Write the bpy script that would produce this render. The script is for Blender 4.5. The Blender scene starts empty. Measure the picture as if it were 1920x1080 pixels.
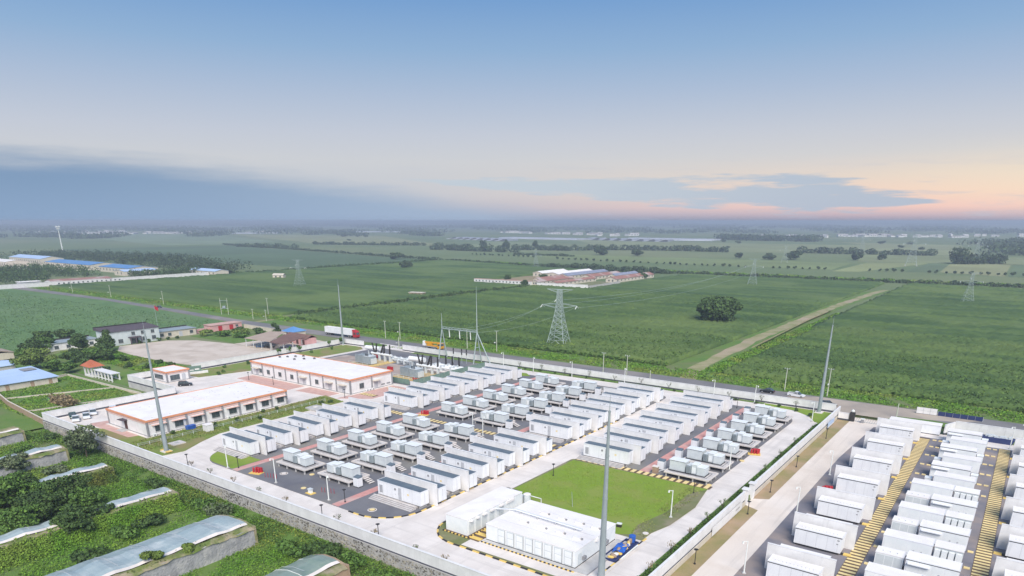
import bpy, math, random
import numpy as np
from mathutils import Vector

scene = bpy.context.scene
COL = scene.collection
PI = math.pi
rad = math.radians

# ------------------------------------------------------------------ camera
# site axes: X runs along the containers, Y runs away from the rubble wall, metres
AZ = rad(36.4)
cam_data = bpy.data.cameras.new('camera')
cam = bpy.data.objects.new('camera', cam_data)
COL.objects.link(cam)
cam.location = (0, 0, 55)
cam.rotation_euler = (rad(90 - 20.36), 0, AZ)
cam_data.sensor_fit = 'HORIZONTAL'
cam_data.sensor_width = 36.0
cam_data.lens = 36.0 * 1285.0 / 1920.0
cam_data.shift_y = 351.0 / 1920.0
cam_data.clip_start = 0.5
cam_data.clip_end = 60000
scene.camera = cam

# ------------------------------------------------------------------ render / exposure
scene.render.engine = 'CYCLES'
scene.cycles.use_denoising = True
scene.cycles.max_bounces = 6
scene.cycles.diffuse_bounces = 3
scene.cycles.glossy_bounces = 2
scene.cycles.transparent_max_bounces = 6
scene.cycles.volume_bounces = 0
scene.view_settings.view_transform = 'Standard'
scene.view_settings.look = 'None'
scene.view_settings.exposure = 0.5
scene.view_settings.gamma = 1.0
scene.view_settings.use_curve_mapping = False

# ------------------------------------------------------------------ sun
SUN_EL, SUN_ROT = 43.0, 136.0            # compass bearing from +Y, clockwise
sun_data = bpy.data.lights.new('sun', 'SUN')
sun_data.energy = 3.35
sun_data.angle = rad(38)
sun_data.color = (1.0, 0.935, 0.85)
sun = bpy.data.objects.new('sun', sun_data)
COL.objects.link(sun)
sd = Vector((math.sin(rad(SUN_ROT)) * math.cos(rad(SUN_EL)), math.cos(rad(SUN_ROT)) * math.cos(rad(SUN_EL)), math.sin(rad(SUN_EL))))
sun.rotation_euler = (-sd).to_track_quat('-Z', 'Y').to_euler()
sun.location = (0, 0, 200)

# ------------------------------------------------------------------ world: daylight sky with a low evening cloud bank
world = bpy.data.worlds.new('World')
scene.world = world
world.use_nodes = True
WN = world.node_tree.nodes
WL = world.node_tree.links
WN.clear()


class NT:
    def __init__(self, tree):
        self.t = tree

    def node(self, kind, **kw):
        n = self.t.nodes.new(kind)
        for k, v in kw.items():
            setattr(n, k, v)
        return n

    def link(self, a, b):
        self.t.links.new(a, b)

    def put(self, sock, v):
        if isinstance(v, bpy.types.NodeSocket):
            self.t.links.new(v, sock)
        else:
            sock.default_value = v

    def math(self, op, a, b=0.0, c=0.0, clamp=False):
        n = self.node('ShaderNodeMath', operation=op)
        n.use_clamp = clamp
        self.put(n.inputs[0], a)
        self.put(n.inputs[1], b)
        self.put(n.inputs[2], c)
        return n.outputs[0]

    def smooth(self, x, lo, hi):
        n = self.node('ShaderNodeMapRange', interpolation_type='SMOOTHSTEP')
        self.put(n.inputs['Value'], x)
        self.put(n.inputs['From Min'], lo)
        self.put(n.inputs['From Max'], hi)
        n.inputs['To Min'].default_value = 0.0
        n.inputs['To Max'].default_value = 1.0
        return n.outputs[0]

    def mix(self, f, a, b, blend='MIX'):
        n = self.node('ShaderNodeMix', data_type='RGBA', blend_type=blend)
        self.put(n.inputs['Factor'], f)
        self.put(n.inputs[6], a if isinstance(a, bpy.types.NodeSocket) else (*a, 1.0))
        self.put(n.inputs[7], b if isinstance(b, bpy.types.NodeSocket) else (*b, 1.0))
        return n.outputs[2]

    def noise(self, vec, scale, detail=3.0, rough=0.55):
        n = self.node('ShaderNodeTexNoise')
        if vec is not None:
            self.link(vec, n.inputs['Vector'])
        n.inputs['Scale'].default_value = scale
        n.inputs['Detail'].default_value = detail
        n.inputs['Roughness'].default_value = rough
        return n.outputs['Fac']

    def ramp(self, f, stops):
        n = self.node('ShaderNodeValToRGB')
        cr = n.color_ramp
        while len(cr.elements) < len(stops):
            cr.elements.new(0.5)
        for e, (p, c) in zip(cr.elements, stops):
            e.position = p
            e.color = (*c, 1.0)
        self.link(f, n.inputs['Fac'])
        return n.outputs['Color']


def lin(r, g, b):
    return tuple(((c / 255.0) / 12.92 if c / 255.0 <= 0.04045 else ((c / 255.0 + 0.055) / 1.055) ** 2.4) for c in (r, g, b))


W = NT(world.node_tree)
sky = W.node('ShaderNodeTexSky', sky_type='NISHITA')
sky.sun_disc = False
sky.sun_elevation = rad(SUN_EL)
sky.sun_rotation = rad(SUN_ROT)
sky.altitude = 50
sky.dust_density = 1.5
tc = W.node('ShaderNodeTexCoord')
sep = W.node('ShaderNodeSeparateXYZ')
W.link(tc.outputs['Generated'], sep.inputs[0])
dx, dy, dz = sep.outputs
elev = W.math('MULTIPLY', W.math('ARCSINE', dz), 57.29578)
fwd = W.math('ADD', W.math('MULTIPLY', dx, -math.sin(AZ)), W.math('MULTIPLY', dy, math.cos(AZ)))
rgt = W.math('ADD', W.math('MULTIPLY', dx, math.cos(AZ)), W.math('MULTIPLY', dy, math.sin(AZ)))
azim = W.math('MULTIPLY', W.math('ARCTAN2', rgt, fwd), 57.29578)      # bearing from the middle of the plain
e30 = W.math('DIVIDE', elev, 30.0, clamp=True)
base = W.ramp(e30, [(0.0, lin(138, 154, 178)), (0.02, lin(172, 184, 202)), (0.06, lin(196, 201, 210)), (0.14, lin(205, 208, 213)), (0.20, lin(196, 203, 216)),
                    (0.29, lin(174, 191, 215)), (0.38, lin(146, 178, 213)), (0.48, lin(120, 161, 209)), (0.62, lin(108, 152, 204)), (1.0, lin(96, 144, 200))])
warm = W.ramp(e30, [(0.0, lin(158, 156, 176)), (0.014, lin(206, 184, 192)), (0.032, lin(247, 206, 195)), (0.065, lin(246, 216, 197)), (0.10, lin(233, 217, 203)),
                    (0.147, lin(212, 211, 212)), (0.20, lin(200, 205, 215)), (0.29, lin(174, 191, 215)), (0.38, lin(146, 178, 213)), (0.48, lin(120, 161, 209)), (1.0, lin(96, 144, 200))])
warm_f = W.math('MULTIPLY', W.smooth(azim, -16.0, 34.0), W.smooth(azim, 120.0, 60.0))
skyc = W.mix(warm_f, base, warm)
# glow where the low sun hides behind the haze, far to the right of the plain
glow = W.math('MULTIPLY', W.smooth(W.math('ABSOLUTE', W.math('SUBTRACT', azim, 38.0)), 16.0, 0.0), W.smooth(W.math('ABSOLUTE', W.math('SUBTRACT', elev, 2.6)), 3.0, 0.0))
skyc = W.mix(W.math('MULTIPLY', glow, 0.35), skyc, lin(252, 236, 204))
# cloud noise, stretched along the horizon
cv = W.node('ShaderNodeCombineXYZ')
W.link(W.math('MULTIPLY', azim, 0.16), cv.inputs[0])
W.link(W.math('MULTIPLY', elev, 1.5), cv.inputs[1])
cn = W.noise(cv.outputs[0], 1.0, 6.0, 0.6)
cn2 = W.math('SUBTRACT', cn, 0.5)
cvb = W.node('ShaderNodeCombineXYZ')
W.link(W.math('MULTIPLY', azim, 0.045), cvb.inputs[0])
W.link(W.math('MULTIPLY', elev, 0.5), cvb.inputs[1])
cvb.inputs[2].default_value = 7.3
cn3 = W.math('SUBTRACT', W.noise(cvb.outputs[0], 1.0, 4.0, 0.5), 0.5)
# bank A: a wedge, tall on the left, running out ahead
topA = W.math('ADD', W.math('MULTIPLY', W.smooth(azim, 16.0, -32.0), 4.6), W.math('ADD', -0.15, W.math('ADD', W.math('MULTIPLY', cn2, 1.4), W.math('MULTIPLY', cn3, 1.2))))
bankA = W.smooth(W.math('SUBTRACT', topA, elev), -0.5, 1.5)
skyc = W.mix(W.math('MULTIPLY', bankA, 0.97), skyc, W.mix(W.smooth(elev, 0.0, 3.4), W.mix(W.smooth(azim, -36.0, 8.0), lin(140, 166, 198), lin(170, 187, 210)), W.mix(W.smooth(azim, -36.0, 4.0), lin(126, 155, 188), lin(168, 186, 206))))
# bank B: the long tapering cloud ahead and to the right
cB = W.math('SUBTRACT', 2.95, W.math('MULTIPLY', W.math('ADD', azim, 8.0), 0.046))
hB = W.math('MULTIPLY', W.math('MULTIPLY', W.smooth(azim, -14.0, 16.0), W.smooth(azim, 32.0, 23.0)), 1.0)
dB = W.math('DIVIDE', W.math('ABSOLUTE', W.math('SUBTRACT', elev, cB)), W.math('ADD', hB, 0.02))
bankB = W.smooth(W.math('ADD', dB, W.math('MULTIPLY', W.math('ADD', cn2, W.math('MULTIPLY', cn3, 0.6)), -3.2)), 1.15, 0.55)
bankB = W.math('MULTIPLY', bankB, W.smooth(hB, 0.05, 0.2))
skyc = W.mix(W.math('MULTIPLY', bankB, 0.9), skyc, W.mix(W.smooth(azim, 0.0, 26.0), lin(194, 206, 217), lin(176, 192, 210)))
# thin streaks low over the horizon
strk = W.math('MULTIPLY', W.math('MULTIPLY', W.smooth(cn2, 0.03, 0.16), W.math('MULTIPLY', W.smooth(elev, 5.5, 1.0), 0.4)), W.math('SUBTRACT', 1.0, bankA))
skyc = W.mix(strk, skyc, lin(186, 196, 212))
# above the view the sky goes on as plain clear daylight
hi = W.smooth(elev, 16.0, 45.0)
skyg = W.mix(1.0, skyc, (7.07, 7.07, 7.07), 'MULTIPLY')
skyg = W.mix(W.math('MULTIPLY', hi, 0.35), skyg, sky.outputs[0])
bg = W.node('ShaderNodeBackground')
bg.inputs['Strength'].default_value = 0.1
W.link(skyg, bg.inputs['Color'])
wo = W.node('ShaderNodeOutputWorld')
W.link(bg.outputs[0], wo.inputs['Surface'])


# ------------------------------------------------------------------ materials
MATS = {}


def mat(name, c, c2=None, scale=1.0, rough=0.85, amount=None, c3=None, scale3=0.05, bump=0.0, bscale=8.0, metal=0.0, island=0.0, stretch=None, spec=0.3, streak=0.0, lo=0.35, hi=0.65, smear=None):
    if name in MATS:
        return MATS[name]
    m = bpy.data.materials.new(name)
    m.use_nodes = True
    t = NT(m.node_tree)
    b = m.node_tree.nodes['Principled BSDF']
    b.inputs['Roughness'].default_value = rough
    b.inputs['Metallic'].default_value = metal
    b.inputs['Specular IOR Level'].default_value = spec
    g = t.node('ShaderNodeNewGeometry')
    pos = g.outputs['Position']
    if stretch:
        mp = t.node('ShaderNodeMapping')
        mp.inputs['Scale'].default_value = stretch
        t.link(pos, mp.inputs['Vector'])
        vec = mp.outputs[0]
    else:
        vec = pos
    col = None
    if c2 is None:
        c2 = tuple(x * 0.88 for x in c)
    f = t.smooth(t.noise(vec, scale, 4.0), lo, hi)
    col = t.mix(f, c, c2)
    if c3:
        col = t.mix(t.smooth(t.noise(pos, scale3, 3.0), 0.45, 0.68), col, c3)
    if streak:
        mp2 = t.node('ShaderNodeMapping')
        mp2.inputs['Scale'].default_value = (2.2, 2.2, 0.25)
        t.link(pos, mp2.inputs['Vector'])
        s = t.smooth(t.noise(mp2.outputs[0], 1.0, 4.0), 0.52, 0.78)
        col = t.mix(t.math('MULTIPLY', s, streak), col, tuple(x * 0.62 for x in c))
    if smear:
        for q in smear:
            mp3 = t.node('ShaderNodeMapping')
            mp3.inputs['Scale'].default_value = q
            t.link(pos, mp3.inputs['Vector'])
            s3 = t.smooth(t.noise(mp3.outputs[0], 1.0, 3.0), 0.5, 0.72)
            col = t.mix(t.math('MULTIPLY', s3, 0.5), col, tuple(x * 0.74 for x in c))
    if island:
        col = t.mix(1.0, col, t.ramp(g.outputs['Random Per Island'], [(0.0, (1 - island,) * 3), (1.0, (1 + island, 1 + island * 0.9, 1 + island * 0.4))]), 'MULTIPLY')
    t.link(col, b.inputs['Base Color'])
    if bump:
        bn = t.node('ShaderNodeBump')
        bn.inputs['Strength'].default_value = bump
        bn.inputs['Distance'].default_value = 0.3
        t.link(t.noise(pos, bscale, 5.0), bn.inputs['Height'])
        t.link(bn.outputs[0], b.inputs['Normal'])
    MATS[name] = m
    return m


WHITE = mat('white_coated_steel', (0.82, 0.83, 0.85), (0.77, 0.78, 0.81), 0.35, 0.5, streak=0.3)
WHITE2 = mat('white_plaster', (0.78, 0.77, 0.77), (0.70, 0.69, 0.69), 0.5, 0.8, streak=0.25)
WROOF = mat('white_roof_membrane', (0.87, 0.84, 0.82), (0.83, 0.79, 0.765), 0.12, 0.8, c3=(0.80, 0.755, 0.73), scale3=0.3)
CABINET = mat('pale_grey_cabinet', (0.62, 0.66, 0.67), (0.56, 0.60, 0.62), 0.8, 0.5, streak=0.2)
CABW = mat('cabinet_lid', (0.82, 0.84, 0.84), (0.76, 0.79, 0.80), 0.8, 0.5)
RIB = mat('transformer_grey', (0.33, 0.38, 0.41), (0.28, 0.33, 0.36), 1.0, 0.5, streak=0.2)
RGREY = mat('grey_roof_sheet', (0.105, 0.140, 0.180), (0.13, 0.17, 0.205), 0.6, 0.75)
DARK = mat('dark_foot_and_gap_shade', (0.03, 0.033, 0.04), (0.04, 0.04, 0.05), 2.0, 0.8)  # dark feet and frames; also colours in the shade at roof edges
LOUVER = mat('louver_grey', (0.52, 0.53, 0.56), (0.46, 0.47, 0.50), 3.0, 0.6)
CONC = mat('pale_concrete', (0.77, 0.71, 0.665), (0.71, 0.65, 0.605), 0.22, 0.9, c3=(0.66, 0.605, 0.565), scale3=0.11, bump=0.1, smear=((0.035, 0.8, 1.0), (0.8, 0.035, 1.0)))
CONC2 = mat('grey_concrete', (0.52, 0.51, 0.50), (0.44, 0.43, 0.42), 0.5, 0.9, streak=0.2)
STEPC = mat('step_concrete', (0.60, 0.57, 0.55), (0.52, 0.48, 0.46), 0.9, 0.9)
BROAD = mat('dusty_concrete_road', (0.73, 0.645, 0.57), (0.66, 0.57, 0.49), 0.16, 0.95, c3=(0.77, 0.69, 0.62), scale3=0.08, bump=0.1, smear=((0.8, 0.03, 1.0),))
ASPH = mat('yard_gravel', (0.185, 0.185, 0.20), (0.145, 0.145, 0.165), 0.12, 0.95, c3=(0.235, 0.225, 0.21), scale3=0.06, bump=0.25, bscale=9)
BASPH = mat('new_yard_gravel', (0.23, 0.215, 0.235), (0.18, 0.175, 0.20), 0.2, 0.95, c3=(0.30, 0.25, 0.23), scale3=0.12, bump=0.25, bscale=9)
ROADM = mat('asphalt_road', (0.215, 0.205, 0.205), (0.175, 0.17, 0.175), 0.1, 0.95, c3=(0.31, 0.275, 0.25), scale3=0.022, bump=0.1)
DIRT = mat('packed_earth', (0.36, 0.27, 0.175), (0.25, 0.225, 0.10), 0.22, 1.0, c3=(0.30, 0.19, 0.13), scale3=0.05, bump=0.3, bscale=2)
TRACK = mat('sandy_track', (0.35, 0.31, 0.18), (0.23, 0.245, 0.10), 0.14, 1.0, c3=(0.41, 0.32, 0.23), scale3=0.02)
SOIL = mat('soil_strip', (0.34, 0.26, 0.14), (0.26, 0.235, 0.10), 0.22, 1.0, c3=(0.40, 0.29, 0.19), scale3=0.09, bump=0.4, bscale=3)
PINK = mat('pink_brick_path', (0.62, 0.31, 0.28), (0.54, 0.26, 0.235), 0.8, 0.9, c3=(0.58, 0.40, 0.36), scale3=0.2)
PINKP = mat('pink_paving', (0.60, 0.40, 0.35), (0.54, 0.33, 0.285), 0.6, 0.9)
LAWN = mat('mown_lawn', (0.205, 0.310, 0.034), (0.20, 0.285, 0.040), 0.6, 1.0, c3=(0.245, 0.295, 0.062), scale3=0.13, bump=0.3, bscale=14)
LAWN2 = mat('rough_lawn', (0.17, 0.25, 0.045), (0.22, 0.245, 0.075), 0.22, 1.0, c3=(0.28, 0.23, 0.11), scale3=0.09, bump=0.35, bscale=10)
OLIVE = mat('worn_grass', (0.20, 0.20, 0.10), (0.16, 0.19, 0.07), 0.35, 1.0, c3=(0.27, 0.24, 0.16), scale3=0.15, bump=0.3)
YEL = mat('yellow_cover', (0.78, 0.56, 0.17), (0.72, 0.50, 0.14), 1.2, 0.7)
YEL2 = mat('pale_yellow_cover', (0.83, 0.67, 0.34), (0.77, 0.60, 0.28), 1.2, 0.7)
BLACKP = mat('black_paint', (0.03, 0.03, 0.03), (0.045, 0.04, 0.04), 2.0, 0.7)
TRENCH = mat('trench_brown', (0.16, 0.105, 0.065), (0.12, 0.085, 0.06), 1.0, 0.95)
ORANGE = mat('orange_fascia', (0.74, 0.33, 0.18), (0.68, 0.28, 0.15), 0.8, 0.7)
SALMON = mat('salmon_band', (0.76, 0.54, 0.48), (0.70, 0.48, 0.42), 0.8, 0.8)
PILAST = mat('grey_pilaster', (0.30, 0.30, 0.315), (0.26, 0.26, 0.275), 0.8, 0.8)
WINGL = mat('window_glass', (0.055, 0.075, 0.085), (0.075, 0.095, 0.10), 0.8, 0.12, spec=0.6)
BROWN = mat('brown_door', (0.10, 0.045, 0.04), (0.08, 0.04, 0.035), 1.0, 0.6)
GALV = mat('galvanised_steel', (0.42, 0.49, 0.47), (0.36, 0.43, 0.42), 0.8, 0.5, metal=0.2)
GALVD = mat('grey_mast_steel', (0.34, 0.39, 0.40), (0.30, 0.345, 0.36), 0.8, 0.5, metal=0.2)
LAMPW = mat('white_post', (0.78, 0.80, 0.77), None, 1.0, 0.5)
POLEC = mat('concrete_pole', (0.50, 0.52, 0.42), (0.44, 0.46, 0.38), 1.0, 0.9)
RED = mat('red_paint', (0.46, 0.030, 0.042), (0.40, 0.026, 0.036), 1.0, 0.5)
BLUE = mat('blue_tarp', (0.03, 0.13, 0.50), (0.025, 0.09, 0.38), 1.0, 0.5)
NAVY = mat('navy_skip', (0.03, 0.045, 0.14), None, 1.0, 0.5)
BLUEROOF = mat('blue_sheet_roof', (0.10, 0.25, 0.52), (0.13, 0.29, 0.55), 0.1, 0.6)
PALEBLUE = mat('pale_blue_roof', (0.42, 0.55, 0.78), (0.47, 0.60, 0.80), 0.1, 0.6)
REDROOF = mat('red_tile_roof', (0.36, 0.18, 0.15), (0.30, 0.15, 0.125), 0.5, 0.9, c3=(0.47, 0.40, 0.38), scale3=0.07)
MAROON = mat('dark_tile_roof', (0.115, 0.09, 0.105), (0.09, 0.075, 0.085), 0.5, 0.9)
TANROOF = mat('tan_sheet_roof', (0.44, 0.35, 0.28), (0.40, 0.31, 0.25), 0.3, 0.8)
BRNROOF = mat('brown_sheet_roof', (0.21, 0.12, 0.10), (0.17, 0.10, 0.085), 0.4, 0.8)
CREAM = mat('cream_wall', (0.64, 0.58, 0.49), (0.58, 0.52, 0.44), 0.5, 0.9, streak=0.2)
PINKW = mat('pink_wall', (0.62, 0.36, 0.35), (0.56, 0.32, 0.31), 0.5, 0.9, streak=0.2)
YARDP = mat('bare_yard', (0.63, 0.545, 0.47), (0.56, 0.475, 0.40), 0.09, 0.95, c3=(0.50, 0.42, 0.35), scale3=0.12)
TAN = mat('transformer_pit_tan', (0.52, 0.40, 0.22), (0.46, 0.35, 0.20), 0.8, 0.9)
GREENF = mat('green_mesh_fence', (0.16, 0.24, 0.20), (0.13, 0.20, 0.17), 1.0, 0.7)
CHILL = mat('blue_grey_chiller', (0.16, 0.22, 0.28), (0.13, 0.18, 0.24), 1.0, 0.5)
MUD = mat('mud_wall', (0.36, 0.36, 0.37), (0.28, 0.28, 0.29), 0.5, 1.0, c3=(0.44, 0.43, 0.42), scale3=0.6, bump=0.6, bscale=2.5, streak=0.5)
MUDT = mat('earth_bank', (0.36, 0.30, 0.21), (0.17, 0.20, 0.06), 0.4, 1.0, c3=(0.13, 0.18, 0.045), scale3=0.25, bump=0.5, bscale=3)
FILM = mat('greenhouse_film', (0.38, 0.45, 0.46), (0.31, 0.39, 0.41), 0.35, 0.38, stretch=(1.0, 0.25, 1.0), c3=(0.48, 0.53, 0.53), scale3=0.3, bump=0.35, bscale=1.6, spec=0.5)
STONE = mat('rubble_mortar', (0.47, 0.45, 0.43), (0.38, 0.37, 0.36), 0.8, 0.95, streak=0.3)
GLASSF = mat('clear_film', (0.20, 0.27, 0.22), (0.26, 0.32, 0.27), 0.5, 0.3, spec=0.5)
RUBBER = mat('tyre_rubber', (0.02, 0.02, 0.02), None, 1.0, 0.8)
WOODP = mat('weathered_timber', (0.40, 0.29, 0.20), (0.33, 0.23, 0.16), 1.0, 0.9)
BARK = mat('bark', (0.10, 0.08, 0.06), (0.075, 0.06, 0.045), 2.0, 1.0)
LEAF_D = mat('leaves_dark', (0.046, 0.088, 0.028), (0.066, 0.120, 0.034), 0.35, 0.75, island=0.55)
LEAF_M = mat('leaves_mid', (0.066, 0.135, 0.030), (0.095, 0.180, 0.038), 0.35, 0.75, island=0.5)
LEAF_L = mat('leaves_light', (0.105, 0.165, 0.038), (0.145, 0.205, 0.045), 0.3, 0.75, island=0.45)
LEAF_G = mat('leaves_grey', (0.135, 0.17, 0.105), (0.085, 0.125, 0.06), 0.3, 0.75, island=0.5)
LEAF_F = mat('leaves_far', (0.042, 0.072, 0.036), (0.055, 0.09, 0.042), 0.03, 0.9, island=0.35)
WEED = mat('weeds', (0.098, 0.225, 0.024), (0.145, 0.262, 0.034), 0.12, 0.9, island=0.35, c3=(0.19, 0.245, 0.05), scale3=0.06)
REED = mat('dry_reeds', (0.27, 0.215, 0.14), (0.21, 0.17, 0.10), 0.4, 1.0, island=0.4)
CROP = mat('green_crop', (0.098, 0.160, 0.038), (0.048, 0.098, 0.026), 0.05, 0.9, c3=(0.125, 0.182, 0.050), scale3=0.010, stretch=(0.10, 1.4, 1.0), bump=0.8, bscale=1.3)
GROUND = mat('farmland', (0.155, 0.20, 0.085), (0.115, 0.17, 0.065), 0.004, 1.0, c3=(0.20, 0.225, 0.105), scale3=0.0021, bump=0.2, bscale=2)
VERGE = mat('grass_verge', (0.100, 0.195, 0.036), (0.135, 0.215, 0.048), 0.18, 1.0, c3=(0.16, 0.19, 0.075), scale3=0.05, bump=0.5, bscale=4)
PASTURE = mat('rough_pasture', (0.125, 0.215, 0.080), (0.095, 0.18, 0.065), 0.05, 1.0, c3=(0.125, 0.205, 0.085), scale3=0.02, bump=0.5, bscale=2)
WATER = mat('pond_water', (0.10, 0.13, 0.16), None, 1.0, 0.08, spec=0.6)


# ------------------------------------------------------------------ mesh helpers
class MB:
    def __init__(self):
        self.v = []
        self.f = []

    def add(self, vs, fs):
        o = len(self.v)
        self.v += vs
        self.f += [tuple(i + o for i in f) for f in fs]
        return self

    def box(self, x0, x1, y0, y1, z0, z1):
        return self.add([(x0, y0, z0), (x1, y0, z0), (x1, y1, z0), (x0, y1, z0), (x0, y0, z1), (x1, y0, z1), (x1, y1, z1), (x0, y1, z1)],
                        [(0, 3, 2, 1), (4, 5, 6, 7), (0, 1, 5, 4), (1, 2, 6, 5), (2, 3, 7, 6), (3, 0, 4, 7)])

    def prism(self, poly, z0, z1):
        n = len(poly)
        a = sum(poly[i][0] * poly[(i + 1) % n][1] - poly[(i + 1) % n][0] * poly[i][1] for i in range(n))
        if a < 0:
            poly = poly[::-1]
        return self.add([(x, y, z0) for x, y in poly] + [(x, y, z1) for x, y in poly],
                        [tuple(range(n - 1, -1, -1)), tuple(range(n, 2 * n))] + [(i, (i + 1) % n, n + (i + 1) % n, n + i) for i in range(n)])

    def extrude(self, prof, axis, a, b):
        """prof: closed 2D outline; axis 'x': outline is (y, z) run from x=a to x=b; axis 'y': outline is (x, z)"""
        n = len(prof)
        if axis == 'x':
            vs = [(a, p, q) for p, q in prof] + [(b, p, q) for p, q in prof]
        else:
            vs = [(p, a, q) for p, q in prof] + [(p, b, q) for p, q in prof]
        return self.add(vs, [tuple(range(n - 1, -1, -1)), tuple(range(n, 2 * n))] + [(i, (i + 1) % n, n + (i + 1) % n, n + i) for i in range(n)])

    def tube(self, p, q, r0, r1=None, n=8):
        r1 = r0 if r1 is None else r1
        p, q = Vector(p), Vector(q)
        d = (q - p)
        if d.length < 1e-6:
            return self
        d.normalize()
        u = d.cross(Vector((0, 0, 1)))
        if u.length < 1e-3:
            u = Vector((1, 0, 0))
        u.normalize()
        w = d.cross(u)
        vs = []
        for c, r in ((p, r0), (q, r1)):
            for i in range(n):
                a = 2 * PI * i / n
                k = c + u * (r * math.cos(a)) + w * (r * math.sin(a))
                vs.append((k.x, k.y, k.z))
        return self.add(vs, [tuple(range(n)), tuple(range(2 * n - 1, n - 1, -1))] + [(i, n + i, n + (i + 1) % n, (i + 1) % n) for i in range(n)])

    def quad(self, a, b, c, d):
        return self.add([tuple(a), tuple(b), tuple(c), tuple(d)], [(0, 1, 2, 3)])

    def build(self, name, m, parent=None, loc=(0, 0, 0), rz=0.0, smooth=False):
        me = bpy.data.meshes.new(name)
        me.from_pydata(self.v, [], self.f)
        me.validate()
        return link(name, me, m, parent, loc, rz, smooth)


def link(name, me, m, parent=None, loc=(0, 0, 0), rz=0.0, smooth=False):
    me.materials.append(m)
    if smooth:
        me.polygons.foreach_set('use_smooth', [True] * len(me.polygons))
    o = bpy.data.objects.new(name, me)
    COL.objects.link(o)
    o.parent = parent
    o.location = loc
    o.rotation_euler = (0, 0, rz)
    return o


def tag(o, label=None, cat=None, group=None, kind=None):
    for k, v in (('label', label), ('category', cat), ('group', group), ('kind', kind)):
        if v:
            o[k] = v
    return o


def thing(name, label, cat, loc=(0, 0, 0), rz=0.0, group=None):
    o = bpy.data.objects.new(name, None)
    COL.objects.link(o)
    o.empty_display_size = 0.5
    o.location = loc
    o.rotation_euler = (0, 0, rz)
    return tag(o, label, cat, group)


KIDS = {}


def copy_tree(o, parent=None):
    c = o.copy()
    COL.objects.link(c)
    if parent is not None:
        c.parent = parent
    for ch in o.children:
        copy_tree(ch, c)
    return c


def place(proto, used, label, loc, rz=0.0, group=None):
    """the first call moves the prototype itself, later calls copy it"""
    o = proto if not used else copy_tree(proto)
    used.append(1)
    o.location = loc
    o.rotation_euler = (0, 0, rz)
    return tag(o, label, None, group)


def struct(name, mb, m):
    return tag(mb.build(name, m), kind='structure')


def sheet(name, poly, z, m, thick=0.02):
    return struct(name, MB().prism(poly, z - thick, z), m)


def rrect(x0, x1, y0, y1, r=(0, 0, 0, 0), n=8):
    """rounded rectangle; radii for corners (x0,y0) (x1,y0) (x1,y1) (x0,y1)"""
    out = []
    for (cx, cy, sx, sy, a0, rr) in ((x0, y0, 1, 1, 180, r[0]), (x1, y0, -1, 1, 270, r[1]), (x1, y1, -1, -1, 0, r[2]), (x0, y1, 1, -1, 90, r[3])):
        if rr <= 0:
            out.append((cx, cy))
            continue
        for i in range(n + 1):
            a = rad(a0 + 90.0 * i / n)
            out.append((cx + sx * rr + rr * math.cos(a), cy + sy * rr + rr * math.sin(a)))
    return out


ORD = ['first', 'second', 'third', 'fourth', 'fifth', 'sixth', 'seventh', 'eighth', 'ninth', 'tenth', 'eleventh', 'twelfth', 'thirteenth', 'fourteenth', 'fifteenth', 'sixteenth',
       'seventeenth', 'eighteenth', 'nineteenth', 'twentieth']


def quads_mesh(name, V, m, parent=None, loc=(0, 0, 0)):
    """V: (n, 4, 3) array of loose quads"""
    n = V.shape[0]
    me = bpy.data.meshes.new(name)
    me.vertices.add(n * 4)
    me.vertices.foreach_set('co', np.ascontiguousarray(V, dtype=np.float32).ravel())
    me.loops.add(n * 4)
    me.loops.foreach_set('vertex_index', np.arange(n * 4, dtype=np.int32))
    me.polygons.add(n)
    me.polygons.foreach_set('loop_start', np.arange(0, n * 4, 4, dtype=np.int32))
    me.update()
    me.validate()
    return link(name, me, m, parent, loc)


def leaf_quads(rng, blobs, n, size, upright=0.0):
    b = np.array(blobs, dtype=float)
    w = np.prod(b[:, 3:], axis=1) ** 0.67
    k = rng.choice(len(b), n, p=w / w.sum())
    d = rng.normal(size=(n, 3))
    d /= np.linalg.norm(d, axis=1)[:, None]
    r = (0.45 + 0.55 * rng.random(n) ** 0.45)[:, None]
    c = b[k, :3] + d * r * b[k, 3:]
    nrm = d * 0.9 + rng.normal(size=(n, 3)) * 0.6 + np.array([0, 0, 0.35])
    nrm /= np.linalg.norm(nrm, axis=1)[:, None]
    t = np.cross(nrm, rng.normal(size=(n, 3)))
    t /= np.linalg.norm(t, axis=1)[:, None]
    bt = np.cross(nrm, t)
    s = (size * (0.6 + 0.8 * rng.random(n)))[:, None]
    l = s * (1.0 + upright)
    return np.stack([c - t * s * 0.5 - bt * l * 0.25, c + t * s * 0.15 - bt * l * 0.5, c + t * s * 0.5 + bt * l * 0.2, c - t * s * 0.1 + bt * l * 0.5], axis=1)


def clumps(rng, cx, cy, cz, rx, ry, rz, n, k=0.45):
    out = []
    for _ in range(n):
        d = rng.normal(size=3)
        d /= np.linalg.norm(d)
        q = 0.35 + 0.5 * rng.random()
        s = k * (0.75 + 0.5 * rng.random())
        out.append((cx + d[0] * rx * q, cy + d[1] * ry * q, cz + d[2] * rz * q, rx * s, ry * s, rz * s * 0.9))
    return out


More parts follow.
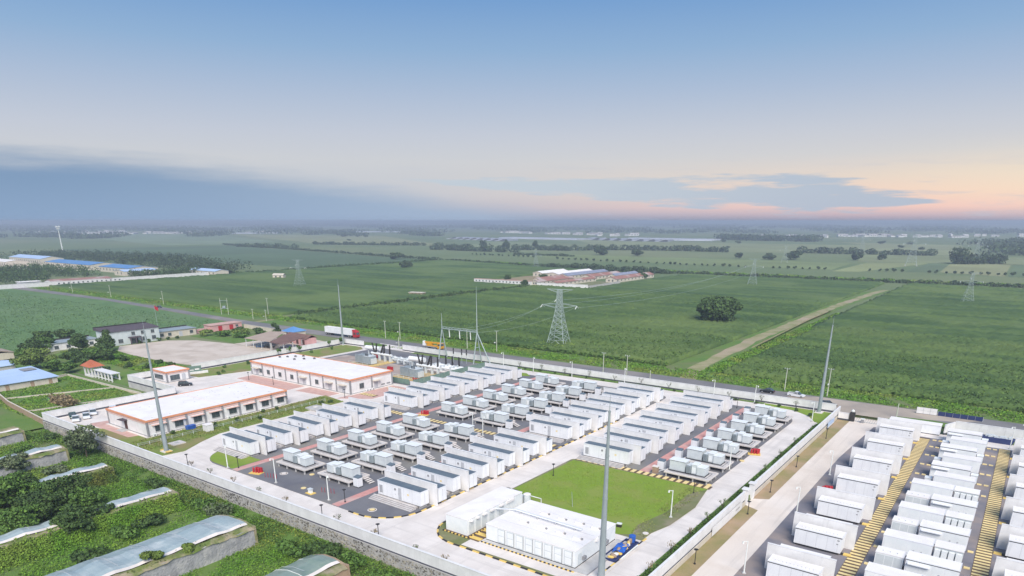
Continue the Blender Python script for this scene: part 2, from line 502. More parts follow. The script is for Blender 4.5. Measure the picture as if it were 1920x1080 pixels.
def make_tree(name, label, cat, x, y, z, h, w, leaf, n=1600, size=0.5, seed=1, trunk=0.3, group=None, low=0.25, nb=9, k=0.45, core=0.26):
    rng = np.random.default_rng(seed)
    t = thing(name, label, cat, (x, y, z), 0, group)
    mb = MB()
    lean = rng.normal(size=2) * 0.03 * h
    top = (lean[0], lean[1], h * 0.75)
    r = max(0.06, 0.022 * h)
    mb.tube((0, 0, -0.3), (lean[0] * 0.4, lean[1] * 0.4, h * trunk), r, r * 0.75, 7)
    mb.tube((lean[0] * 0.4, lean[1] * 0.4, h * trunk), top, r * 0.75, r * 0.2, 6)
    for i in range(5):
        a = rng.random() * 2 * PI
        z0 = h * (trunk + 0.08 * i)
        mb.tube((lean[0] * 0.5, lean[1] * 0.5, z0), (math.cos(a) * w * 0.33, math.sin(a) * w * 0.33, z0 + h * 0.18), r * 0.4, r * 0.12, 5)
    mb.build('trunk', BARK, t)
    cz = h * (low + (1 - low) * 0.5)
    rz = h * (1 - low) * 0.5
    blobs = clumps(rng, lean[0], lean[1], cz, w * 0.5, w * 0.5, rz, nb, k) + [(lean[0], lean[1], cz, w * core, w * core, rz * (0.6 if core < 0.3 else 0.9))]
    quads_mesh('crown', leaf_quads(rng, blobs, n, size), leaf, t)
    return t


def make_bush(name, label, cat, x, y, z, h, w, leaf, n=300, size=0.35, seed=1, group=None):
    rng = np.random.default_rng(seed)
    t = thing(name, label, cat, (x, y, z), 0, group)
    mb = MB()
    for i in range(3):
        a = i * 2.1 + seed
        mb.tube((0, 0, -0.1), (math.cos(a) * w * 0.2, math.sin(a) * w * 0.2, h * 0.6), 0.04, 0.015, 4)
    mb.build('stem', BARK, t)
    quads_mesh('foliage', leaf_quads(rng, clumps(rng, 0, 0, h * 0.52, w * 0.5, w * 0.5, h * 0.5, 6, 0.5), n, size), leaf, t)
    return t

# ================================================================== the ground, one sheet to the horizon
def ground_z(x, y):
    if x >= -39.75 and y < 224.5:
        return -1.12
    if y < 74.9 and x < -39.75:
        return -2.6
    if x < -226.3 and y < 115.4:
        return -2.1
    if x < -259 and y < 128:
        return -2.1 + (y - 115.4) / 12.6 * 1.98
    return -0.12


gx = [-22000, -12000, -6000, -3000, -2000, -1400, -1000, -700, -500, -400, -320, -280, -259.1, -258.9, -240, -226.4, -226.2, -200, -160, -120, -80, -60, -39.8, -39.7, -20, 0, 30, 80, 200, 500, 1200, 3000, 8000, 22000]
gy = [-2000, -200, 0, 20, 40, 60, 74.8, 75.0, 90, 105, 115.3, 115.5, 120, 128, 140, 160, 180, 200, 224.4, 224.6, 240, 260, 300, 400, 520, 700, 900, 1200, 1600, 2200, 3200, 5000, 8000, 13000, 22000]
gv = [(x, y, ground_z(x, y)) for y in gy for x in gx]
nx = len(gx)
gf = [(j * nx + i, j * nx + i + 1, (j + 1) * nx + i + 1, (j + 1) * nx + i) for j in range(len(gy) - 1) for i in range(nx - 1)]
struct('ground', MB().add(gv, gf), GROUND)

# ------------------------------------------------------------------ roads and yards of the older station
Z = 0.0
sheet('road_concrete', [(-226, 75.2), (-40, 75.2), (-40, 222), (-226, 222)], 0.0, CONC, 0.1)
sheet('concrete_forecourt', [(-258.5, 116), (-226, 116), (-226, 222), (-240, 222), (-258.5, 216)], 0.004, CONC, 0.1)
sheet('entrance_apron', [(-246, 217), (-224, 219.4), (-224, 228), (-246, 228)], 0.012, CONC, 0.1)
sheet('transformer_apron', [(-236, 176), (-172, 176), (-172, 194), (-236, 198)], 0.07, mat('brown_apron', (0.40, 0.30, 0.25), (0.33, 0.26, 0.23), 0.3, 0.95, c3=(0.46, 0.40, 0.36), scale3=0.1), 0.02)
sheet('entrance_island', rrect(-252, -239, 221.4, 226.6, (2, 2, 2, 2)), 0.1, VERGE, 0.15)
sheet('yard_gravel_main', rrect(-159, -90.4, 83.0, 211.5, (9, 9, 4, 3)), 0.10, ASPH, 0.16)
sheet('yard_gravel_east', rrect(-82.2, -48.6, 138.5, 212.5, (0, 0, 10, 4)), 0.10, ASPH, 0.16)
sheet('yard_gravel_transformers', rrect(-238, -171.5, 171, 219, (1, 1, 1, 1)), 0.06, ASPH, 0.12)
sheet('footpath_west', [(-143.3, 83.1), (-141.2, 83.1), (-141.2, 211), (-143.3, 211)], 0.118, PINK, 0.03)
sheet('footpath_centre', [(-107.6, 83.1), (-105.5, 83.1), (-105.5, 211), (-107.6, 211)], 0.118, PINK, 0.03)
sheet('footpath_east', [(-65.6, 139.2), (-63.4, 139.2), (-63.4, 211), (-65.6, 211)], 0.118, PINK, 0.03)
# grass in the corner of the ring road, and round the offices
sheet('lawn_corner', rrect(-158.4, -143.6, 83.4, 91.2, (7.5, 0.5, 0.2, 0.2)), 0.125, LAWN, 0.03)
lawn_w = [(-205, 75.9), (-175, 75.9), (-166.5, 78.6), (-165.5, 84), (-169.5, 91), (-172.5, 98), (-172.5, 142), (-184, 144), (-184, 84), (-190, 83.6), (-207, 80)]
sheet('lawn_offices', lawn_w, 0.10, LAWN2, 0.14)
sheet('lawn_south_of_wall', [(-224, 75.9), (-205.2, 75.9), (-207.2, 80), (-213, 79)], 0.10, LAWN2, 0.14)
sheet('lawn_gatehouse', [(-257.5, 133), (-245, 134.5), (-238, 160), (-241.5, 186), (-241, 212), (-246, 215.5), (-257.5, 215)], 0.10, LAWN2, 0.12)
sheet('paving_west_end', [(-211.5, 81.3), (-207.2, 81), (-189, 81.2), (-188, 84.4), (-207, 84.4), (-209.5, 90)], 0.115, PINKP, 0.12)
sheet('paving_long_building', [(-232, 142), (-201, 141.2), (-201, 149), (-232, 149)], 0.05, PINKP, 0.08)
sheet('paving_door', [(-198, 142.5), (-182.5, 143.6), (-182.5, 149), (-198, 149)], 0.05, PINKP, 0.08)
sheet('paving_corner', [(-178, 143.4), (-168, 150), (-168, 168), (-176.5, 168)], 0.05, PINKP, 0.08)
# island with the big store
island = rrect(-82.8, -48.3, 84.2, 137.6, (7, 5, 3, 1))
sheet('island_grass', island, 0.09, OLIVE, 0.14)
sheet('island_lawn', [(-82.4, 112.6), (-77, 109.8), (-68, 108.4), (-56, 108.2), (-54.2, 104.8), (-49.2, 108), (-47.9, 114), (-46.6, 125), (-48.2, 137.3), (-82, 136.6)], 0.112, LAWN, 0.04)
sheet('worn_edge', [(-50.6, 106), (-48.6, 108), (-46.9, 115), (-46.4, 126), (-48.2, 137), (-50.5, 132), (-50.2, 120), (-52, 111)], 0.121, OLIVE, 0.02)
sheet('store_slab', [(-73.8, 84.6), (-47.4, 85.0), (-47.2, 105.4), (-54, 105.2), (-73.8, 105.4)], 0.12, CONC, 0.05)
# ring road verge along the dividing wall
sheet('planting_strip', [(-42.6, 76), (-40.2, 76), (-40.2, 214), (-42.4, 206), (-42.8, 190)], 0.08, VERGE, 0.1)
sheet('lawn_corner_gate', [(-61, 218.6), (-52, 217.4), (-46.5, 213.2), (-43.4, 207.5), (-40.2, 206), (-40.2, 221), (-62, 221)], 0.08, LAWN, 0.1)
sheet('back_verge', [(-216, 217.2), (-150, 217.6), (-118, 218.6), (-62, 219.6), (-62, 221.6), (-216, 221.2)], 0.07, VERGE, 0.1)
sheet('lawn_back', [(-163, 205.5), (-155, 204.5), (-146, 209.6), (-150, 213), (-163, 212.2)], 0.12, LAWN, 0.06)

# ------------------------------------------------------------------ the newer station on the far side of the dividing wall
BZ = -1.0
sheet('soil_strip', [(-39.5, 60), (-36.4, 60), (-36.3, 176), (-35.8, 221.5), (-39.4, 221.5)], BZ - 0.03, SOIL, 0.2)
sheet('access_road', [(-36.4, 60), (-30.6, 60), (-30.7, 181), (-28.9, 214), (-24, 221.5), (-24, 228), (-36.0, 228), (-36.3, 176)], BZ, BROAD, 0.2)
sheet('access_spur', [(-39.5, 136.2), (-36.3, 134.8), (-36.3, 142.2), (-39.5, 140.4)], BZ + 0.004, BROAD, 0.2)
sheet('new_yard', [(-30.6, 60), (60, 60), (60, 216), (-29.0, 216), (-30.7, 181)], BZ + 0.004, BASPH, 0.2)
sheet('new_yard_back_road', [(-27.5, 213.5), (60, 213.5), (60, 219), (-25, 219)], BZ + 0.03, CONC, 0.2)
sheet('gate_approach', [(-43, 223.4), (-27, 223.6), (-19, 229.4), (-9, 232.5), (-4, 238), (-16, 240.4), (-50, 240.2), (-60, 236), (-54, 231), (-43, 228.6)], 0.004, mat('dusty_gravel', (0.40, 0.335, 0.275), (0.34, 0.29, 0.25), 0.12, 1.0, c3=(0.46, 0.39, 0.32), scale3=0.08), 0.02)
sheet('gate_verge', [(-27, 224.0), (-9.8, 224.2), (-9.8, 228.4), (-16, 229.8), (-25, 228.8)], 0.03, VERGE, 0.12)

# ------------------------------------------------------------------ public road and verges
sheet('public_road', [(-740, 236.3), (-549, 240), (-463, 235.2), (-360, 227.8), (-300, 227), (-184, 227), (60, 228.6), (60, 241.0), (-120, 241.2), (-300, 237.2), (-380, 237.4), (-478, 243.2), (-560, 247), (-740, 247)], -0.02, ROADM, 0.06)
sheet('verge_north', [(-735, 249), (-560, 247.2), (-478, 243.6), (-380, 237.8), (-300, 237.6), (-120, 241.6), (60, 241.4), (120, 241), (120, 256), (-92, 257), (-110, 258), (-300, 257), (-420, 262), (-640, 262), (-735, 258)], -0.06, VERGE, 0.05)
sheet('verge_south', [(-240, 222.6), (-40.5, 223.0), (-41, 228.0), (-150, 227.1), (-240, 226.8)], -0.04, VERGE, 0.05)
tg = random.Random(17)
tl, tr = [], []
for i in range(44):
    y = 241 + i * 10.0
    xc = float(np.interp(y, [241, 262, 338, 433, 516, 640, 671], [-96.6, -101.3, -105.8, -107.0, -107.3, -103.6, -100.2]))
    tl.append((xc - 2.3 - tg.random() * 1.6, y))
    tr.append((xc + 2.0 + tg.random() * 1.6, y))
struct('farm_track', MB().add([(x, y, -0.02) for p in zip(tl, tr) for x, y in p], [(2 * i, 2 * i + 1, 2 * i + 3, 2 * i + 2) for i in range(43)]), TRACK)
sheet('track_verge', [(-112.6, 258), (-89.5, 258), (-89.5, 300), (-93.4, 345), (-99.8, 430), (-101, 520), (-97.5, 640), (-96.8, 668), (-104, 672), (-112.4, 640), (-112.6, 516)], -0.045, VERGE, 0.05)
ditch = MB()
for (xa, ya, xb, yb) in ((-98.2, 322, -100.2, 372), (-100.2, 372, -102.4, 430), (-102.4, 430, -102.8, 486)):
    ditch.add([(xa - 1.6, ya, 0.0), (xb - 1.5, yb, 0.0), (xb, yb, -0.1), (xa, ya, -0.1), (xa + 1.4, ya, 1.1), (xb + 1.2, yb, 1.0)], [(0, 3, 2, 1), (3, 4, 5, 2)])
struct('ditch', ditch, DIRT)
sheet('village_lane', [(-362.2, 238), (-358.6, 238), (-359, 406), (-359.6, 524), (-362.6, 524), (-362.4, 406)], -0.03, TRACK, 0.05)
sheet('field_lane', [(-713, 262), (-708, 262), (-706, 460), (-709, 640), (-716, 800), (-719, 800), (-712, 640), (-709.5, 460)], -0.03, TRACK, 0.05)
sheet('pasture', [(-714, 110), (-362, 110), (-362, 226), (-462, 234), (-549, 239.4), (-714, 235)], -0.06, PASTURE, 0.05)
sheet('school_yard', [(-339, 150), (-328, 144), (-309, 142), (-280, 143.6), (-259.6, 148), (-259.4, 172), (-262, 184), (-302, 185.5), (-326, 181), (-337, 172)], -0.05, YARDP, 0.06)
sheet('shed_yard', [(-302, 186), (-259.8, 184.4), (-259.8, 214), (-300, 220)], -0.05, YARDP, 0.06)
struct('garden_grass', MB().quad((-345, 128, -0.06), (-259.2, 128, -0.06), (-259.2, 143, -0.06), (-345, 150, -0.06)), VERGE)
struct('garden_slope', MB().quad((-345, 115.4, -2.04), (-259.2, 115.4, -2.04), (-259.2, 127.99, -0.06), (-345, 127.99, -0.06)), VERGE)
sheet('school_verge', [(-341, 186), (-303, 187), (-301, 221), (-341, 222)], -0.06, VERGE, 0.02)
sheet('orchard_ground', [(-420, 30), (-226.5, 30), (-226.5, 114), (-420, 114)], -2.05, VERGE, 0.03)
sheet('slope_foot', [(-262, 20), (-39.9, 20), (-39.9, 74.7), (-262, 74.7)], -2.56, VERGE, 0.03)
# paler strips of the plain beyond
far_fields = [
    ('pale_field_west', [(-2900, 1830), (-2100, 1990), (-1080, 1240), (-1190, 1270), (-1470, 1170), (-1700, 1290)], (0.250, 0.269, 0.125)),
    ('pale_field_centre', [(-1030, 1100), (-780, 1110), (-700, 1300), (-1150, 1640), (-1250, 1620)], (0.206, 0.250, 0.119)),
    ('pale_field_north', [(-740, 1340), (-590, 1340), (-480, 1340), (-270, 1395), (-330, 1900), (-870, 1850), (-1180, 1930)], (0.225, 0.256, 0.119)),
    ('strip_field_one', [(-700, 965), (-400, 920), (-200, 918), (-210, 1080), (-560, 1075), (-760, 1060)], (0.188, 0.237, 0.094)),
    ('strip_field_two', [(-193, 890), (-166, 900), (-122, 1137), (-196, 1112)], (0.256, 0.288, 0.125)),
    ('strip_field_three', [(-124, 925), (-92, 940), (-98, 1128), (-124, 1136)], (0.119, 0.167, 0.081)),
    ('strip_field_four', [(-90, 944), (-27, 908), (-31, 1176), (-98, 1128)], (0.263, 0.275, 0.131)),
    ('strip_field_five', [(-24, 908), (70, 900), (90, 1160), (-29, 1176)], (0.130, 0.184, 0.086)),
    ('pale_field_east', [(-268, 1400), (-84, 1430), (-160, 2030), (-470, 2150), (-330, 1900)], (0.244, 0.269, 0.131)),
    ('strip_field_six', [(-122, 1150), (90, 1190), (80, 1410), (-120, 1400), (-260, 1370), (-210, 1120)], (0.213, 0.244, 0.112)),
    ('dark_field_west', [(-1650, 640), (-1560, 980), (-1320, 930), (-1030, 865), (-870, 820), (-735, 800), (-725, 560), (-1060, 575)], (0.092, 0.146, 0.070)),
    ('pale_strip_west', [(-3600, 1380), (-2960, 1760), (-1720, 1240), (-1640, 1020), (-1700, 900)], (0.194, 0.256, 0.144)),
]
for nm, poly, c in far_fields:
    sheet(nm, poly, -0.03, mat(nm, c, tuple(k * 0.86 for k in c), 0.012, 1.0, stretch=(0.3, 1.0, 1.0), c3=tuple(k * 1.12 for k in c), scale3=0.006), 0.05)

# ------------------------------------------------------------------ raised crops on the nearer fields
def crop_field(name, label, x0, x1, y0, y1, h, step, m, seed, z=-0.12, jig=0.3, wave=0.0):
    rng = np.random.default_rng(seed)
    nx_ = max(2, int((x1 - x0) / step))
    ny_ = max(2, int((y1 - y0) / step))
    xs = np.linspace(x0, x1, nx_)
    ys = np.linspace(y0, y1, ny_)
    X, Y = np.meshgrid(xs, ys)
    zz = z + h + rng.normal(size=X.shape) * jig * 0.5 + wave * np.sin(Y * 0.21 + 1.7 * np.sin(X * 0.013))
    X = X + rng.normal(size=X.shape) * step * 0.18
    Y = Y + rng.normal(size=X.shape) * step * 0.18
    zz[0, :] = z + h * 0.8
    V = np.stack([X, Y, zz], -1).reshape(-1, 3)
    idx = np.arange(nx_ * ny_).reshape(ny_, nx_)
    F = np.stack([idx[:-1, :-1], idx[:-1, 1:], idx[1:, 1:], idx[1:, :-1]], -1).reshape(-1, 4)
    # skirt of stalks round the edge
    ring = np.concatenate([idx[0, :], idx[1:, -1], idx[-1, -2::-1], idx[-2:0:-1, 0]])
    low = V[ring].copy()
    low[:, 2] = z - 0.1
    o = len(V)
    V = np.concatenate([V, low])
    k = np.arange(len(ring))
    S_ = np.stack([ring, o + k, o + (k + 1) % len(ring), ring[(k + 1) % len(ring)]], -1)
    F = np.concatenate([F, S_])
    me = bpy.data.meshes.new(name)
    me.vertices.add(len(V))
    me.vertices.foreach_set('co', V.astype(np.float32).ravel())
    me.loops.add(len(F) * 4)
    me.loops.foreach_set('vertex_index', F.astype(np.int32).ravel())
    me.polygons.add(len(F))
    me.polygons.foreach_set('loop_start', np.arange(0, len(F) * 4, 4, dtype=np.int32))
    me.update()
    me.validate()
    return tag(link(name, me, m), label, 'crop', 'crops on the plain', 'stuff')


crop_field('crop_field', 'dense dark green crop right of the sandy farm track, along the public road', -89, 230, 257.5, 400, 1.7, 0.95, CROP, 1, jig=0.9, wave=0.12)
crop_field('crop_field', 'dark green crop right of the sandy farm track, up to the hedge', -93, 260, 401, 742, 1.5, 2.2, CROP, 2, jig=0.9, wave=0.2)
crop_field('crop_field', 'dense green crop around the big lattice pylon beside the public road', -356, -113, 259, 334, 1.8, 0.95, CROP, 3, jig=0.9, wave=0.12)
crop_field('crop_field', 'green crop around the lone round willow left of the farm track', -356, -113, 337, 522, 1.6, 1.3, CROP, 4, jig=0.9, wave=0.18)
crop_field('crop_field', 'green crop between the walled farmstead and the farm track', -306, -113, 523, 738, 1.5, 2.2, CROP, 5, jig=0.45, wave=0.2)
crop_field('crop_field', 'green crop behind the lane with the hedge, around the small huts', -706, -372, 263, 520, 1.5, 1.8, CROP, 6, jig=0.45, wave=0.2)
crop_field('crop_field', 'green crop around the pair of round bushes far beyond the lane', -708, -440, 521, 790, 1.4, 2.6, CROP, 7, jig=0.4, wave=0.2)


# ------------------------------------------------------------------ kerbs and hatch bands, piece by piece
def seg_mesh(name, l, w, h, m):
    me = bpy.data.meshes.new(name)
    b = MB().box(-l / 2 + 0.01, l / 2 - 0.01, -w / 2, w / 2, 0, h)
    me.from_pydata(b.v, [], b.f)
    me.materials.append(m)
    return me


def piece(name, me, parent, loc, rz=0.0):
    o = bpy.data.objects.new(name, me)
    COL.objects.link(o)
    o.parent = parent
    o.location = loc
    o.rotation_euler = (0, 0, rz)
    return o


KY = seg_mesh('kerb_stone', 1.5, 0.32, 0.16, YEL)
KB = seg_mesh('kerb_stone', 1.5, 0.32, 0.16, BLACKP)


def kerb(label, pts, z=0.0):
    root = thing('kerb', label, 'kerb', (pts[0][0], pts[0][1], z), 0, 'striped kerbs')
    acc, k = 0.0, 0
    P = [Vector((a, b)) for a, b in pts]
    carry = 0.75
    for a, b in zip(P[:-1], P[1:]):
        d = b - a
        L = d.length
        if L < 1e-6:
            continue
        d = d / L
        while carry <= L:
            q = a + d * carry
            piece('kerb_stone', KY if k % 2 else KB, root, (q.x - P[0].x, q.y - P[0].y, 0), math.atan2(d.y, d.x))
            k += 1
            carry += 1.5
        carry -= L
    return root


def arc(cx, cy, r, a0, a1, n=10):
    return [(cx + r * math.cos(rad(a0 + (a1 - a0) * i / n)), cy + r * math.sin(rad(a0 + (a1 - a0) * i / n))) for i in range(n + 1)]


kerb('yellow and black kerb curving from the ring road along the central road', [(-102, 82.8)] + arc(-99.4, 92, 9.2, -90, 0) + [(-90.2, 97), (-90.2, 176)])
kerb('yellow and black kerb round the island with the white stores', arc(-75.8, 91.2, 7.2, 180, 270) + [(-75, 84.0), (-53, 84.0)] + arc(-53.2, 89.2, 5.2, -90, 0) + [(-48.0, 92), (-48.0, 106)])


def plate_band(name, label, x0, x1, y0, y1, z, pitch, plate, m=YEL, along='x', base=TRENCH, group='hatched trench covers', h=0.05):
    """a dark trench with yellow cover plates laid across it one by one"""
    root = thing(name, label, 'trench cover', (x0, y0, z), 0, group)
    MB().box(0, x1 - x0, 0, y1 - y0, 0, 0.03).build('trench', base, root)
    if along == 'x':
        n = int((x1 - x0) / pitch)
        me = seg_mesh('cover_plate', plate, (y1 - y0) * 0.94, h, m)
        for i in range(n):
            piece('cover_plate', me, root, ((i + 0.5) * pitch, (y1 - y0) / 2, 0.03))
    else:
        n = int((y1 - y0) / pitch)
        me = seg_mesh('cover_plate', (x1 - x0) * 0.96, plate, h, m)
        for i in range(n):
            piece('cover_plate', me, root, ((x1 - x0) / 2, (i + 0.5) * pitch, 0.03))
    return root


plate_band('trench_cover', 'yellow and brown hatched strip along the top edge of the lawn', -82, -47.8, 137.3, 139.3, 0.11, 1.62, 0.95, YEL2)
plate_band('trench_cover', 'hatched yellow strip crossing the gravel between the pads', -140.8, -108, 141.2, 143.4, 0.112, 1.5, 0.85, YEL2)
plate_band('trench_cover', 'short hatched yellow strip beside the containers near the offices', -156, -143.8, 141.0, 143.4, 0.112, 1.5, 0.85, YEL2)
plate_band('trench_cover', 'short hatched yellow strip ending at the central road', -105, -91.2, 142.0, 144.2, 0.112, 1.5, 0.85, YEL2)
plate_band('trench_cover', 'hatched yellow strip on the pink paving beside the long building', -176.5, -169.5, 152, 154.4, 0.06, 1.3, 0.75, YEL2)
plate_band('trench_cover', 'hatched yellow strip at the far corner of the long building', -175.5, -168.5, 163.5, 166, 0.06, 1.3, 0.75, YEL2)
plate_band('trench_cover', 'broad yellow plates between the two white store buildings', -74.6, -71.9, 87.2, 93.4, 0.125, 1.9, 1.05, YEL, along='y')
plate_band('trench_cover', 'long ladder of yellow trench covers beside the first rank of new containers', -16.8, -14.2, 92, 212.6, BZ + 0.02, 1.3, 0.64, YEL2, along='y', h=0.05)
plate_band('trench_cover', 'long ladder of yellow trench covers at the outer rank of new containers', 1.4, 3.9, 92, 213.2, BZ + 0.02, 1.3, 0.64, YEL2, along='y', h=0.05)


# ------------------------------------------------------------------ walls
DKFOOT = mat('dark_wall_foot', (0.075, 0.08, 0.10), (0.095, 0.10, 0.12), 1.0, 0.9)
def wall(label, a, b, z0, h, thick=0.3, base=0.5, pitch=6.0, gray=CONC2, face=WHITE2, cap=CONC2, name='boundary_wall'):
    """a rendered wall from a to b with coping, dark foot and piers"""
    A, B = Vector(a), Vector(b)
    d = B - A
    L = d.length
    t = thing(name, label, 'wall', (a[0], a[1], z0), math.atan2(d.y, d.x), 'walls round the stations')
    n = max(1, int(round(L / pitch)))
    MB().box(0, L, -thick / 2 - 0.03, thick / 2 + 0.03, 0, base).build('wall_foot', DKFOOT, t)
    me = None
    for i in range(n):
        x0 = L * i / n
        x1 = L * (i + 1) / n
        if me is None:
            o = MB().box(0.0, (x1 - x0) - 0.02, -thick / 2, thick / 2, base, h).build('wall_panel', face, t, (x0, 0, 0))
            me = o.data
        else:
            piece('wall_panel', me, t, (x0, 0, 0))
    MB().box(-0.05, L + 0.05, -thick / 2 - 0.05, thick / 2 + 0.05, h, h + 0.1).build('coping', face, t)
    return t


fw = wall('long white wall on a rubble stone base beside the overgrown greenhouses', (-226.2, 74.9), (-39.8, 75.3), 0.0, 2.3, 0.34, 0.28, 6.0)
rb = MB()
rb.box(0, 186.4, -0.42, 0.3, -2.7, -0.001)
base_o = rb.build('stone_base', STONE, fw)
rng = np.random.default_rng(5)
st = MB()
for i in range(2600):
    cx, cz = rng.random() * 186, -2.5 + 2.35 * rng.random()
    s = 0.13 + 0.17 * rng.random()
    n = 5 + int(rng.random() * 3)
    a0 = rng.random() * 6
    rim = [(cx + s * (0.7 + 0.6 * rng.random()) * math.cos(a0 + 2 * PI * k / n), -0.421, cz + 0.75 * s * (0.7 + 0.6 * rng.random()) * math.sin(a0 + 2 * PI * k / n)) for k in range(n)]
    st.add(rim + [(cx, -0.50, cz)], [(k, (k + 1) % n, n) for k in range(n)])
tag(st.build('rubble_stones', mat('rubble_stone', (0.10, 0.10, 0.105), (0.34, 0.32, 0.31), 0.12, 0.95, island=0.6), base_o), kind='stuff')
wall('white wall behind the parked cars at the office end', (-226.2, 75.4), (-226.2, 115.2), 0.0, 2.3)
gw = wall('white wall stepping out round the gatehouse, over a grey retaining face', (-259.0, 115.4), (-226.4, 115.4), 0.0, 2.4)
MB().box(0, 32.6, -0.25, 0.15, -2.2, -0.001).build('retaining_face', CONC2, gw)
gw2 = wall('short white wall at the outer side of the gatehouse', (-259.0, 115.7), (-259.0, 133), 0.0, 2.4)
MB().box(0, 17.3, -0.15, 0.25, -2.2, -0.001).build('retaining_face', CONC2, gw2)
wall('white wall between the bare school yard and the strip of lawn', (-259.0, 140), (-259.2, 216.5), 0.0, 2.4)
wall('short white wall turning towards the entrance by the red lorry', (-259.0, 217), (-246.4, 217.6), 0.0, 2.4)
wall('white wall along the public road behind the gantry and containers', (-224, 220.6), (-41, 222.4), 0.0, 2.5)
dw = wall('white wall dividing the old and new stations, beside the lawn corner gate', (-39.75, 141.4), (-39.9, 222.4), -0.0, 2.1, 0.36, 0.25)
MB().box(0, 81, -0.36, 0.2, -1.2, -0.001).build('stone_base', CREAM, dw)
dw2 = wall('white wall dividing the old and new stations, carrying the white banner', (-39.6, 76), (-39.7, 135.6), -0.0, 2.1, 0.36, 0.25)
MB().box(0, 59.6, -0.36, 0.2, -1.2, -0.001).build('stone_base', CREAM, dw2)
wall('short white wall returning to the dark gate pillar', (-39.4, 218.8), (-36.4, 218.8), BZ, 2.2)
wall('pale wall between the new station and the public road', (-9.8, 224.0), (60, 224.6), -1.0, 3.1, 0.3, 0.6)
wall('short slanting end of the pale wall behind the low office cabin', (-11.8, 218.8), (-9.9, 223.6), -1.0, 2.9, 0.3, 0.6)
for y, lb in ((136.4, 'white gate pillar at the near side of the opening in the dividing wall'), (140.6, 'white gate pillar at the far side of the opening in the dividing wall')):
    t = thing('gate_pillar', lb, 'pillar', (-39.7, y, -1.0), 0, 'gate pillars')
    MB().box(-0.5, 0.5, -0.5, 0.5, 0, 3.4).build('shaft', WHITE2, t)
    MB().box(-0.72, 0.72, -0.72, 0.72, 3.4, 3.62).build('cap', WHITE2, t)
t = thing('gate_pillar', 'dark gate pillar with a white ball lamp at the new station entrance', 'pillar', (-35.6, 219.0, -1.0), 0, 'gate pillars')
MB().box(-0.7, 0.7, -0.6, 0.6, 0, 2.6).build('shaft', BLACKP, t)
lmp = MB()
for i in range(6):
    lmp.tube((0, 0, 2.6 + i * 0.16), (0, 0, 2.76 + i * 0.16), 0.48 * math.sin((i + 0.4) * PI / 6.6), 0.48 * math.sin((i + 1.4) * PI / 6.6 if i < 5 else 3.0), 10)
lmp.build('ball_lamp', LAMPW, t)
t = thing('folding_gate', 'low steel folding gate across the new station entrance', 'gate', (-34.6, 219.0, -1.0), 0)
for i in range(16):
    x = i * 0.62
    MB().tube((x, 0, 0), (x + 0.5, 0, 1.25), 0.035, n=4).build('bar', GALVD, t) if i == 0 else piece('bar', t.children[0].data, t, (x, 0, 0))
MB().tube((0, 0, 1.2), (10, 0, 1.2), 0.04, n=4).tube((0, 0, 0.25), (10, 0, 0.25), 0.04, n=4).build('rail', GALVD, t)
t = thing('motor_box', 'small white topped gate motor beside the folding gate', 'gate motor', (-32.6, 218.6, -1.0), 0)
MB().box(-0.4, 0.4, -0.3, 0.3, 0, 1.1).build('housing', PILAST, t)
MB().box(-0.5, 0.5, -0.38, 0.38, 1.1, 1.35).build('lid', LAMPW, t)
# banner hung on the dividing wall
t = thing('wall_banner', 'long white banner with faint dark lettering hung on the dividing wall', 'banner', (-39.18, 116.5, -0.9), 0)
MB().box(0, 0.06, 0, 16.5, 0.15, 1.9).build('cloth', WHITE2, t)
bl = MB()
for i in range(7):
    bl.box(0.061, 0.07, 12.6 + i * 0.36, 12.6 + i * 0.36 + 0.24, 0.9, 1.3 - 0.1 * (i % 2))
bl.build('lettering', PILAST, t)
t = thing('wall_banner', 'blue and white notice board on the dividing wall near the gate pillar', 'banner', (-39.2, 205, -0.9), 0)
MB().box(0, 0.06, 0, 7.5, 0.3, 1.9).build('board', PALEBLUE, t)
MB().box(0.061, 0.07, 0.2, 7.3, 0.35, 0.65).build('white_edge', WHITE2, t)

# ================================================================== battery containers of the older station
def container_proto(name, L, Wd, H, roofmat, front=True, roof_over=0.0, gap=False):
    t = thing(name, '', 'container')
    MB().box(0, L, 0, Wd, 0, H).build('body', WHITE, t)
    r = MB().box(-roof_over, L + roof_over, -roof_over, Wd + roof_over, H, H + 0.07).build('roof', roofmat, t)
    lip = MB()
    lip.box(-roof_over, L + roof_over, -roof_over - 0.06, -roof_over, H - 0.05, H + 0.12).box(-roof_over - 0.06, -roof_over, -roof_over - 0.06, Wd + roof_over, H - 0.05, H + 0.12)
    lip.box(L + roof_over, L + roof_over + 0.06, -roof_over - 0.06, Wd + roof_over, H - 0.05, H + 0.12)
    lip.build('edge_trim', WHITE, r)
    return t


FRONT_A = container_proto('battery_container', 12.3, 2.45, 2.95, RGREY)
for q in (1.7, 4.3, 7.6, 10.0):
    MB().box(q, q + 0.03, -0.015, 0, 0.1, 2.8).build('panel_seam', LOUVER, FRONT_A)
MB().box(8.6, 9.1, -0.012, 0, 1.5, 1.9).build('warning_label', YEL2, FRONT_A)
louv = MB().box(0.5, 1.45, -0.03, 0, 0.5, 2.2).build('louver_panel', LOUVER, FRONT_A)
sl = MB()
for i in range(7):
    sl.box(0.55, 1.4, -0.055, -0.03, 0.58 + i * 0.23, 0.66 + i * 0.23)
sl.build('slats', PILAST, louv)
dr = MB().box(6.05, 6.95, -0.03, 0, 0.1, 2.65).build('door', LOUVER, FRONT_A)
MB().box(6.12, 6.18, -0.08, -0.03, 1.1, 1.5).build('handle', PILAST, dr)
fan = MB().tube((5.2, 0.0, 2.15), (5.2, -0.08, 2.15), 0.26, n=12).build('round_vent', PILAST, FRONT_A)
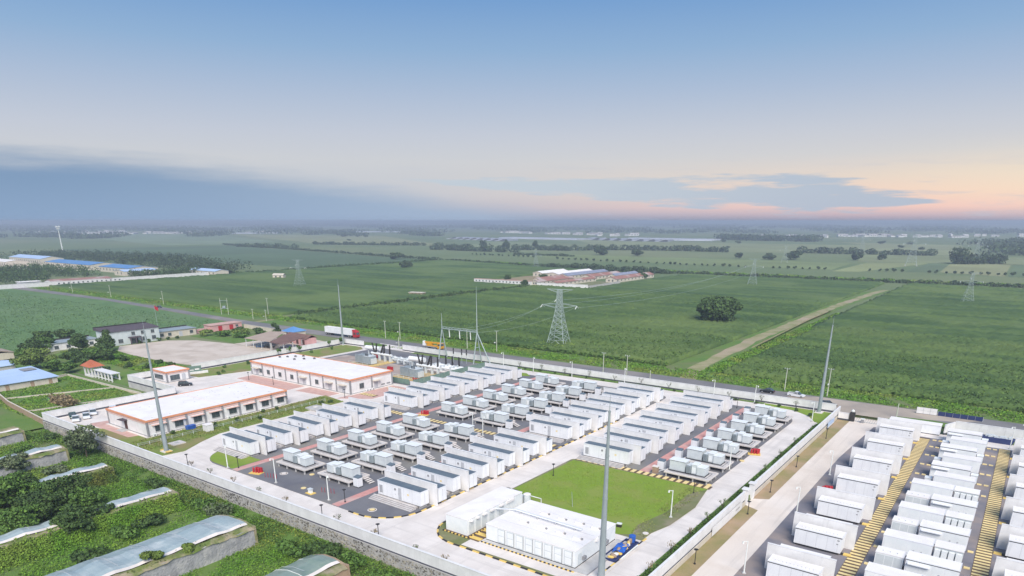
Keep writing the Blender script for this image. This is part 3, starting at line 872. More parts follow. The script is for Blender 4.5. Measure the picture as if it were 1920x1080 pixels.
MB().box(5.0, 5.3, -0.02, 0, 0.95, 1.1).build('sign_plate', LOUVER, FRONT_A)
MB().box(12.3, 12.33, 0.35, 2.1, 0.15, 2.7).build('end_door', WHITE, FRONT_A)
MB().tube((12.38, 1.2, 0.2), (12.38, 1.2, 2.6), 0.03, n=5).build('lock_bar', LOUVER, FRONT_A)
beam = MB().box(0.2, 12.1, 0.15, 0.4, -0.25, 0).box(0.2, 12.1, 2.05, 2.3, -0.25, 0).build('base_beam', PILAST, FRONT_A)

BACK_A = container_proto('battery_container', 12.3, 2.45, 2.95, RGREY)
MB().box(12.3, 12.33, 0.35, 2.1, 0.15, 2.7).build('end_door', WHITE, BACK_A)
MB().tube((12.38, 1.2, 0.2), (12.38, 1.2, 2.6), 0.03, n=5).build('lock_bar', LOUVER, BACK_A)
MB().box(0.2, 12.1, 0.15, 0.4, -0.25, 0).box(0.2, 12.1, 2.05, 2.3, -0.25, 0).build('base_beam', PILAST, BACK_A)

FIREW = thing('fire_wall', '', 'fire wall')
MB().box(0, 15.0, 0, 0.3, 0, 4.65).build('panel', WHITE2, FIREW)
MB().box(-0.04, 15.04, -0.04, 0.34, 4.65, 4.75).build('coping', WHITE2, FIREW)

PLINTH = thing('container_plinth', '', 'plinth')
MB().box(-0.3, 11.2, -0.55, 2.6, 0, 0.38).build('slab', STEPC, PLINTH)
stm = None
for i in range(4):
    y1 = -0.56 - i * 0.45
    zt = 0.60 - 0.15 * i
    o = MB().box(-0.6, 11.5, y1 - 0.45, y1 - 0.03, 0.0, zt).build('step', STEPC, PLINTH)
    MB().box(-0.6, 11.5, y1 - 0.452, y1 - 0.45, 0.0, zt - 0.05).build('riser', PILAST, o)
for x in (11.6, 6.0, 1.0):
    MB().box(x, x + 0.35, 0.2, 2.3, 0, 0.4).build('pier', CONC2, PLINTH)

uF, uB, uW, uP = [], [], [], []
ROWS = [(-159.5, [(91.0 + 10 * k) for k in range(5)], 'container row beside the offices', 'from the stone wall'),
        (-159.7, [(147.8 + 10 * k) for k in range(6)], 'container row beside the transformers', 'from the hatched strip'),
        (-103.1, [(92.0 + 10 * k) for k in range(5)], 'central road row', 'from the stone wall'),
        (-103.4, [(148.3 + 10 * k) for k in range(6)], 'central road far row', 'from the hatched strip'),
        (-81.2, [(139.9 + 10 * k) for k in range(7)], 'row behind the lawn', 'from the lawn')]
ROWN = ['row beside the offices', 'row beside the transformers', 'near central-road row', 'far central-road row', 'row behind the lawn']
for ri, (x0, ys, rn, frm) in enumerate(ROWS):
    for k, y in enumerate(ys):
        w = '%s %s, %s' % (ORD[k], frm, ROWN[ri])
        place(PLINTH, uP, 'stepped concrete plinth, ' + w, (x0, y, 0.10), 0, 'container plinths')
        place(FRONT_A, uF, 'grey-roofed white container with side door, ' + w, (x0, y, 0.72), 0, 'grey-roofed battery containers')
        place(FIREW, uW, 'tall white fire wall, ' + w, (x0 - 1.2, y + 3.2, 0.10), 0, 'fire walls')
        place(BACK_A, uB, 'white container behind its fire wall, ' + w, (x0 + 1.4, y + 3.9, 0.72), 0, 'grey-roofed battery containers behind walls')

# ================================================================== converter pads
def deck_proto(stairs):
    t = thing('equipment_platform', '', 'platform')
    d = MB().box(0, 10.6, 0, 6.2, 0.92, 1.14).build('deck', STEPC, t)
    fr = MB().box(0, 10.6, 0, 0.10, 1.14, 1.24).box(0, 10.6, 6.1, 6.2, 1.14, 1.24).box(0, 0.1, 0.1, 6.1, 1.14, 1.24).box(10.5, 10.6, 0.1, 6.1, 1.14, 1.24)
    fr.build('edge_rail', CONC, d)
    MB().box(0.9, 9.7, 1.15, 1.28, 1.141, 1.26).box(0.9, 9.7, 4.75, 4.88, 1.141, 1.26).box(9.57, 9.7, 1.281, 4.749, 1.141, 1.26).build('cable_channel', PILAST, d)
    pm = None
    for x in (0.5, 3.6, 6.9, 10.1):
        for y in (0.4, 3.1, 5.8):
            if pm is None:
                pm = MB().box(-0.14, 0.14, -0.14, 0.14, 0, 0.92).build('post', CONC2, t, (x, y, 0)).data
            else:
                piece('post', pm, t, (x, y, 0))
    if stairs:
        for i in range(4):
            MB().box(10.7 + i * 0.55, 11.15 + i * 0.55, 4.1, 5.6, 0.85 - i * 0.22, 0.93 - i * 0.22).build('tread', CONC, t)
        MB().tube((10.6, 4.05, 0.85), (12.9, 4.05, 0.05), 0.05, n=5).tube((10.6, 5.65, 0.85), (12.9, 5.65, 0.05), 0.05, n=5).build('stringer', PILAST, t)
    return t


def skid_proto(mir):
    t = thing('converter_skid', '', 'converter')
    m = (lambda a, b: (a, b)) if not mir else (lambda a, b: (10.4 - b, 10.4 - a))

    def bx(nm, a, b, y0, y1, z0, z1, mt, par=None):
        p, q = m(a, b)
        return MB().box(p, q, y0, y1, z0, z1).build(nm, mt, par or t)
    bx('base_frame', 0.35, 9.1, 1.6, 4.5, 0.0, 0.16, DARK)
    c = bx('converter_cabin', 0.5, 4.25, 1.9, 4.15, 0.16, 2.35, CABINET)
    bx('painted_gap_shade', 0.55, 4.2, 1.95, 4.1, 2.35, 2.48, DARK, c)  # solid near-black block, painted shade between cabin and raised roof
    bx('roof', 0.35, 4.4, 1.75, 4.3, 2.48, 2.58, CABW, c)
    for i in range(4):
        bx('door', 0.6 + i * 0.91, 1.46 + i * 0.91, 1.87, 1.90, 0.3, 2.2, CABINET, c)
    tr = bx('transformer_tank', 4.7, 5.6, 1.9, 4.0, 0.16, 1.95, RIB)
    p, q = m(4.65, 5.65)
    fn = MB()
    for i in range(8):
        x = p + (q - p) * (i + 0.5) / 8
        fn.box(x - 0.03, x + 0.03, 1.45, 1.9, 0.3, 1.85)
    fn.build('cooling_fins', RIB, tr)
    bx('tank_lid', 4.62, 5.68, 1.85, 4.05, 1.95, 2.03, CABINET, tr)
    d = bx('switch_cabinet', 5.75, 7.05, 1.95, 4.2, 0.16, 2.3, CABINET)
    bx('lid', 5.68, 7.1, 1.88, 4.27, 2.3, 2.4, CABW, d)
    bx('door', 5.9, 6.9, 1.92, 1.95, 0.35, 1.7, CABW, d)
    e = bx('terminal_cabinet', 7.1, 8.95, 1.7, 4.15, 0.16, 1.98, CABINET)
    bx('lid', 7.08, 9.02, 1.63, 4.22, 1.98, 2.08, CABW, e)
    bx('door', 7.2, 8.0, 1.67, 1.70, 0.3, 1.85, CABINET, e)
    bx('door', 8.06, 8.86, 1.67, 1.70, 0.3, 1.85, CABINET, e)
    return t


def ground_cab():
    t = thing('ground_cabinet', '', 'cabinet')
    MB().box(0.1, 1.5, 0.1, 1.2, 0, 0.22).build('foot', DARK, t)
    b = MB().box(0, 1.6, 0, 1.3, 0.22, 2.25).build('body', WHITE, t)
    MB().extrude([(0.0, 2.2), (1.3, 2.2), (1.3, 2.55), (0.0, 2.25)], 'x', -0.03, 1.63).build('sloping_roof', RGREY, t)
    MB().box(0.2, 1.4, -0.02, 0, 0.4, 2.05).build('door', WHITE, b)
    return t


DK1, DK2, SK1, SK2, GC = deck_proto(False), deck_proto(True), skid_proto(False), skid_proto(True), ground_cab()
u = {k: [] for k in 'abcde'}
PADS = [(-136.7, [90.7 + 10 * k for k in range(5)] + [147.0 + 10 * k for k in range(6)], 'a', 'pad row facing the offices'),
        (-122.5, [91.5 + 10 * k for k in range(5)] + [147.2 + 10 * k for k in range(6)], 'b', 'middle pad row with steps'),
        (-59.5, [139.2 + 10 * k for k in range(7)], 'a', 'pad row beside the dividing wall')]
for pi, (x0, ys, ty, rn) in enumerate(PADS):
    for k, y in enumerate(ys):
        frm = 'from the lawn' if pi == 2 else 'from the stone wall'
        w = '%s %s, %s' % (ORD[k], frm, rn)
        if ty == 'a':
            place(DK1, u['a'], 'pale raised platform on short posts, ' + w, (x0, y, 0.10), 0, 'equipment platforms')
            place(SK1, u['b'], 'grey converter and transformer set, ' + w, (x0, y, 1.25), 0, 'converter sets')
        else:
            place(DK2, u['c'], 'pale raised platform with small stairs, ' + w, (x0, y, 0.10), 0, 'equipment platforms')
            place(SK2, u['d'], 'grey converter and transformer set, ' + w, (x0, y, 1.25), 0, 'converter sets')
            place(GC, u['e'], 'small white lidded cabinet, ' + w, (x0 + 10.95, y + 1.0, 0.10), 0, 'ground cabinets')
        if pi == 2:
            place(GC, u['e'], 'small white lidded cabinet, ' + w, (x0 - 3.1, y + 3.2, 0.10), 0, 'ground cabinets')
            t = thing('cable_tray', 'sloping white cable tray, ' + w, 'cable tray', (x0 - 1.6, y + 2.0, 0.1), 0, 'cable trays')
            MB().add([(-0.6, 0, 0.1), (1.7, 0.9, 1.15), (1.7, 1.3, 1.15), (-0.6, 0.4, 0.1), (-0.6, 0, 0.0), (1.7, 0.9, 1.05), (1.7, 1.3, 1.05), (-0.6, 0.4, 0.0)],
                     [(0, 1, 2, 3), (7, 6, 5, 4), (0, 4, 5, 1), (2, 6, 7, 3), (0, 3, 7, 4), (1, 5, 6, 2)]).build('tray', CABW, t)
            MB().box(0.6, 0.7, 0.5, 1.0, 0, 0.6).build('bracket', PILAST, t)

# ================================================================== new station containers
def big_pair():
    t = container_proto('storage_container', 8.0, 2.9, 3.0, WROOF)
    MB().box(0.0, 8.0, -0.05, -0.001, 2.80, 2.94).build('painted_lip_shade', DARK, t)  # strip coloured dark as the shade under the roof lip
    MB().box(7.2, 7.6, -0.03, 0, 2.25, 2.45).build('warning_plate', PILAST, t)
    MB().box(7.15, 7.45, -0.03, 0, 1.55, 1.75).build('lock_plate', PILAST, t)
    for i in range(4):
        d = MB().box(0, 1.68, -0.02, 0, 0.12, 2.72).build('door', WHITE, t, (0.3 + i * 1.8, 0, 0))
        MB().box(1.685, 1.715, -0.025, 0, 0.12, 2.72).build('seam', LOUVER, d)
    MB().box(0.3, 7.7, 0.2, 0.45, -0.35, 0).box(0.3, 7.7, 2.4, 2.65, -0.35, 0).build('skid_beam', DARK, t)
    rv = MB()
    for i in range(11):
        rv.tube((0.9 + i * 0.6, 0.9, 3.07), (0.9 + i * 0.6, 0.9, 3.13), 0.07, n=6)
    rv.build('roof_bolts', LOUVER, t)
    return t


def back_box():
    t = container_proto('storage_container', 8.0, 2.9, 3.0, WROOF)
    MB().box(8.0, 8.03, 0.4, 2.5, 0.15, 2.8).build('end_door', WHITE, t)
    rv = MB()
    for i in range(11):
        rv.tube((0.9 + i * 0.6, 1.9, 3.07), (0.9 + i * 0.6, 1.9, 3.13), 0.07, n=6)
    rv.build('roof_bolts', LOUVER, t)
    return t


NEWF, NEWB = big_pair(), back_box()
NWALL = thing('fire_wall', '', 'fire wall')
MB().box(0, 10.9, 0, 0.32, 0, 4.7).build('panel', WHITE2, NWALL)
MB().box(-0.04, 10.94, -0.04, 0.36, 4.7, 4.78).build('coping', WHITE2, NWALL)
CLIP = thing('yellow_ramp', '', 'ramp')
MB().box(0, 1.2, 0, 0.9, 0, 0.2).build('plate', YEL, CLIP)
MB().box(-0.7, -0.02, 0.05, 0.85, 0, 0.12).build('dark_mat', BLACKP, CLIP)
MB().box(-1.1, -0.72, 0.0, 0.9, 0, 0.25).build('end_block', YEL, CLIP)
uN, uNB, uNW, uC = [], [], [], []
YA = [106.4 + 16.35 * k for k in range(7)]
YC = [123.2 + 16.15 * k for k in range(6)]
for k, y in enumerate(YA):
    w = '%s from the bottom edge, rank beside the sandy road' % ORD[k]
    place(NEWF, uN, 'all-white container, ' + w, (-26.0, y, BZ + 0.45), 0, 'white containers of the new station')
    place(NWALL, uNW, 'white fire wall, ' + w, (-27.4, y + 3.9, BZ), 0, 'fire walls of the new station')
    place(NEWB, uNB, 'white container behind the fire wall, ' + w, (-26.0, y + 4.9, BZ + 0.45), 0, 'rear containers of the new station')
    place(CLIP, uC, 'yellow crossing plate, ' + w, (-17.6, y + 0.6, BZ + 0.01), 0, 'yellow crossing plates')
for k, y in enumerate(YC):
    w = '%s from the bottom edge, outermost rank' % ORD[k]
    place(NEWF, uN, 'all-white container, ' + w, (5.7, y, BZ + 0.45), 0, 'white containers of the new station')
    place(NWALL, uNW, 'white fire wall, ' + w, (4.2, y + 3.9, BZ), 0, 'fire walls of the new station')
    place(NEWB, uNB, 'white container behind the fire wall, ' + w, (5.7, y + 4.9, BZ + 0.45), 0, 'rear containers of the new station')
    place(CLIP, uC, 'yellow crossing plate, ' + w, (5.2, y + 1.6, BZ + 0.01), PI, 'yellow crossing plates')


def mid_big(line):
    t = container_proto('converter_container', 7.7, 3.5, 2.85, WROOF)
    for i in range(4):
        MB().box(0.2 + i * 1.85, 1.95 + i * 1.85, -0.02, 0, 0.15, 2.6).build('door', CABW, t)
    if line:
        MB().box(0, 7.7, -0.05, -0.001, 2.68, 2.78).build('painted_lip_shade', DARK, t)  # shade below the roof edge, painted as a dark strip
        MB().box(0.3, 3.6, -0.55, -0.03, 2.1, 2.25).build('awning', WHITE, t)
    MB().tube((5.0, 0, 1.2), (5.0, -0.06, 1.2), 0.16, n=8).tube((6.2, 0, 1.2), (6.2, -0.06, 1.2), 0.16, n=8).build('gauge', LOUVER, t)
    MB().box(0.2, 7.5, 0.2, 3.3, -0.3, 0).build('base_beam', PILAST, t)
    return t


def fan_unit():
    t = thing('cooling_unit', '', 'cooling unit')
    MB().box(0, 4.3, 0, 3.4, 0, 0.75).build('lower_body', CABINET, t)
    MB().box(0, 4.3, 0.55, 3.4, 0.75, 2.7).build('upper_body', CABINET, t)
    MB().box(-0.05, 4.35, 0.3, 3.45, 2.7, 2.82).build('roof', WROOF, t)
    for i in range(4):
        b = MB().box(0.1 + i * 1.06, 0.96 + i * 1.06, 0.0, 0.54, 0.78, 2.3).build('fan_box', CABW, t)
        MB().box(0.2 + i * 1.06, 0.86 + i * 1.06, -0.02, 0, 0.8, 0.95).build('slot', PILAST, b)
    MB().box(0.1, 4.2, 0.1, 3.3, -0.3, 0).build('base_beam', PILAST, t)
    return t


def small_unit():
    t = thing('switchgear_unit', '', 'switchgear')
    MB().box(0, 4.3, 0, 2.7, 0, 2.35).build('body', CABW, t)
    MB().box(-0.05, 4.35, -0.05, 2.75, 2.35, 2.5).build('roof', WROOF, t)
    for i in range(3):
        MB().box(0.15 + i * 1.36, 1.42 + i * 1.36, -0.02, 0, 0.2, 2.1).build('door', CABINET, t)
    for i in range(3):
        MB().box(0.9 + i * 1.1, 1.05 + i * 1.1, 0.9, 1.05, 2.5, 2.62).build('roof_lug', LOUVER, t)
    MB().box(0.1, 4.2, 0.1, 2.6, -0.3, 0).build('base_beam', PILAST, t)
    return t


M1, M2, FU, SU = mid_big(False), mid_big(True), fan_unit(), small_unit()
um = {k: [] for k in 'abcd'}
for k in range(5):
    y = 113.0 - 16.35 + 16.35 * k
    if k == 0:
        continue
    w = '%s from the bottom edge, middle new rank' % ORD[k - 1]
    place(M1, um['a'], 'plain white converter container, ' + w, (-12.5, y, BZ + 0.32), 0, 'converter containers')
    place(FU, um['c'], 'white cooling unit with four fan boxes, ' + w, (-4.55, y + 0.2, BZ + 0.32), 0, 'cooling units')
for k in range(3):
    y = 121.5 + 16.25 * k
    w = '%s from the bottom edge, middle new rank' % ORD[k]
    place(SU, um['d'], 'short white switchgear unit, ' + w, (-12.5, y + 0.8, BZ + 0.32), 0, 'switchgear units')
    place(M2, um['b'], 'white container with awning and dark roof line, ' + w, (-7.8, y, BZ + 0.32), 0, 'converter containers')
for k, y in enumerate([170.2, 178.2, 186.6, 195.0, 203.4, 211.4]):
    w = '%s of the far staggered boxes in the middle rank' % ORD[k]
    x = -9.2 if k % 2 == 0 else -10.6
    if k % 2:
        place(M2, um['b'], 'white container with dark roof line, ' + w, (x, y, BZ + 0.32), 0, 'converter containers')
    else:
        place(M1, um['a'], 'plain white container, ' + w, (x, y, BZ + 0.32), 0, 'converter containers')
    t = thing('ground_cabinet', 'small pale cabinet beside the %s' % w, 'cabinet', (x - 1.7 if k % 2 == 0 else x + 7.9, y + 0.6, BZ), 0, 'ground cabinets')
    MB().box(0, 1.35, 0, 1.6, 0.1, 2.0).build('body', CABINET, t)
    MB().box(-0.04, 1.39, -0.04, 1.64, 2.0, 2.1).build('lid', CABW, t)
    MB().box(0.1, 1.25, -0.02, 0, 0.3, 1.8).build('door', CABW, t)
# loose stepping covers across the gravel
SP = thing('stepping_cover', '', 'trench cover')
MB().box(0, 0.9, 0, 0.75, 0, 0.14).build('plate', YEL2, SP)
uSP = []
for k, y in enumerate([171.0, 178.8, 187.2, 195.8, 204.2, 211.0]):
    for j, x in enumerate((-13.6, -12.2, -1.2, 0.1)):
        place(SP, uSP, 'small yellow stepping cover, %s of the far rows, %s' % (ORD[k], ('beside the first trench ladder', 'one step off the first trench ladder', 'one step off the outer trench ladder', 'beside the outer trench ladder')[j]), (x, y, BZ + 0.02), 0, 'stepping covers')
for k, y in enumerate([113.8, 122.0, 130.4, 138.0]):
    place(SP, uSP, 'small yellow stepping cover, %s of the near rows, beside the outer trench ladder' % ORD[k], (0.2, y, BZ + 0.02), 0, 'stepping covers')
    place(SP, uSP, 'small yellow stepping cover, %s of the near rows, beside the first trench ladder' % ORD[k], (-13.9, y, BZ + 0.02), 0, 'stepping covers')

# low office cabin and skips at the back of the new station
t = thing('office_cabin', 'low white cabin with a dark foot behind the new containers', 'cabin', (-25.5, 217.2, BZ), 0)
MB().box(0, 12.8, 0, 3.0, 0.25, 2.7).build('body', WHITE, t)
MB().box(-0.1, 12.9, -0.1, 3.1, 2.7, 2.85).build('roof', WROOF, t)
MB().box(0.05, 12.75, 0.05, 2.95, 0, 0.25).build('foot', DARK, t)
t = thing('rubbish_skip', 'dark blue skip full of scrap behind the outer rank', 'skip', (-2.5, 218.4, BZ), 0)
MB().extrude([(0, 0), (6.4, 0), (6.9, 1.4), (-0.5, 1.4)], 'y', 0, 2.0).build('bin', NAVY, t)
sc = MB()
for i in range(9):
    a = random.Random(i)
    sc.box(0.2 + i * 0.66, 0.9 + i * 0.66, 0.3 + a.random() * 0.5, 1.5, 1.3, 1.5 + a.random() * 0.5)
sc.build('scrap', CABINET, t)

# ================================================================== white store buildings on the island
t = thing('store_building', 'large flat white store clad in container doors beside the lawn', 'building', (-71.4, 88.9, 0.12), 0)
bx = MB().box(0, 19.0, 0, 14.0, 0, 3.1).build('body', CABW, t)
MB().box(-0.06, 19.06, -0.06, 14.06, 3.1, 3.22).build('roof', WROOF, t)
MB().box(-0.02, 19.02, -0.02, 0.0, -0.001, 0.16).box(19.0, 19.02, 0, 14, -0.001, 0.16).build('dark_foot', DARK, t)
for i in range(8):
    x = 2.7 + i * 2.02
    d = MB().box(x, x + 1.5, -0.05, 0, 0.25, 2.95).build('door', CABINET, t)
    MB().box(x + 0.12, x + 1.38, -0.075, -0.05, 1.75, 2.75).build('upper_panel', CABW, d)
    MB().box(x + 0.12, x + 1.38, -0.075, -0.05, 0.4, 1.6).build('lower_panel', CABW, d)
    MB().tube((x + 1.62, -0.06, 0.2), (x + 1.62, -0.06, 3.0), 0.04, n=5).build('lock_bar', PILAST, d)
for i, (x, y) in enumerate(((4.5, 4.2), (8.6, 4.0), (12.4, 4.2), (16.0, 4.0), (5.5, 9.6), (9.4, 9.4), (13.0, 9.7), (16.4, 9.6))):
    h = MB().box(x, x + 1.3, y, y + 0.95, 3.22, 3.62).build('roof_hatch', WROOF, t)
    MB().box(x + 1.45, x + 1.75, y + 0.3, y + 0.6, 3.22, 3.5).build('roof_vent', PILAST, h)
MB().box(1.0, 18.6, 7.0, 7.06, 3.221, 3.25).box(1.0, 18.6, 3.0, 3.04, 3.221, 3.24).box(6.0, 18.6, 11.0, 11.04, 3.221, 3.24).build('roof_joint', LOUVER, t)
MB().box(19.0, 19.5, 2.2, 3.0, 0.8, 1.4).box(19.0, 19.5, 10.0, 10.8, 0.8, 1.4).build('wall_box', PILAST, t)
MB().box(19.0, 19.4, 6.6, 7.4, 2.5, 2.95).build('outlet', WROOF, t)
MB().box(19.03, 19.06, 0.8, 2.0, 0.2, 2.3).build('side_door', CABINET, t)
t = thing('roof_pipe', 'twin white pipes running over the big store roof from the narrow store', 'pipe', (-76.0, 96.0, 0.12), 0)
MB().tube((0.8, 0.4, 2.6), (6.0, 0.2, 3.75), 0.13, n=6).tube((6.0, 0.2, 3.75), (20.5, -0.1, 3.7), 0.13, n=6).build('pipe', WHITE, t)
MB().tube((0.8, 0.8, 2.6), (6.0, 0.6, 3.75), 0.09, n=6).tube((6.0, 0.6, 3.75), (20.5, 0.3, 3.7), 0.09, n=6).build('pipe', CABINET, t)
for x in (7, 11, 15, 19):
    MB().box(x, x + 0.1, -0.2, 0.7, 3.23, 3.6).build('bracket', LOUVER, t)
t = thing('store_building', 'narrow white store with side doors on a black and yellow edged plinth', 'building', (-80.2, 87.8, 0.12), 0)
MB().box(0, 5.2, 0, 17.4, 0.12, 3.2).build('body', CABW, t)
MB().box(-0.06, 5.26, -0.06, 17.46, 3.2, 3.32).build('roof', WROOF, t)
MB().box(-0.35, 5.55, -0.35, 17.7, 0, 0.119).build('plinth', TRENCH, t)
for i, y in enumerate((0.5, 2.4, 4.3, 6.6, 9.6)):
    d = MB().box(5.2, 5.24, y, y + 1.5, 0.3, 2.7).build('door', CABINET, t)
    MB().box(5.25, 5.65, y + 0.2, y + 1.3 if i > 1 else y + 0.8, 2.75, 3.05).build('awning', WROOF, d)
MB().box(5.2, 5.5, 12.0, 14.4, 2.6, 3.1).build('long_awning', WROOF, t)
hz = thing('hazard_edging', 'black and yellow hazard edging round the narrow store plinth', 'edging', (-80.6, 87.4, 0.12), 0, 'hazard edgings')
HY = seg_mesh('edge_block', 0.42, 0.22, 0.16, YEL)
HB = seg_mesh('edge_block', 0.42, 0.22, 0.16, BLACKP)
for i in range(14):
    piece('edge_block', HY if i % 2 else HB, hz, (0.2 + i * 0.43, -0.12, 0))
for i in range(40):
    piece('edge_block', HY if i % 2 else HB, hz, (6.12, 0.1 + i * 0.43, 0), PI / 2)
hz = thing('hazard_edging', 'black and yellow hazard edging along the front of the big store', 'edging', (-71.6, 87.6, 0.12), 0, 'hazard edgings')
MB().box(0, 19.6, 0.15, 1.25, 0, 0.06).build('apron', CONC2, hz)
for i in range(46):
    piece('edge_block', HY if i % 2 else HB, hz, (0.2 + i * 0.43, 0.02, 0))
t = thing('side_apron', 'grey concrete apron along the end of the big store', 'apron', (-52.2, 88.0, 0.12), 0)
MB().box(0.02, 2.6, 0, 15.2, 0, 0.14).build('slab', CONC2, t)
MB().box(2.62, 2.72, 0, 15.2, 0, 0.16).build('edge', PILAST, t)
# chiller, tank, pipe loop behind the narrow store
t = thing('chiller', 'blue grey chiller with two roof fans behind the narrow store', 'chiller', (-81.0, 105.9, 0.1), 0)
MB().box(0, 4.0, 0, 2.0, 0.1, 2.1).build('body', CHILL, t)
for x in (1.0, 3.0):
    f = MB().tube((x, 1.0, 2.1), (x, 1.0, 2.35), 0.75, n=16).build('fan_ring', BLACKP, t)
    MB().tube((x, 1.0, 2.355), (x, 1.0, 2.37), 0.3, n=8).build('fan_hub', CHILL, f)
MB().box(0.2, 1.9, -0.03, 0, 0.4, 1.6).box(2.1, 3.8, -0.03, 0, 0.4, 1.6).build('grille', BLACKP, t)
t = thing('water_tank', 'upright white cylinder tank with a pipe loop beside the lawn', 'tank', (-74.6, 106.4, 0.1), 0)
MB().tube((0, 0, 0.1), (0, 0, 2.6), 0.75, n=18).build('shell', CABINET, t, smooth=False)
MB().tube((0, 0, 2.6), (0, 0, 2.75), 0.8, 0.5, n=18).build('lid', WROOF, t)
MB().tube((0.6, 0, 2.4), (3.2, 0.4, 2.2), 0.09, n=6).tube((3.2, 0.4, 2.2), (3.2, 0.4, 0), 0.09, n=6).build('pipe', LAMPW, t)
MB().box(-1.6, -0.9, -0.5, 0.5, 0.2, 2.0).build('pump_box', CABW, t)
# blue skip with builders' scrap
t = thing('scrap_tray', 'dark blue tray on the slab beside the big store', 'tray', (-50.6, 94.8, 0.12), 0)
MB().box(0, 2.6, 0, 9.0, 0, 0.12).build('floor', NAVY, t)
for a in ((0, 0.1, 0, 9.0), (2.5, 2.6, 0, 9.0), (0.1, 2.5, 0, 0.1), (0.1, 2.5, 8.9, 9.0)):
    MB().box(a[0], a[1], a[2], a[3], 0.12, 0.45).build('side', NAVY, t)
rs = random.Random(4)
for i in range(11):
    y = 1.0 + i * 0.72
    mcol, lab, cat = [(YEL, 'yellow sack', 'sack'), (WOODP, 'bundle of timber offcuts', 'timber'), (WHITE2, 'white foam block', 'block')][i % 3]
    t2 = thing(['sack', 'timber_bundle', 'foam_block'][i % 3], '%s in the dark blue tray, %s from its near end' % (lab, ORD[i]), cat, (-49.6 + rs.random() * 0.9, 94.8 + y, 0.25), rs.random() * 3, 'scrap in the tray')
    b = MB()
    n = 9
    L, Wd, Hh = 0.9 + rs.random() * 0.8, 0.5 + rs.random() * 0.4, 0.35 + rs.random() * 0.5
    for (s0, z0), (s1, z1) in zip(((0.85, 0), (1.0, 0.3), (0.9, 0.75)), ((1.0, 0.3), (0.9, 0.75), (0.5, 1.0))):
        va = [(L * 0.5 * s0 * math.cos(2 * PI * k / n), Wd * 0.5 * s0 * math.sin(2 * PI * k / n), z0 * Hh) for k in range(n)]
        vb = [(L * 0.5 * s1 * math.cos(2 * PI * k / n), Wd * 0.5 * s1 * math.sin(2 * PI * k / n), z1 * Hh) for k in range(n)]
        b.add(va + vb, [(k, (k + 1) % n, n + (k + 1) % n, n + k) for k in range(n)] + ([tuple(range(n, 2 * n))] if z1 == 1.0 else []))
    b.build('body', mcol, t2)
t2 = thing('tarpaulin', 'crumpled bright blue tarpaulin lying over the scrap tray', 'tarpaulin', (-49.4, 99.4, 0.5), 0.2)
g = np.random.default_rng(3)
vs = [((i - 3) * 0.35, (j - 4) * 0.45, 0.25 + 0.35 * g.random() - 0.03 * ((i - 3) ** 2)) for j in range(9) for i in range(7)]
MB().add(vs, [(j * 7 + i, j * 7 + i + 1, (j + 1) * 7 + i + 1, (j + 1) * 7 + i) for j in range(8) for i in range(6)]).build('sheet', BLUE, t2)
t2 = thing('plastic_barrel', 'bright blue plastic barrel at the far end of the scrap tray', 'barrel', (-49.4, 103.9, 0.12), 0)
MB().tube((0, 0, 0), (0, 0, 1.3), 0.62, n=14).tube((0, 0, 1.3), (0, 0, 1.42), 0.5, 0.35, n=14).build('drum', BLUE, t2)
t2 = thing('white_pipe', 'loose white plastic pipe leaning beside the scrap tray', 'pipe', (-47.8, 96.5, 0.2), 0)
MB().tube((0, 0, 0), (0.2, 6.0, 0.35), 0.12, n=8).build('pipe', LAMPW, t2)

# ================================================================== orange trimmed buildings
def office(label, x0, y0, L, D, H, bays_x, bays_y, side_doors, wins_x, wins_y, name='office_building'):
    """L along X, D along Y; bays on the -Y face (x) and +X face (y)"""
    t = thing(name, label, 'building', (x0, y0, 0.0), 0, 'orange-trimmed buildings')
    MB().box(0, L, 0, D, 0.35, H - 0.55).build('wall', WHITE2, t)
    MB().box(-0.08, L + 0.08, -0.08, D + 0.08, 0, 0.349).build('dark_base', PILAST, t)
    MB().box(-0.9, L + 0.9, -0.9, D + 0.9, 0, 0.16).build('pavement', CONC, t)
    MB().box(-0.1, L + 0.1, -0.1, D + 0.1, H - 1.15, H - 0.75).build('salmon_band', SALMON, t)
    fa = MB()
    fa.box(-0.3, L + 0.3, -0.3, -0.02, H - 0.5, H).box(-0.3, L + 0.3, D + 0.02, D + 0.3, H - 0.5, H).box(-0.3, -0.02, -0.02, D + 0.02, H - 0.5, H).box(L + 0.02, L + 0.3, -0.02, D + 0.02, H - 0.5, H)
    fa.build('orange_parapet', ORANGE, t)
    r = MB().box(-0.02, L + 0.02, -0.02, D + 0.02, H - 0.549, H - 0.12).build('roof', WROOF, t)
    for i in range(bays_x + 1):
        MB().box(L * i / bays_x - 0.3, L * i / bays_x + 0.3, -0.16, 0.0, 0.35, H - 0.56).build('pilaster', PILAST, t)
    for i in range(bays_y + 1):
        MB().box(L, L + 0.16, D * i / bays_y - 0.3, D * i / bays_y + 0.3, 0.35, H - 0.57).build('pilaster', PILAST, t)
    return t, r


def window_x(t, x, y, w, z0, z1, n=2):
    f = MB().box(x - w / 2, x + w / 2, y - 0.05, y - 0.001, z0, z1).build('window', PILAST, t)
    for k in range(n):
        a = x - w / 2 + 0.06 + k * (w - 0.06) / n
        MB().box(a, a + (w - 0.06) / n - 0.06, y - 0.07, y - 0.05, z0 + 0.06, z1 - 0.06).build('pane', WINGL, f)
    MB().box(x - w / 2 - 0.1, x + w / 2 + 0.1, y - 0.14, y - 0.001, z0 - 0.12, z0).build('sill', CONC2, f)


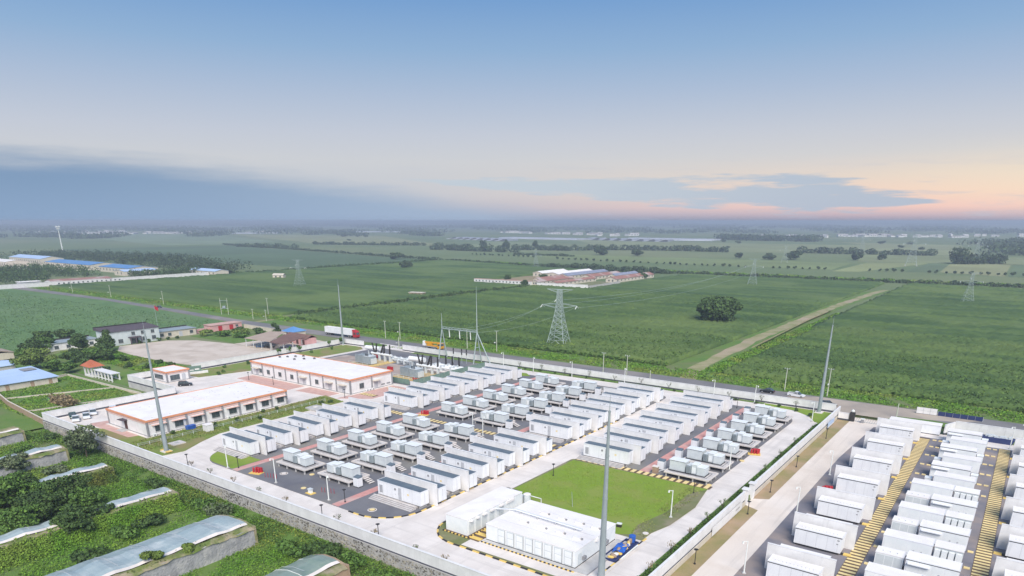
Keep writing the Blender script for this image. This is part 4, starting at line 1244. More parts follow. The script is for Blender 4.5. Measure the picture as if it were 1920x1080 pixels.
def window_y(t, x, y, w, z0, z1, n=2):
    f = MB().box(x + 0.001, x + 0.05, y - w / 2, y + w / 2, z0, z1).build('window', PILAST, t)
    for k in range(n):
        a = y - w / 2 + 0.06 + k * (w - 0.06) / n
        MB().box(x + 0.05, x + 0.07, a, a + (w - 0.06) / n - 0.06, z0 + 0.06, z1 - 0.06).build('pane', WINGL, f)
    MB().box(x + 0.001, x + 0.14, y - w / 2 - 0.1, y + w / 2 + 0.1, z0 - 0.12, z0).build('sill', CONC2, f)


def ac_unit(label, x, y, z, rz=0.0):
    t = thing('air_conditioner', label, 'air conditioner', (x, y, z), rz, 'outdoor air conditioners')
    MB().box(-0.45, 0.45, -0.18, 0.18, 0.08, 0.75).build('case', CABW, t)
    MB().tube((0, -0.18, 0.4), (0, -0.21, 0.4), 0.26, n=10).build('fan_grille', PILAST, t)


t, r = office('long low white office with orange parapet and eight window bays', -206.5, 84.6, 22.0, 44.5, 4.7, 1, 8, 0, 0, 0)
for i in range(8):
    y = 44.5 * (i + 0.5) / 8
    window_y(t, 22.0, y + 0.5, 2.5, 1.15, 2.9)
    MB().box(22.0, 22.8, y - 1.6, y + 2.4, 3.05, 3.18).build('awning', SALMON, t)
    if i % 2 == 0:
        ac_unit('white air conditioner at the foot of the long low office, %s bay' % ORD[i], -206.5 + 22.9, 84.6 + y - 1.6, 0.16, PI / 2)
d = MB().box(9.2, 10.8, -0.06, 0, 0.3, 2.9).build('door', BROWN, t)
MB().box(8.6, 11.4, -1.6, -0.02, 3.1, 3.25).build('canopy', MAROON, d)
MB().box(8.4, 11.6, -2.2, -0.1, 0.0, 0.3).build('doorstep', CONC2, t)
for i in range(26):
    k = random.Random(i)
    MB().box(0, 0.35, 0, 0.35, 0, 0.05).build('roof_vent', LOUVER, r, (1.5 + 19 * k.random(), 2 + 40 * k.random(), 4.58))
MB().box(0.1, 21.9, 22.2, 22.26, 4.581, 4.62).build('roof_joint', SALMON, r)

t, r = office('white building with orange parapet and round roof vents beside the pink paving', -233.5, 149.6, 55.8, 19.2, 5.3, 8, 2, 0, 0, 0)
for i in range(8):
    x = 55.8 * (i + 0.5) / 8
    if i in (0, 4, 6, 7):
        d = MB().box(x - 0.9, x + 0.9, -0.06, 0, 0.35, 2.8).build('door', LOUVER, t)
        MB().box(x - 1.8, x + 1.8, -1.5, -0.02, 3.0, 3.14).build('canopy', CREAM, d)
    if i in (0, 1, 2, 3, 5):
        window_x(t, x + (2.2 if i == 0 else 0), 0, 1.8, 1.4, 3.0)
window_y(t, 55.8, 5.0, 2.0, 1.4, 3.2)
d = MB().box(55.801, 55.86, 10.6, 12.4, 0.35, 2.9).build('door', LOUVER, t)
MB().box(55.82, 57.2, 9.9, 13.1, 3.05, 3.2).build('canopy', CREAM, d)
for y in (14.8, 17.4):
    MB().box(55.801, 55.85, y - 0.9, y + 0.9, 0.8, 1.3).build('louver', PILAST, t)
for i, (x, y) in enumerate(((3.5, 10.5), (5.2, 12.8), (7.2, 15.0), (9.2, 17.2), (11.8, 11.0), (14.0, 13.8), (16.6, 16.6))):
    v = MB().tube((x, y, 5.18), (x, y, 5.6), 0.45, n=10).build('roof_turbine', PILAST, r)
    MB().tube((x, y, 5.6), (x, y, 5.8), 0.6, 0.2, n=10).build('turbine_cap', BLACKP, v)
for i in range(3):
    ac_unit('grey air conditioner against the end wall of the pink-paved building, %s in line' % ORD[i], -233.5 + 56.7, 149.6 + 6.6 + i * 1.3, 0.16, PI / 2)

t, r = office('small square gatehouse with orange parapet', -255.0, 122.4, 10.2, 8.4, 4.1, 1, 1, 0, 0, 0, 'gatehouse')
window_x(t, 4.6, 0, 6.0, 0.9, 2.6, 4)
window_y(t, 10.2, 3.0, 3.6, 0.7, 2.6, 3)
d = MB().box(10.201, 10.26, 5.6, 7.0, 0.3, 2.6).build('door', LOUVER, t)
# sliding site notice
t = thing('notice_board', 'dark green site plan board on a white plinth beside the gatehouse', 'notice board', (-252.6, 134.6, 0.05), 1.25)
MB().box(0, 7.2, -0.5, 0.5, 0, 0.9).build('plinth', WHITE2, t)
MB().box(0, 5.0, -0.1, 0.1, 0.9, 3.0).build('panel', GREENF, t)
MB().box(0.8, 2.2, -0.13, -0.1, 1.4, 1.7).box(2.6, 4.2, -0.13, -0.1, 1.5, 2.0).build('white_print', WHITE2, t)
for x in (0.2, 4.8):
    MB().tube((x, 0.15, 0), (x, 0.15, 3.0), 0.06, n=5).build('post', PILAST, t)
# small things on the office lawn
t = thing('utility_box', 'white concrete utility box on the lawn beside the long office', 'box', (-178.2, 96.6, 0.1), 0)
MB().box(0, 2.0, 0, 2.0, 0, 1.8).build('body', WHITE2, t)
MB().box(-0.12, 2.12, -0.12, 2.12, 1.8, 1.95).build('lid', WROOF, t)
t = thing('blue_bin', 'bright blue storage bin against the long office wall', 'bin', (-183.4, 94.4, 0.1), 0)
MB().extrude([(0.05, 0), (1.25, 0), (1.35, 1.0), (-0.05, 1.0)], 'y', 0, 2.4).build('tub', BLUE, t)
MB().box(-0.12, 1.42, -0.1, 2.5, 1.0, 1.1).build('lid', BLUE, t)
t = thing('concrete_cover', 'flat pale concrete cover on the lawn beside the lightning mast', 'cover', (-174.5, 84.4, 0.1), 0)
MB().box(0, 3.0, 0, 3.4, 0, 0.25).build('slab', CONC, t)
MB().box(1.0, 2.0, 1.2, 2.2, 0.25, 0.32).build('hatch', CONC2, t)
t = thing('concrete_cover', 'flat pale concrete cover at the far end of the office lawn', 'cover', (-174.8, 128.6, 0.1), 0)
MB().box(0, 5.0, 0, 4.4, 0, 0.5).build('slab', CONC2, t)
MB().box(1.6, 2.8, 1.6, 2.8, 0.5, 0.6).build('hatch', CONC, t)
t = thing('lawn_fence', 'low white rail fence across the office lawn', 'fence', (-178.0, 78.5, 0.1), 0)
pmesh = None
for i in range(21):
    y = i * 3.0
    if pmesh is None:
        pmesh = MB().box(-0.05, 0.05, -0.05, 0.05, 0, 0.95).build('fence_post', LAMPW, t, (y * 0.01, y, 0)).data
    else:
        piece('fence_post', pmesh, t, (y * 0.01, y, 0))
for z in (0.45, 0.85):
    MB().tube((0, 0, z), (0.6, 60, z), 0.045, n=4).build('rail', GALV, t)


# ================================================================== masts, lamps, poles
def lightning_mast(label, x, y, h, r0=0.55):
    t = thing('lightning_mast', label, 'mast', (x, y, 0.0), 0, 'lightning masts')
    z = 0.3
    n = 4
    for i in range(n):
        z1 = 0.3 + (h - 3) * (i + 1) / n
        a = r0 * (1 - 0.72 * i / n)
        b = r0 * (1 - 0.72 * (i + 1) / n)
        MB().tube((0, 0, z), (0, 0, z1), a, b, 12).build('tube_section', GALVD, t)
        MB().tube((0, 0, z1 - 0.15), (0, 0, z1 + 0.1), b + 0.05, b + 0.05, 12).build('flange', GALVD, t)
        z = z1
    MB().tube((0, 0, z), (0, 0, h), 0.07, 0.02, 6).build('spike', GALVD, t)
    MB().box(-1.1, 1.1, -1.1, 1.1, 0.0, 0.3).build('footing', CONC, t)
    return t


m1 = lightning_mast('tall tapering grey mast on the lawn before the long office', -168.8, 81.0, 33)
MB().box(-1.5, -1.0, -0.8, 0.8, 0.3, 0.5).box(1.0, 1.9, -0.8, 0.6, 0.3, 0.5).build('yellow_guard', YEL, m1)
lightning_mast('tall tapering grey mast standing between the red lorry and the lawn strip', -257.0, 214.2, 30)
lightning_mast('tallest grey mast, rising in front of the big white store', -47.2, 88.6, 31, 0.6)
lightning_mast('tall grey mast at the corner lawn beside the public road', -45.0, 219.0, 29, 0.6)


def lamp(label, x, y, z, h=5.6, rz=0.0, m=LAMPW, cam_=True, grp='white camera posts'):
    t = thing('camera_post', label, 'post', (x, y, z), rz, grp)
    MB().tube((0, 0, 0), (0, 0, h), 0.13, 0.09, 8).build('pole', m, t)
    MB().tube((0, 0, h - 0.12), (-0.75, 0, h - 0.05), 0.06, n=5).build('arm', m, t)
    MB().tube((-0.75, 0, h - 0.45), (-0.75, 0, h - 0.1), 0.2, 0.14, 8).build('camera_head', m, t)
    MB().box(-0.3, 0.3, -0.3, 0.3, 0, 0.12).build('base_plate', CONC2, t)
    return t


lps = [(-145.1, 83.2, 'on the small corner lawn'), (-127.4, 83.9, 'beside the red hydrant on the gravel'), (-109.8, 84.2, 'at the near end of the middle pad row'), (-48.4, 118.5, 'at the worn edge of the lawn'),
       (-48.9, 152.5, 'at the pad edge above the lawn'), (-116.8, 140.2, 'at the hatched strip between pads'), (-112.5, 139.2, 'between the hatched strip and a white cabinet'),
       (-164.7, 217.6, 'on the back verge near the gantry'), (-149.6, 216.8, 'on the back verge by the far lawn'), (-132.8, 218.0, 'on the back verge behind the far pads'), (-111.0, 218.4, 'on the back verge behind the central road row'),
       (-78.4, 219.4, 'on the back verge behind the lawn rows'), (-64.8, 219.4, 'on the back verge near the corner lawn'), (-44.2, 207.6, 'on the corner lawn beside the dividing wall')]
for i, (x, y, w) in enumerate(lps):
    lamp('white camera post ' + w, x, y, 0.1, 5.7, 0.5 if i % 2 else 2.8)
for i, (x, y, w) in enumerate(((-29.6, 106.4, 'nearest the bottom edge on the sandy road kerb'), (-29.4, 137.4, 'beside the red hydrant of the new station'), (-29.6, 166.0, 'halfway up the sandy road kerb'), (3.6, 214.6, 'behind the outer trench ladder'), (6.0, 219.8, 'by the dark blue skip'))):
    lamp('white camera post ' + w, x, y, BZ, 6.0, 0.6)


def garden_lamp(label, x, y, z, h=2.6, m=BLACKP):
    t = thing('garden_lamp', label, 'lamp post', (x, y, z), 0, 'low dark lamps')
    MB().tube((0, 0, 0), (0, 0, h), 0.08, 0.07, 6).build('pole', m, t)
    MB().tube((0, 0, h), (0, 0, h + 0.22), 0.12, 0.42, 10).build('head', m, t)
    MB().tube((0, 0, 0), (0, 0, 0.15), 0.2, n=8).build('foot', m, t)


gl = [(-37.6, 104.6, BZ, 'at the bottom of the soil strip'), (-37.4, 131.6, BZ, 'before the opening in the dividing wall'), (-37.4, 146.5, BZ, 'just above the opening in the dividing wall'), (-37.4, 167.0, BZ, 'halfway up the soil strip'), (-37.4, 196.0, BZ, 'at the upper soil strip'),
      (-142.9, 84.6, .1, 'on the corner lawn edge'), (-154.5, 78.6, 0, 'on the ring road bend'), (-103.6, 77.5, 0, 'on the ring road below the pink path'), (-88.0, 77.8, 0, 'on the ring road opposite the narrow store'), (-106.2, 85.5, .1, 'on the central pink path'),
      (-80.0, 124.5, .1, 'on the lawn edge of the central road'), (-49.8, 133.4, .1, 'at the lawn corner under the hatched strip'), (-92.6, 141.4, .1, 'by the container steps on the central road'), (-67.0, 209.4, .1, 'on the gravel behind the lawn row'), (-226.0, 143.0, 0, 'on the pink paving near the gatehouse'),
      (-212.0, 143.6, 0, 'in the middle of the pink paving'), (-176.6, 146.0, 0, 'at the corner of the pink-paved building')]
for x, y, z, w in gl:
    garden_lamp('short dark lamp with a flared head ' + w, x, y, z)


def util_pole(label, x, y, h, arm=True, lampd=0.0):
    t = thing('utility_pole', label, 'pole', (x, y, -0.1), 0, 'roadside poles')
    MB().tube((0, 0, 0), (0, 0, h), 0.2, 0.13, 8).build('pole', POLEC, t)
    if arm:
        MB().box(-0.9, 0.9, -0.06, 0.06, h - 0.35, h - 0.22).build('crossarm', GALVD, t)
        for q in (-0.8, 0, 0.8):
            MB().tube((q, 0, h - 0.22), (q, 0, h + 0.05), 0.07, n=5).build('insulator', LAMPW, t)
    if lampd:
        MB().tube((0, 0, h * 0.35), (0.2, -1.3, h * 0.46), 0.06, n=5).build('lamp_arm', GALVD, t)
        MB().box(0.0, 0.35, -1.9, -1.2, h * 0.45, h * 0.49).build('lamp_head', LAMPW, t)


poles = [(-126.5, 230.5, 8.2, True, 0, 'behind the far pads'), (-114.5, 226.6, 9.0, True, 1, 'behind the far central-road row'), (-62, 242.6, 8.0, True, 0, 'beside the white pickup'), (-48.2, 242.8, 9.5, True, 1, 'just behind the corner mast'),
         (-256, 240.6, 8.6, True, 0, 'in front of the red lorry cab'), (-247.6, 242.4, 8.4, True, 1, 'between the red lorry and the yellow truck'), (-204, 242.0, 9.0, True, 0, 'between the gantry legs'), (-188, 243.4, 9.4, True, 1, 'right of the gantry mast'),
         (-231.5, 225.6, 5.0, False, 1, 'on the entrance island by the yellow truck'), (-383, 262, 10, True, 0, 'at the junction with the lane'), (-491, 252.5, 9, True, 1, 'beside the small dark car'), (-566, 251.5, 9, True, 1, 'halfway to the blue-roofed works'),
         (-629, 250.5, 9.5, True, 1, 'nearest the blue-roofed works'), (-371, 243, 6, True, 0, 'beside the lane mouth'), (-358, 243, 6.5, True, 1, 'behind the blue pyramid roof'), (-108, 233, 3.2, False, 0, 'low, at the mouth of the farm track')]
for x, y, h, a, l, w in poles:
    util_pole('pale concrete roadside pole ' + w, x, y, h, a, l)
t = thing('pole_transformer', 'twin-pole transformer stand beside the road near the pink building', 'transformer', (-405, 246, -0.1), 0.6)
for q in (-2.2, 2.2):
    MB().tube((q, 0, 0), (q, 0, 10), 0.2, 0.14, 7).build('pole', POLEC, t)
MB().box(-2.6, 2.6, -0.1, 0.1, 3.6, 3.9).box(-2.6, 2.6, -0.08, 0.08, 8.4, 8.6).build('crossbeam', GALVD, t)
MB().box(-0.9, 0.9, -0.6, 0.6, 3.9, 5.3).build('transformer_tank', RIB, t)
t = thing('telecom_mast', 'slender white telecom mast rising beyond the dark woods', 'mast', (-1526, 606, -0.1), 0)
for i in range(3):
    MB().tube((0, 0, i * 15), (0, 0, (i + 1) * 15), 1.25 - 0.25 * i, 1.0 - 0.25 * i, 10).build('tube_section', LAMPW, t)
for z, w in ((44.5, 5.5), (41, 3.4)):
    MB().tube((0, 0, z - 0.4), (0, 0, z), w * 0.5, n=12).build('platform', LAMPW, t)
    for k in range(6):
        a = k * PI / 3
        MB().box(w * 0.62 * math.cos(a) - 0.4, w * 0.62 * math.cos(a) + 0.4, w * 0.62 * math.sin(a) - 0.4, w * 0.62 * math.sin(a) + 0.4, z - 1.2, z + 1.6).build('antenna', LAMPW, t)

# ================================================================== lattice pylons
def pylon_proto(k=1.0):
    t = thing('lattice_pylon', '', 'pylon')
    H = 26.0
    prof = [(0, 4.6), (6.5, 3.2), (12, 2.2), (16.5, 1.5), (20.5, 1.1), (24.5, 0.95), (26, 0.9)]

    def half(z):
        for (z0, a), (z1, b) in zip(prof[:-1], prof[1:]):
            if z <= z1:
                return a + (b - a) * (z - z0) / (z1 - z0)
        return prof[-1][1]
    cs = ((-1, -1), (1, -1), (1, 1), (-1, 1))
    for sx, sy in cs:
        b = MB()
        for (z0, a), (z1, c) in zip(prof[:-1], prof[1:]):
            b.tube((sx * a, sy * a, z0), (sx * c, sy * c, z1), k * (0.16 if z0 < 12 else 0.11), n=4)
        b.build('leg', GALV, t)
    lev = [0, 3.4, 6.5, 9.2, 12, 14.2, 16.5, 18.4, 20.5, 22.5, 24.5, 26]
    for s in range(4):
        (ax, ay), (bx_, by) = cs[s], cs[(s + 1) % 4]
        b = MB()
        for i, (z0, z1) in enumerate(zip(lev[:-1], lev[1:])):
            h0, h1 = half(z0), half(z1)
            if i == 0:
                mid = ((ax + bx_) / 2 * h1, (ay + by) / 2 * h1, z1)
                b.tube((ax * h0, ay * h0, z0), mid, k * (0.09), n=4).tube((bx_ * h0, by * h0, z0), mid, k * (0.09), n=4)
            else:
                b.tube((ax * h0, ay * h0, z0), (bx_ * h1, by * h1, z1), k * (0.09), n=4)
                b.tube((bx_ * h0, by * h0, z0), (ax * h1, ay * h1, z1), k * (0.09), n=4)
            b.tube((ax * h1, ay * h1, z1), (bx_ * h1, by * h1, z1), k * (0.08), n=4)
        b.build('bracing', GALV, t)
    for z, w in ((25.6, 6.4), (18.6, 8.6)):
        for sgn in (-1, 1):
            b = MB()
            h = half(z)
            tip = (sgn * w, 0, z + (0.5 if z > 20 else 0.4))
            for y in (-h, h):
                b.tube((sgn * h, y, z - 0.9), tip, k * (0.09), n=4).tube((sgn * h, y, z + (0.4 if z > 20 else 1.1)), tip, k * (0.08), n=4)
            for f in (0.3, 0.6):
                xx = sgn * (h + (w - h) * f)
                b.tube((xx, -h * (1 - f), z - 0.4), (xx, h * (1 - f), z - 0.4), k * (0.06), n=4)
            b.build('crossarm', GALV, t)
            if z < 20:
                for dy in (-1, 1):
                    MB().tube((sgn * w, 0, z + 0.3), (sgn * w, dy * 2.2, z - 0.8), 0.16, n=5).build('insulator', LAMPW, t)
    for dy in (-1, 1):
        MB().tube((-1.2, dy * 1.0, 21.6), (-1.2, dy * 3.0, 20.8), 0.16, n=5).build('insulator', LAMPW, t)
    for sx, sy in cs:
        MB().box(sx * 4.6 - 0.4, sx * 4.6 + 0.4, sy * 4.6 - 0.4, sy * 4.6 + 0.4, -0.1, 0.5).build('footing', CONC2, t)
    return t


PY, PYF = pylon_proto(1.0), pylon_proto(0.55)
uPF = []
uPY = []
for (x, y, h, rz, w) in ((-173.5, 272, 25.8, 0.18, 'large, standing in the crop just beyond the public road'), (-524, 394, 23.1, 0.3, 'beside the cream hut'), (-205, 643, 23.4, 0.2, 'behind the lone round willow'),
                         (-36, 593, 21.0, 0.3, 'to the right of the farm track end'), (-136, 1065, 38, 0.2, 'in the pale strip fields'), (-72, 1157, 33, 0.2, 'in front of the dark wood on the right'),
                         (-291, 1043, 23, 0.2, 'among the clump of far trees'), (-507, 738, 20.5, 0.2, 'behind the walled farmstead'), (-260, 1400, 33, 0.2, 'faint, beside the long far hedge')):
    o = place(PY if y < 300 else PYF, uPY if y < 300 else uPF, 'lattice steel pylon ' + w, (x, y, -0.1), rz, 'lattice pylons')
    s = h / 26.0
    o.scale = (s, s, s)
sheet('pylon_clearing', rrect(-183, -164, 260, 279, (6, 6, 6, 6)), 1.64, LAWN, 0.02)


def wires(label, a, b, sag, r=0.035):
    t = MB()
    n = 14
    pts = []
    for i in range(n + 1):
        f = i / n
        p = Vector(a) * (1 - f) + Vector(b) * f
        p.z -= sag * 4 * f * (1 - f)
        pts.append(p)
    for p, q in zip(pts[:-1], pts[1:]):
        t.tube(p, q, r, n=4)
    return tag(t.build('power_line', GALV), label, 'power line', 'power lines')


wires('power line from the big pylon arm to the middle of the gantry', (-181.8, 270.0, 18.3), (-187.5, 217.6, 12.2), 2.5)
wires('power line from the big pylon arm to the mast end of the gantry', (-165.2, 272.8, 18.3), (-181.0, 217.6, 12.2), 2.5)
wires('power line from the big pylon top to the far end of the gantry', (-174.6, 270.0, 21.0), (-193.5, 217.6, 12.2), 2.5)
for k, (dx_, z) in enumerate(((-8.5, 18), (8.5, 18), (0, 21))):
    wires('long power line from the big pylon to the next one, %s strand' % ORD[k], (-173.5 + dx_, 273, z), (-205 + dx_ * 0.9, 643, z * 0.9), 5, 0.05)

# ================================================================== gantry and switchyard
t = thing('line_gantry', 'grey steel gantry with hanging insulators behind the transformers', 'gantry', (-197.0, 217.5, 0.06), 0)
for x in (0, 19.0):
    for dy in (-2.6, 2.6):
        MB().tube((x, dy, 0), (x, 0, 12.8), 0.26, 0.2, 8).build('leg', GALV, t)
    MB().tube((x, -1.3, 6.4), (x, 1.3, 6.4), 0.14, n=6).build('leg_tie', GALV, t)
MB().tube((19.0, 0, 12.8), (19.0, 0, 30.5), 0.24, 0.05, 8).build('lightning_spike', GALV, t)
MB().tube((0, 0, 12.8), (0, 0, 18.8), 0.18, 0.07, 8).build('lightning_spike', GALV, t)
MB().tube((19.0, 0, 12.4), (26.0, 0, 0), 0.22, n=8).build('brace_leg', GALV, t)
bm = MB()
for y, z in ((-0.5, 12.6), (0.5, 12.6), (0, 13.3)):
    bm.tube((0, y, z), (19, y, z), 0.1, n=5)
for i in range(12):
    x0, x1 = 19 * i / 12, 19 * (i + 1) / 12
    bm.tube((x0, -0.5, 12.6), (x1, 0, 13.3), 0.05, n=4).tube((x0, 0.5, 12.6), (x1, 0, 13.3), 0.05, n=4).tube((x0, -0.5, 12.6), (x1, 0.5, 12.6), 0.05, n=4)
bm.build('lattice_beam', GALV, t)
for x in (4.0, 9.6, 15.4):
    MB().tube((x, 0, 12.5), (x + 0.2, 0, 9.2), 0.2, 0.2, 8).build('insulator_string', LAMPW, t)


def bushing(par, x, y, z, dx_, dy, h, r=0.28):
    b = MB().tube((x, y, z), (x + dx_, y + dy, z + h), r, r * 0.62, 8)
    for i in range(6):
        f = (i + 0.5) / 6
        c = (x + dx_ * f, y + dy * f, z + h * f)
        b.tube(c, (c[0] + dx_ * 0.02, c[1] + dy * 0.02, c[2] + 0.1), r * 1.35, r * 1.2, 8)
    b.build('bushing', BLACKP, par)


def transformer(label, x, y):
    t = thing('power_transformer', label, 'transformer', (x, y, 0.06), 0, 'power transformers')
    MB().box(-6.5, 8.0, -5.6, 9.8, 0.02, 0.25).build('pit', TAN, t)
    for i in range(9):
        MB().box(-6.3 + i * 1.5, -5.6 + i * 1.5, -5.5, -3.9, 0.251, 0.3).build('pit_plate', YEL, t)
        MB().box(5.0, 7.6, -3.4 + i * 1.4, -2.8 + i * 1.4, 0.251, 0.3).build('pit_plate', YEL, t)
    tank = MB().box(0.4, 4.0, -1.9, 1.9, 0.5, 3.4).build('tank', RIB, t)
    rm = MB().box(0.3, 4.1, -2.0, 2.0, 3.4, 3.52).build('tank_cover', CABINET, tank)
    me = None
    for i in range(10):
        xx = -4.4 + i * 0.46
        if me is None:
            me = MB().box(0, 0.3, -1.9, 1.9, 0.7, 3.5).build('radiator', RIB, t, (xx, 0, 0)).data
        else:
            piece('radiator', me, t, (xx, 0, 0))
    MB().tube((-4.4, -1.7, 3.7), (0.6, -1.7, 3.7), 0.12, n=6).tube((-4.4, 1.7, 3.7), (0.6, 1.7, 3.7), 0.12, n=6).build('header_pipe', RIB, t)
    MB().tube((-13.5, 12.6, 3.6), (-6.0, 13.4, 3.6), 0.95, n=16).build('conservator', CABW, t)
    MB().box(-12.4, -12.1, 12.4, 12.9, 0.25, 2.9).box(-7.4, -7.1, 12.9, 13.4, 0.25, 2.9).build('conservator_leg', CABINET, t)
    MB().tube((-4.5, 7.3, 3.0), (7.4, 7.3, 3.0), 0.5, n=12).build('bus_duct', CABW, t)
    for xx in (-3.6, 0.2, 3.4, 6.4):
        MB().box(xx - 0.35, xx + 0.35, 6.9, 7.7, 0.25, 2.6).build('duct_leg', CABINET, t)
    for (xx, lean) in ((-2.6, -1.4), (-1.8, 0.5), (1.2, 1.6), (3.0, 0.3), (6.4, 0.0)):
        bushing(t, xx, 7.3, 3.3, lean, 0.1, 3.9, 0.36)
    for i in range(3):
        bushing(t, 1.2 + i * 0.7, -1.2, 3.5, 0, -0.1, 1.0, 0.13)
    MB().box(4.2, 4.8, -1.4, 1.4, 0.5, 2.6).build('control_box', CABINET, t)
    fr = MB()
    for xx in (-5.6, -2.8, 0, 2.8, 5.6):
        fr.tube((xx, -4.6, 0), (xx, -4.6, 1.5), 0.06, n=4)
    fr.tube((-5.6, -4.6, 1.45), (5.6, -4.6, 1.45), 0.05, n=4).tube((-5.6, -4.6, 0.8), (5.6, -4.6, 0.8), 0.05, n=4)
    fr.build('guard_rail', CABINET, t)
    return t


transformer('large grey finned transformer with black bushings behind the end of the pink-paved building', -181.0, 182.4)
transformer('large grey finned transformer partly hidden behind the pink-paved building roof', -214.0, 189.6)
t = thing('gas_switchgear', 'low white pipe switchgear with three black bushings before the gantry', 'switchgear', (-186.0, 196.5, 0.06), 0)
MB().box(0, 15.5, -1.5, 6.0, 0, 0.25).build('slab', CONC, t)
for i in range(3):
    y = 0 + i * 2.1
    MB().tube((0.4, y, 1.5), (14.6, y, 1.5), 0.45, n=10).build('bus_tube', CABW, t)
    for x in (2.0, 7.0, 12.0):
        MB().box(x - 0.4, x + 0.4, y - 0.5, y + 0.5, 0.25, 2.3).build('switch_box', CABINET, t)
    bushing(t, 5.6 + i * 3.4, 4.3, 1.6, 0, 0, 3.9, 0.36)
for x in (13.6, 14.6):
    MB().tube((x, -1.0, 1.0), (x, 5.4, 1.0), 0.35, n=10).build('end_tube', CABINET, t)
t = thing('gas_switchgear', 'white pipe switchgear leading off the rear transformer', 'switchgear', (-206.5, 199.0, 0.06), 0)
MB().tube((-2, 0.6, 1.8), (12, 0.2, 1.8), 0.4, n=10).build('bus_tube', CABW, t)
MB().tube((-2, -1.0, 1.4), (11, -1.2, 1.4), 0.35, n=10).build('bus_tube', CABINET, t)
for x in (-1.2, 2.4, 6.0, 9.6):
    MB().box(x - 0.35, x + 0.35, -1.6, 1.0, 0, 2.4).build('switch_box', CABINET, t)
for i, (x, y) in enumerate(((-172.8, 209.5), (-168.6, 209.8), (-166.4, 210.2))):
    t = thing('surge_arrester', 'slim black surge arrester on a post before the gantry, %s in line' % ORD[i], 'surge arrester', (x - 14.0, y + 3.2, 0.06), 0, 'surge arresters')
    MB().tube((0, 0, 0), (0, 0, 3.6), 0.1, n=6).build('post', GALV, t)
    bushing(t, 0, 0, 3.6, 0, 0, 1.1, 0.2)
    bushing(t, 0, 0, 4.9, 0, 0, 1.1, 0.2)
for i, (x0, x1, y0, y1, lb) in enumerate(((-186, -170.6, 171.8, 171.9, 'green mesh fence panel line before the near transformer'), (-170.5, -170.4, 172, 215, 'green mesh fence along the end of the container row'))):
    t = thing('mesh_fence', lb, 'fence', (x0, y0, 0.06), 0, 'green fences')
    L = max(x1 - x0, y1 - y0)
    n = int(L / 2.8)
    alongx = (x1 - x0) > (y1 - y0)
    me = None
    for k in range(n):
        o = MB().box(0.05, 2.75, -0.03, 0.03, 0.1, 2.0) if alongx else MB().box(-0.03, 0.03, 0.05, 2.75, 0.1, 2.0)
        loc = (k * 2.8, 0, 0) if alongx else (0, k * 2.8, 0)
        if me is None:
            me = o.build('mesh_panel', GREENF, t, loc).data
        else:
            piece('mesh_panel', me, t, loc)
t = thing('fire_cabinet', 'bright red fire cabinet between the two transformers', 'fire cabinet', (-196.6, 184.5, 0.06), 0, 'red fire points')
MB().box(0, 2.4, 0, 1.0, 0, 1.7).build('body', RED, t)
MB().box(0.2, 2.2, -0.03, 0, 0.2, 1.5).build('door', RED, t)
t = thing('fire_cabinet', 'small red cabinet beside the rear transformer', 'fire cabinet', (-221.0, 200.5, 0.06), 0, 'red fire points')
MB().box(0, 1.4, 0, 0.8, 0, 2.2).build('body', RED, t)
MB().box(0.1, 1.3, -0.03, 0, 0.2, 2.0).build('door', RED, t)
t = thing('pipe_rack', 'red painted pipe valves at the foot of the near transformer', 'pipes', (-175.0, 176.8, 0.06), 0, 'red fire points')
for i in range(4):
    MB().tube((i * 0.9, 0, 0), (i * 0.9, 0, 1.6), 0.14, n=6).build('riser', RED, t)
MB().tube((-0.4, 0, 1.1), (3.2, 0, 1.1), 0.16, n=6).tube((-0.4, 0.5, 0.5), (3.2, 0.5, 0.5), 0.16, n=6).build('manifold', RED, t)


# hydrants, manholes, small yard furniture
def hydrant(label, x, y, z):
    t = thing('fire_hydrant_set', label, 'fire hydrant', (x, y, z), 0.3, 'red fire points')
    MB().box(-1.5, 1.5, -0.9, 0.9, 0, 0.14).build('yellow_pad', YEL, t)
    for q in (-0.7, 0.0, 0.7):
        h = MB().tube((q, 0, 0.14), (q, 0, 1.15), 0.22, n=10).build('hydrant', RED, t)
        MB().tube((q, 0, 1.15), (q, 0, 1.35), 0.24, 0.08, 10).build('bonnet', RED, h)
    MB().box(-0.4, 1.3, 0.3, 0.75, 0.14, 1.3).build('hose_box', RED, t)


hydrant('red hydrants on a yellow pad at the ring road bend', -136.4, 85.0, 0.1)
hydrant('red hydrants beyond the far end of the pad rows', -136.5, 209.0, 0.1)
hydrant('red hydrants in the gap between the pads at the hatched strip', -140.2, 145.4, 0.1)
hydrant('red hydrants at the ring road edge beside the dividing wall', -47.9, 167.4, 0.1)
hydrant('red hydrants at the edge of the new station yard', -27.6, 154.0, BZ)


def manhole(label, x, y, z, ring=True, top=YEL2):
    t = thing('manhole', label, 'manhole', (x, y, z), 0, 'manhole covers')
    if ring:
        MB().tube((0, 0, 0), (0, 0, 0.05), 0.95, n=20).build('white_ring', CONC, t)
        MB().tube((0, 0, 0.05), (0, 0, 0.06), 0.75, n=20).build('dark_ring', TRENCH, t)
    MB().tube((0, 0, 0.0 if not ring else 0.06), (0, 0, 0.1), 0.58, n=16).build('cover', top, t)


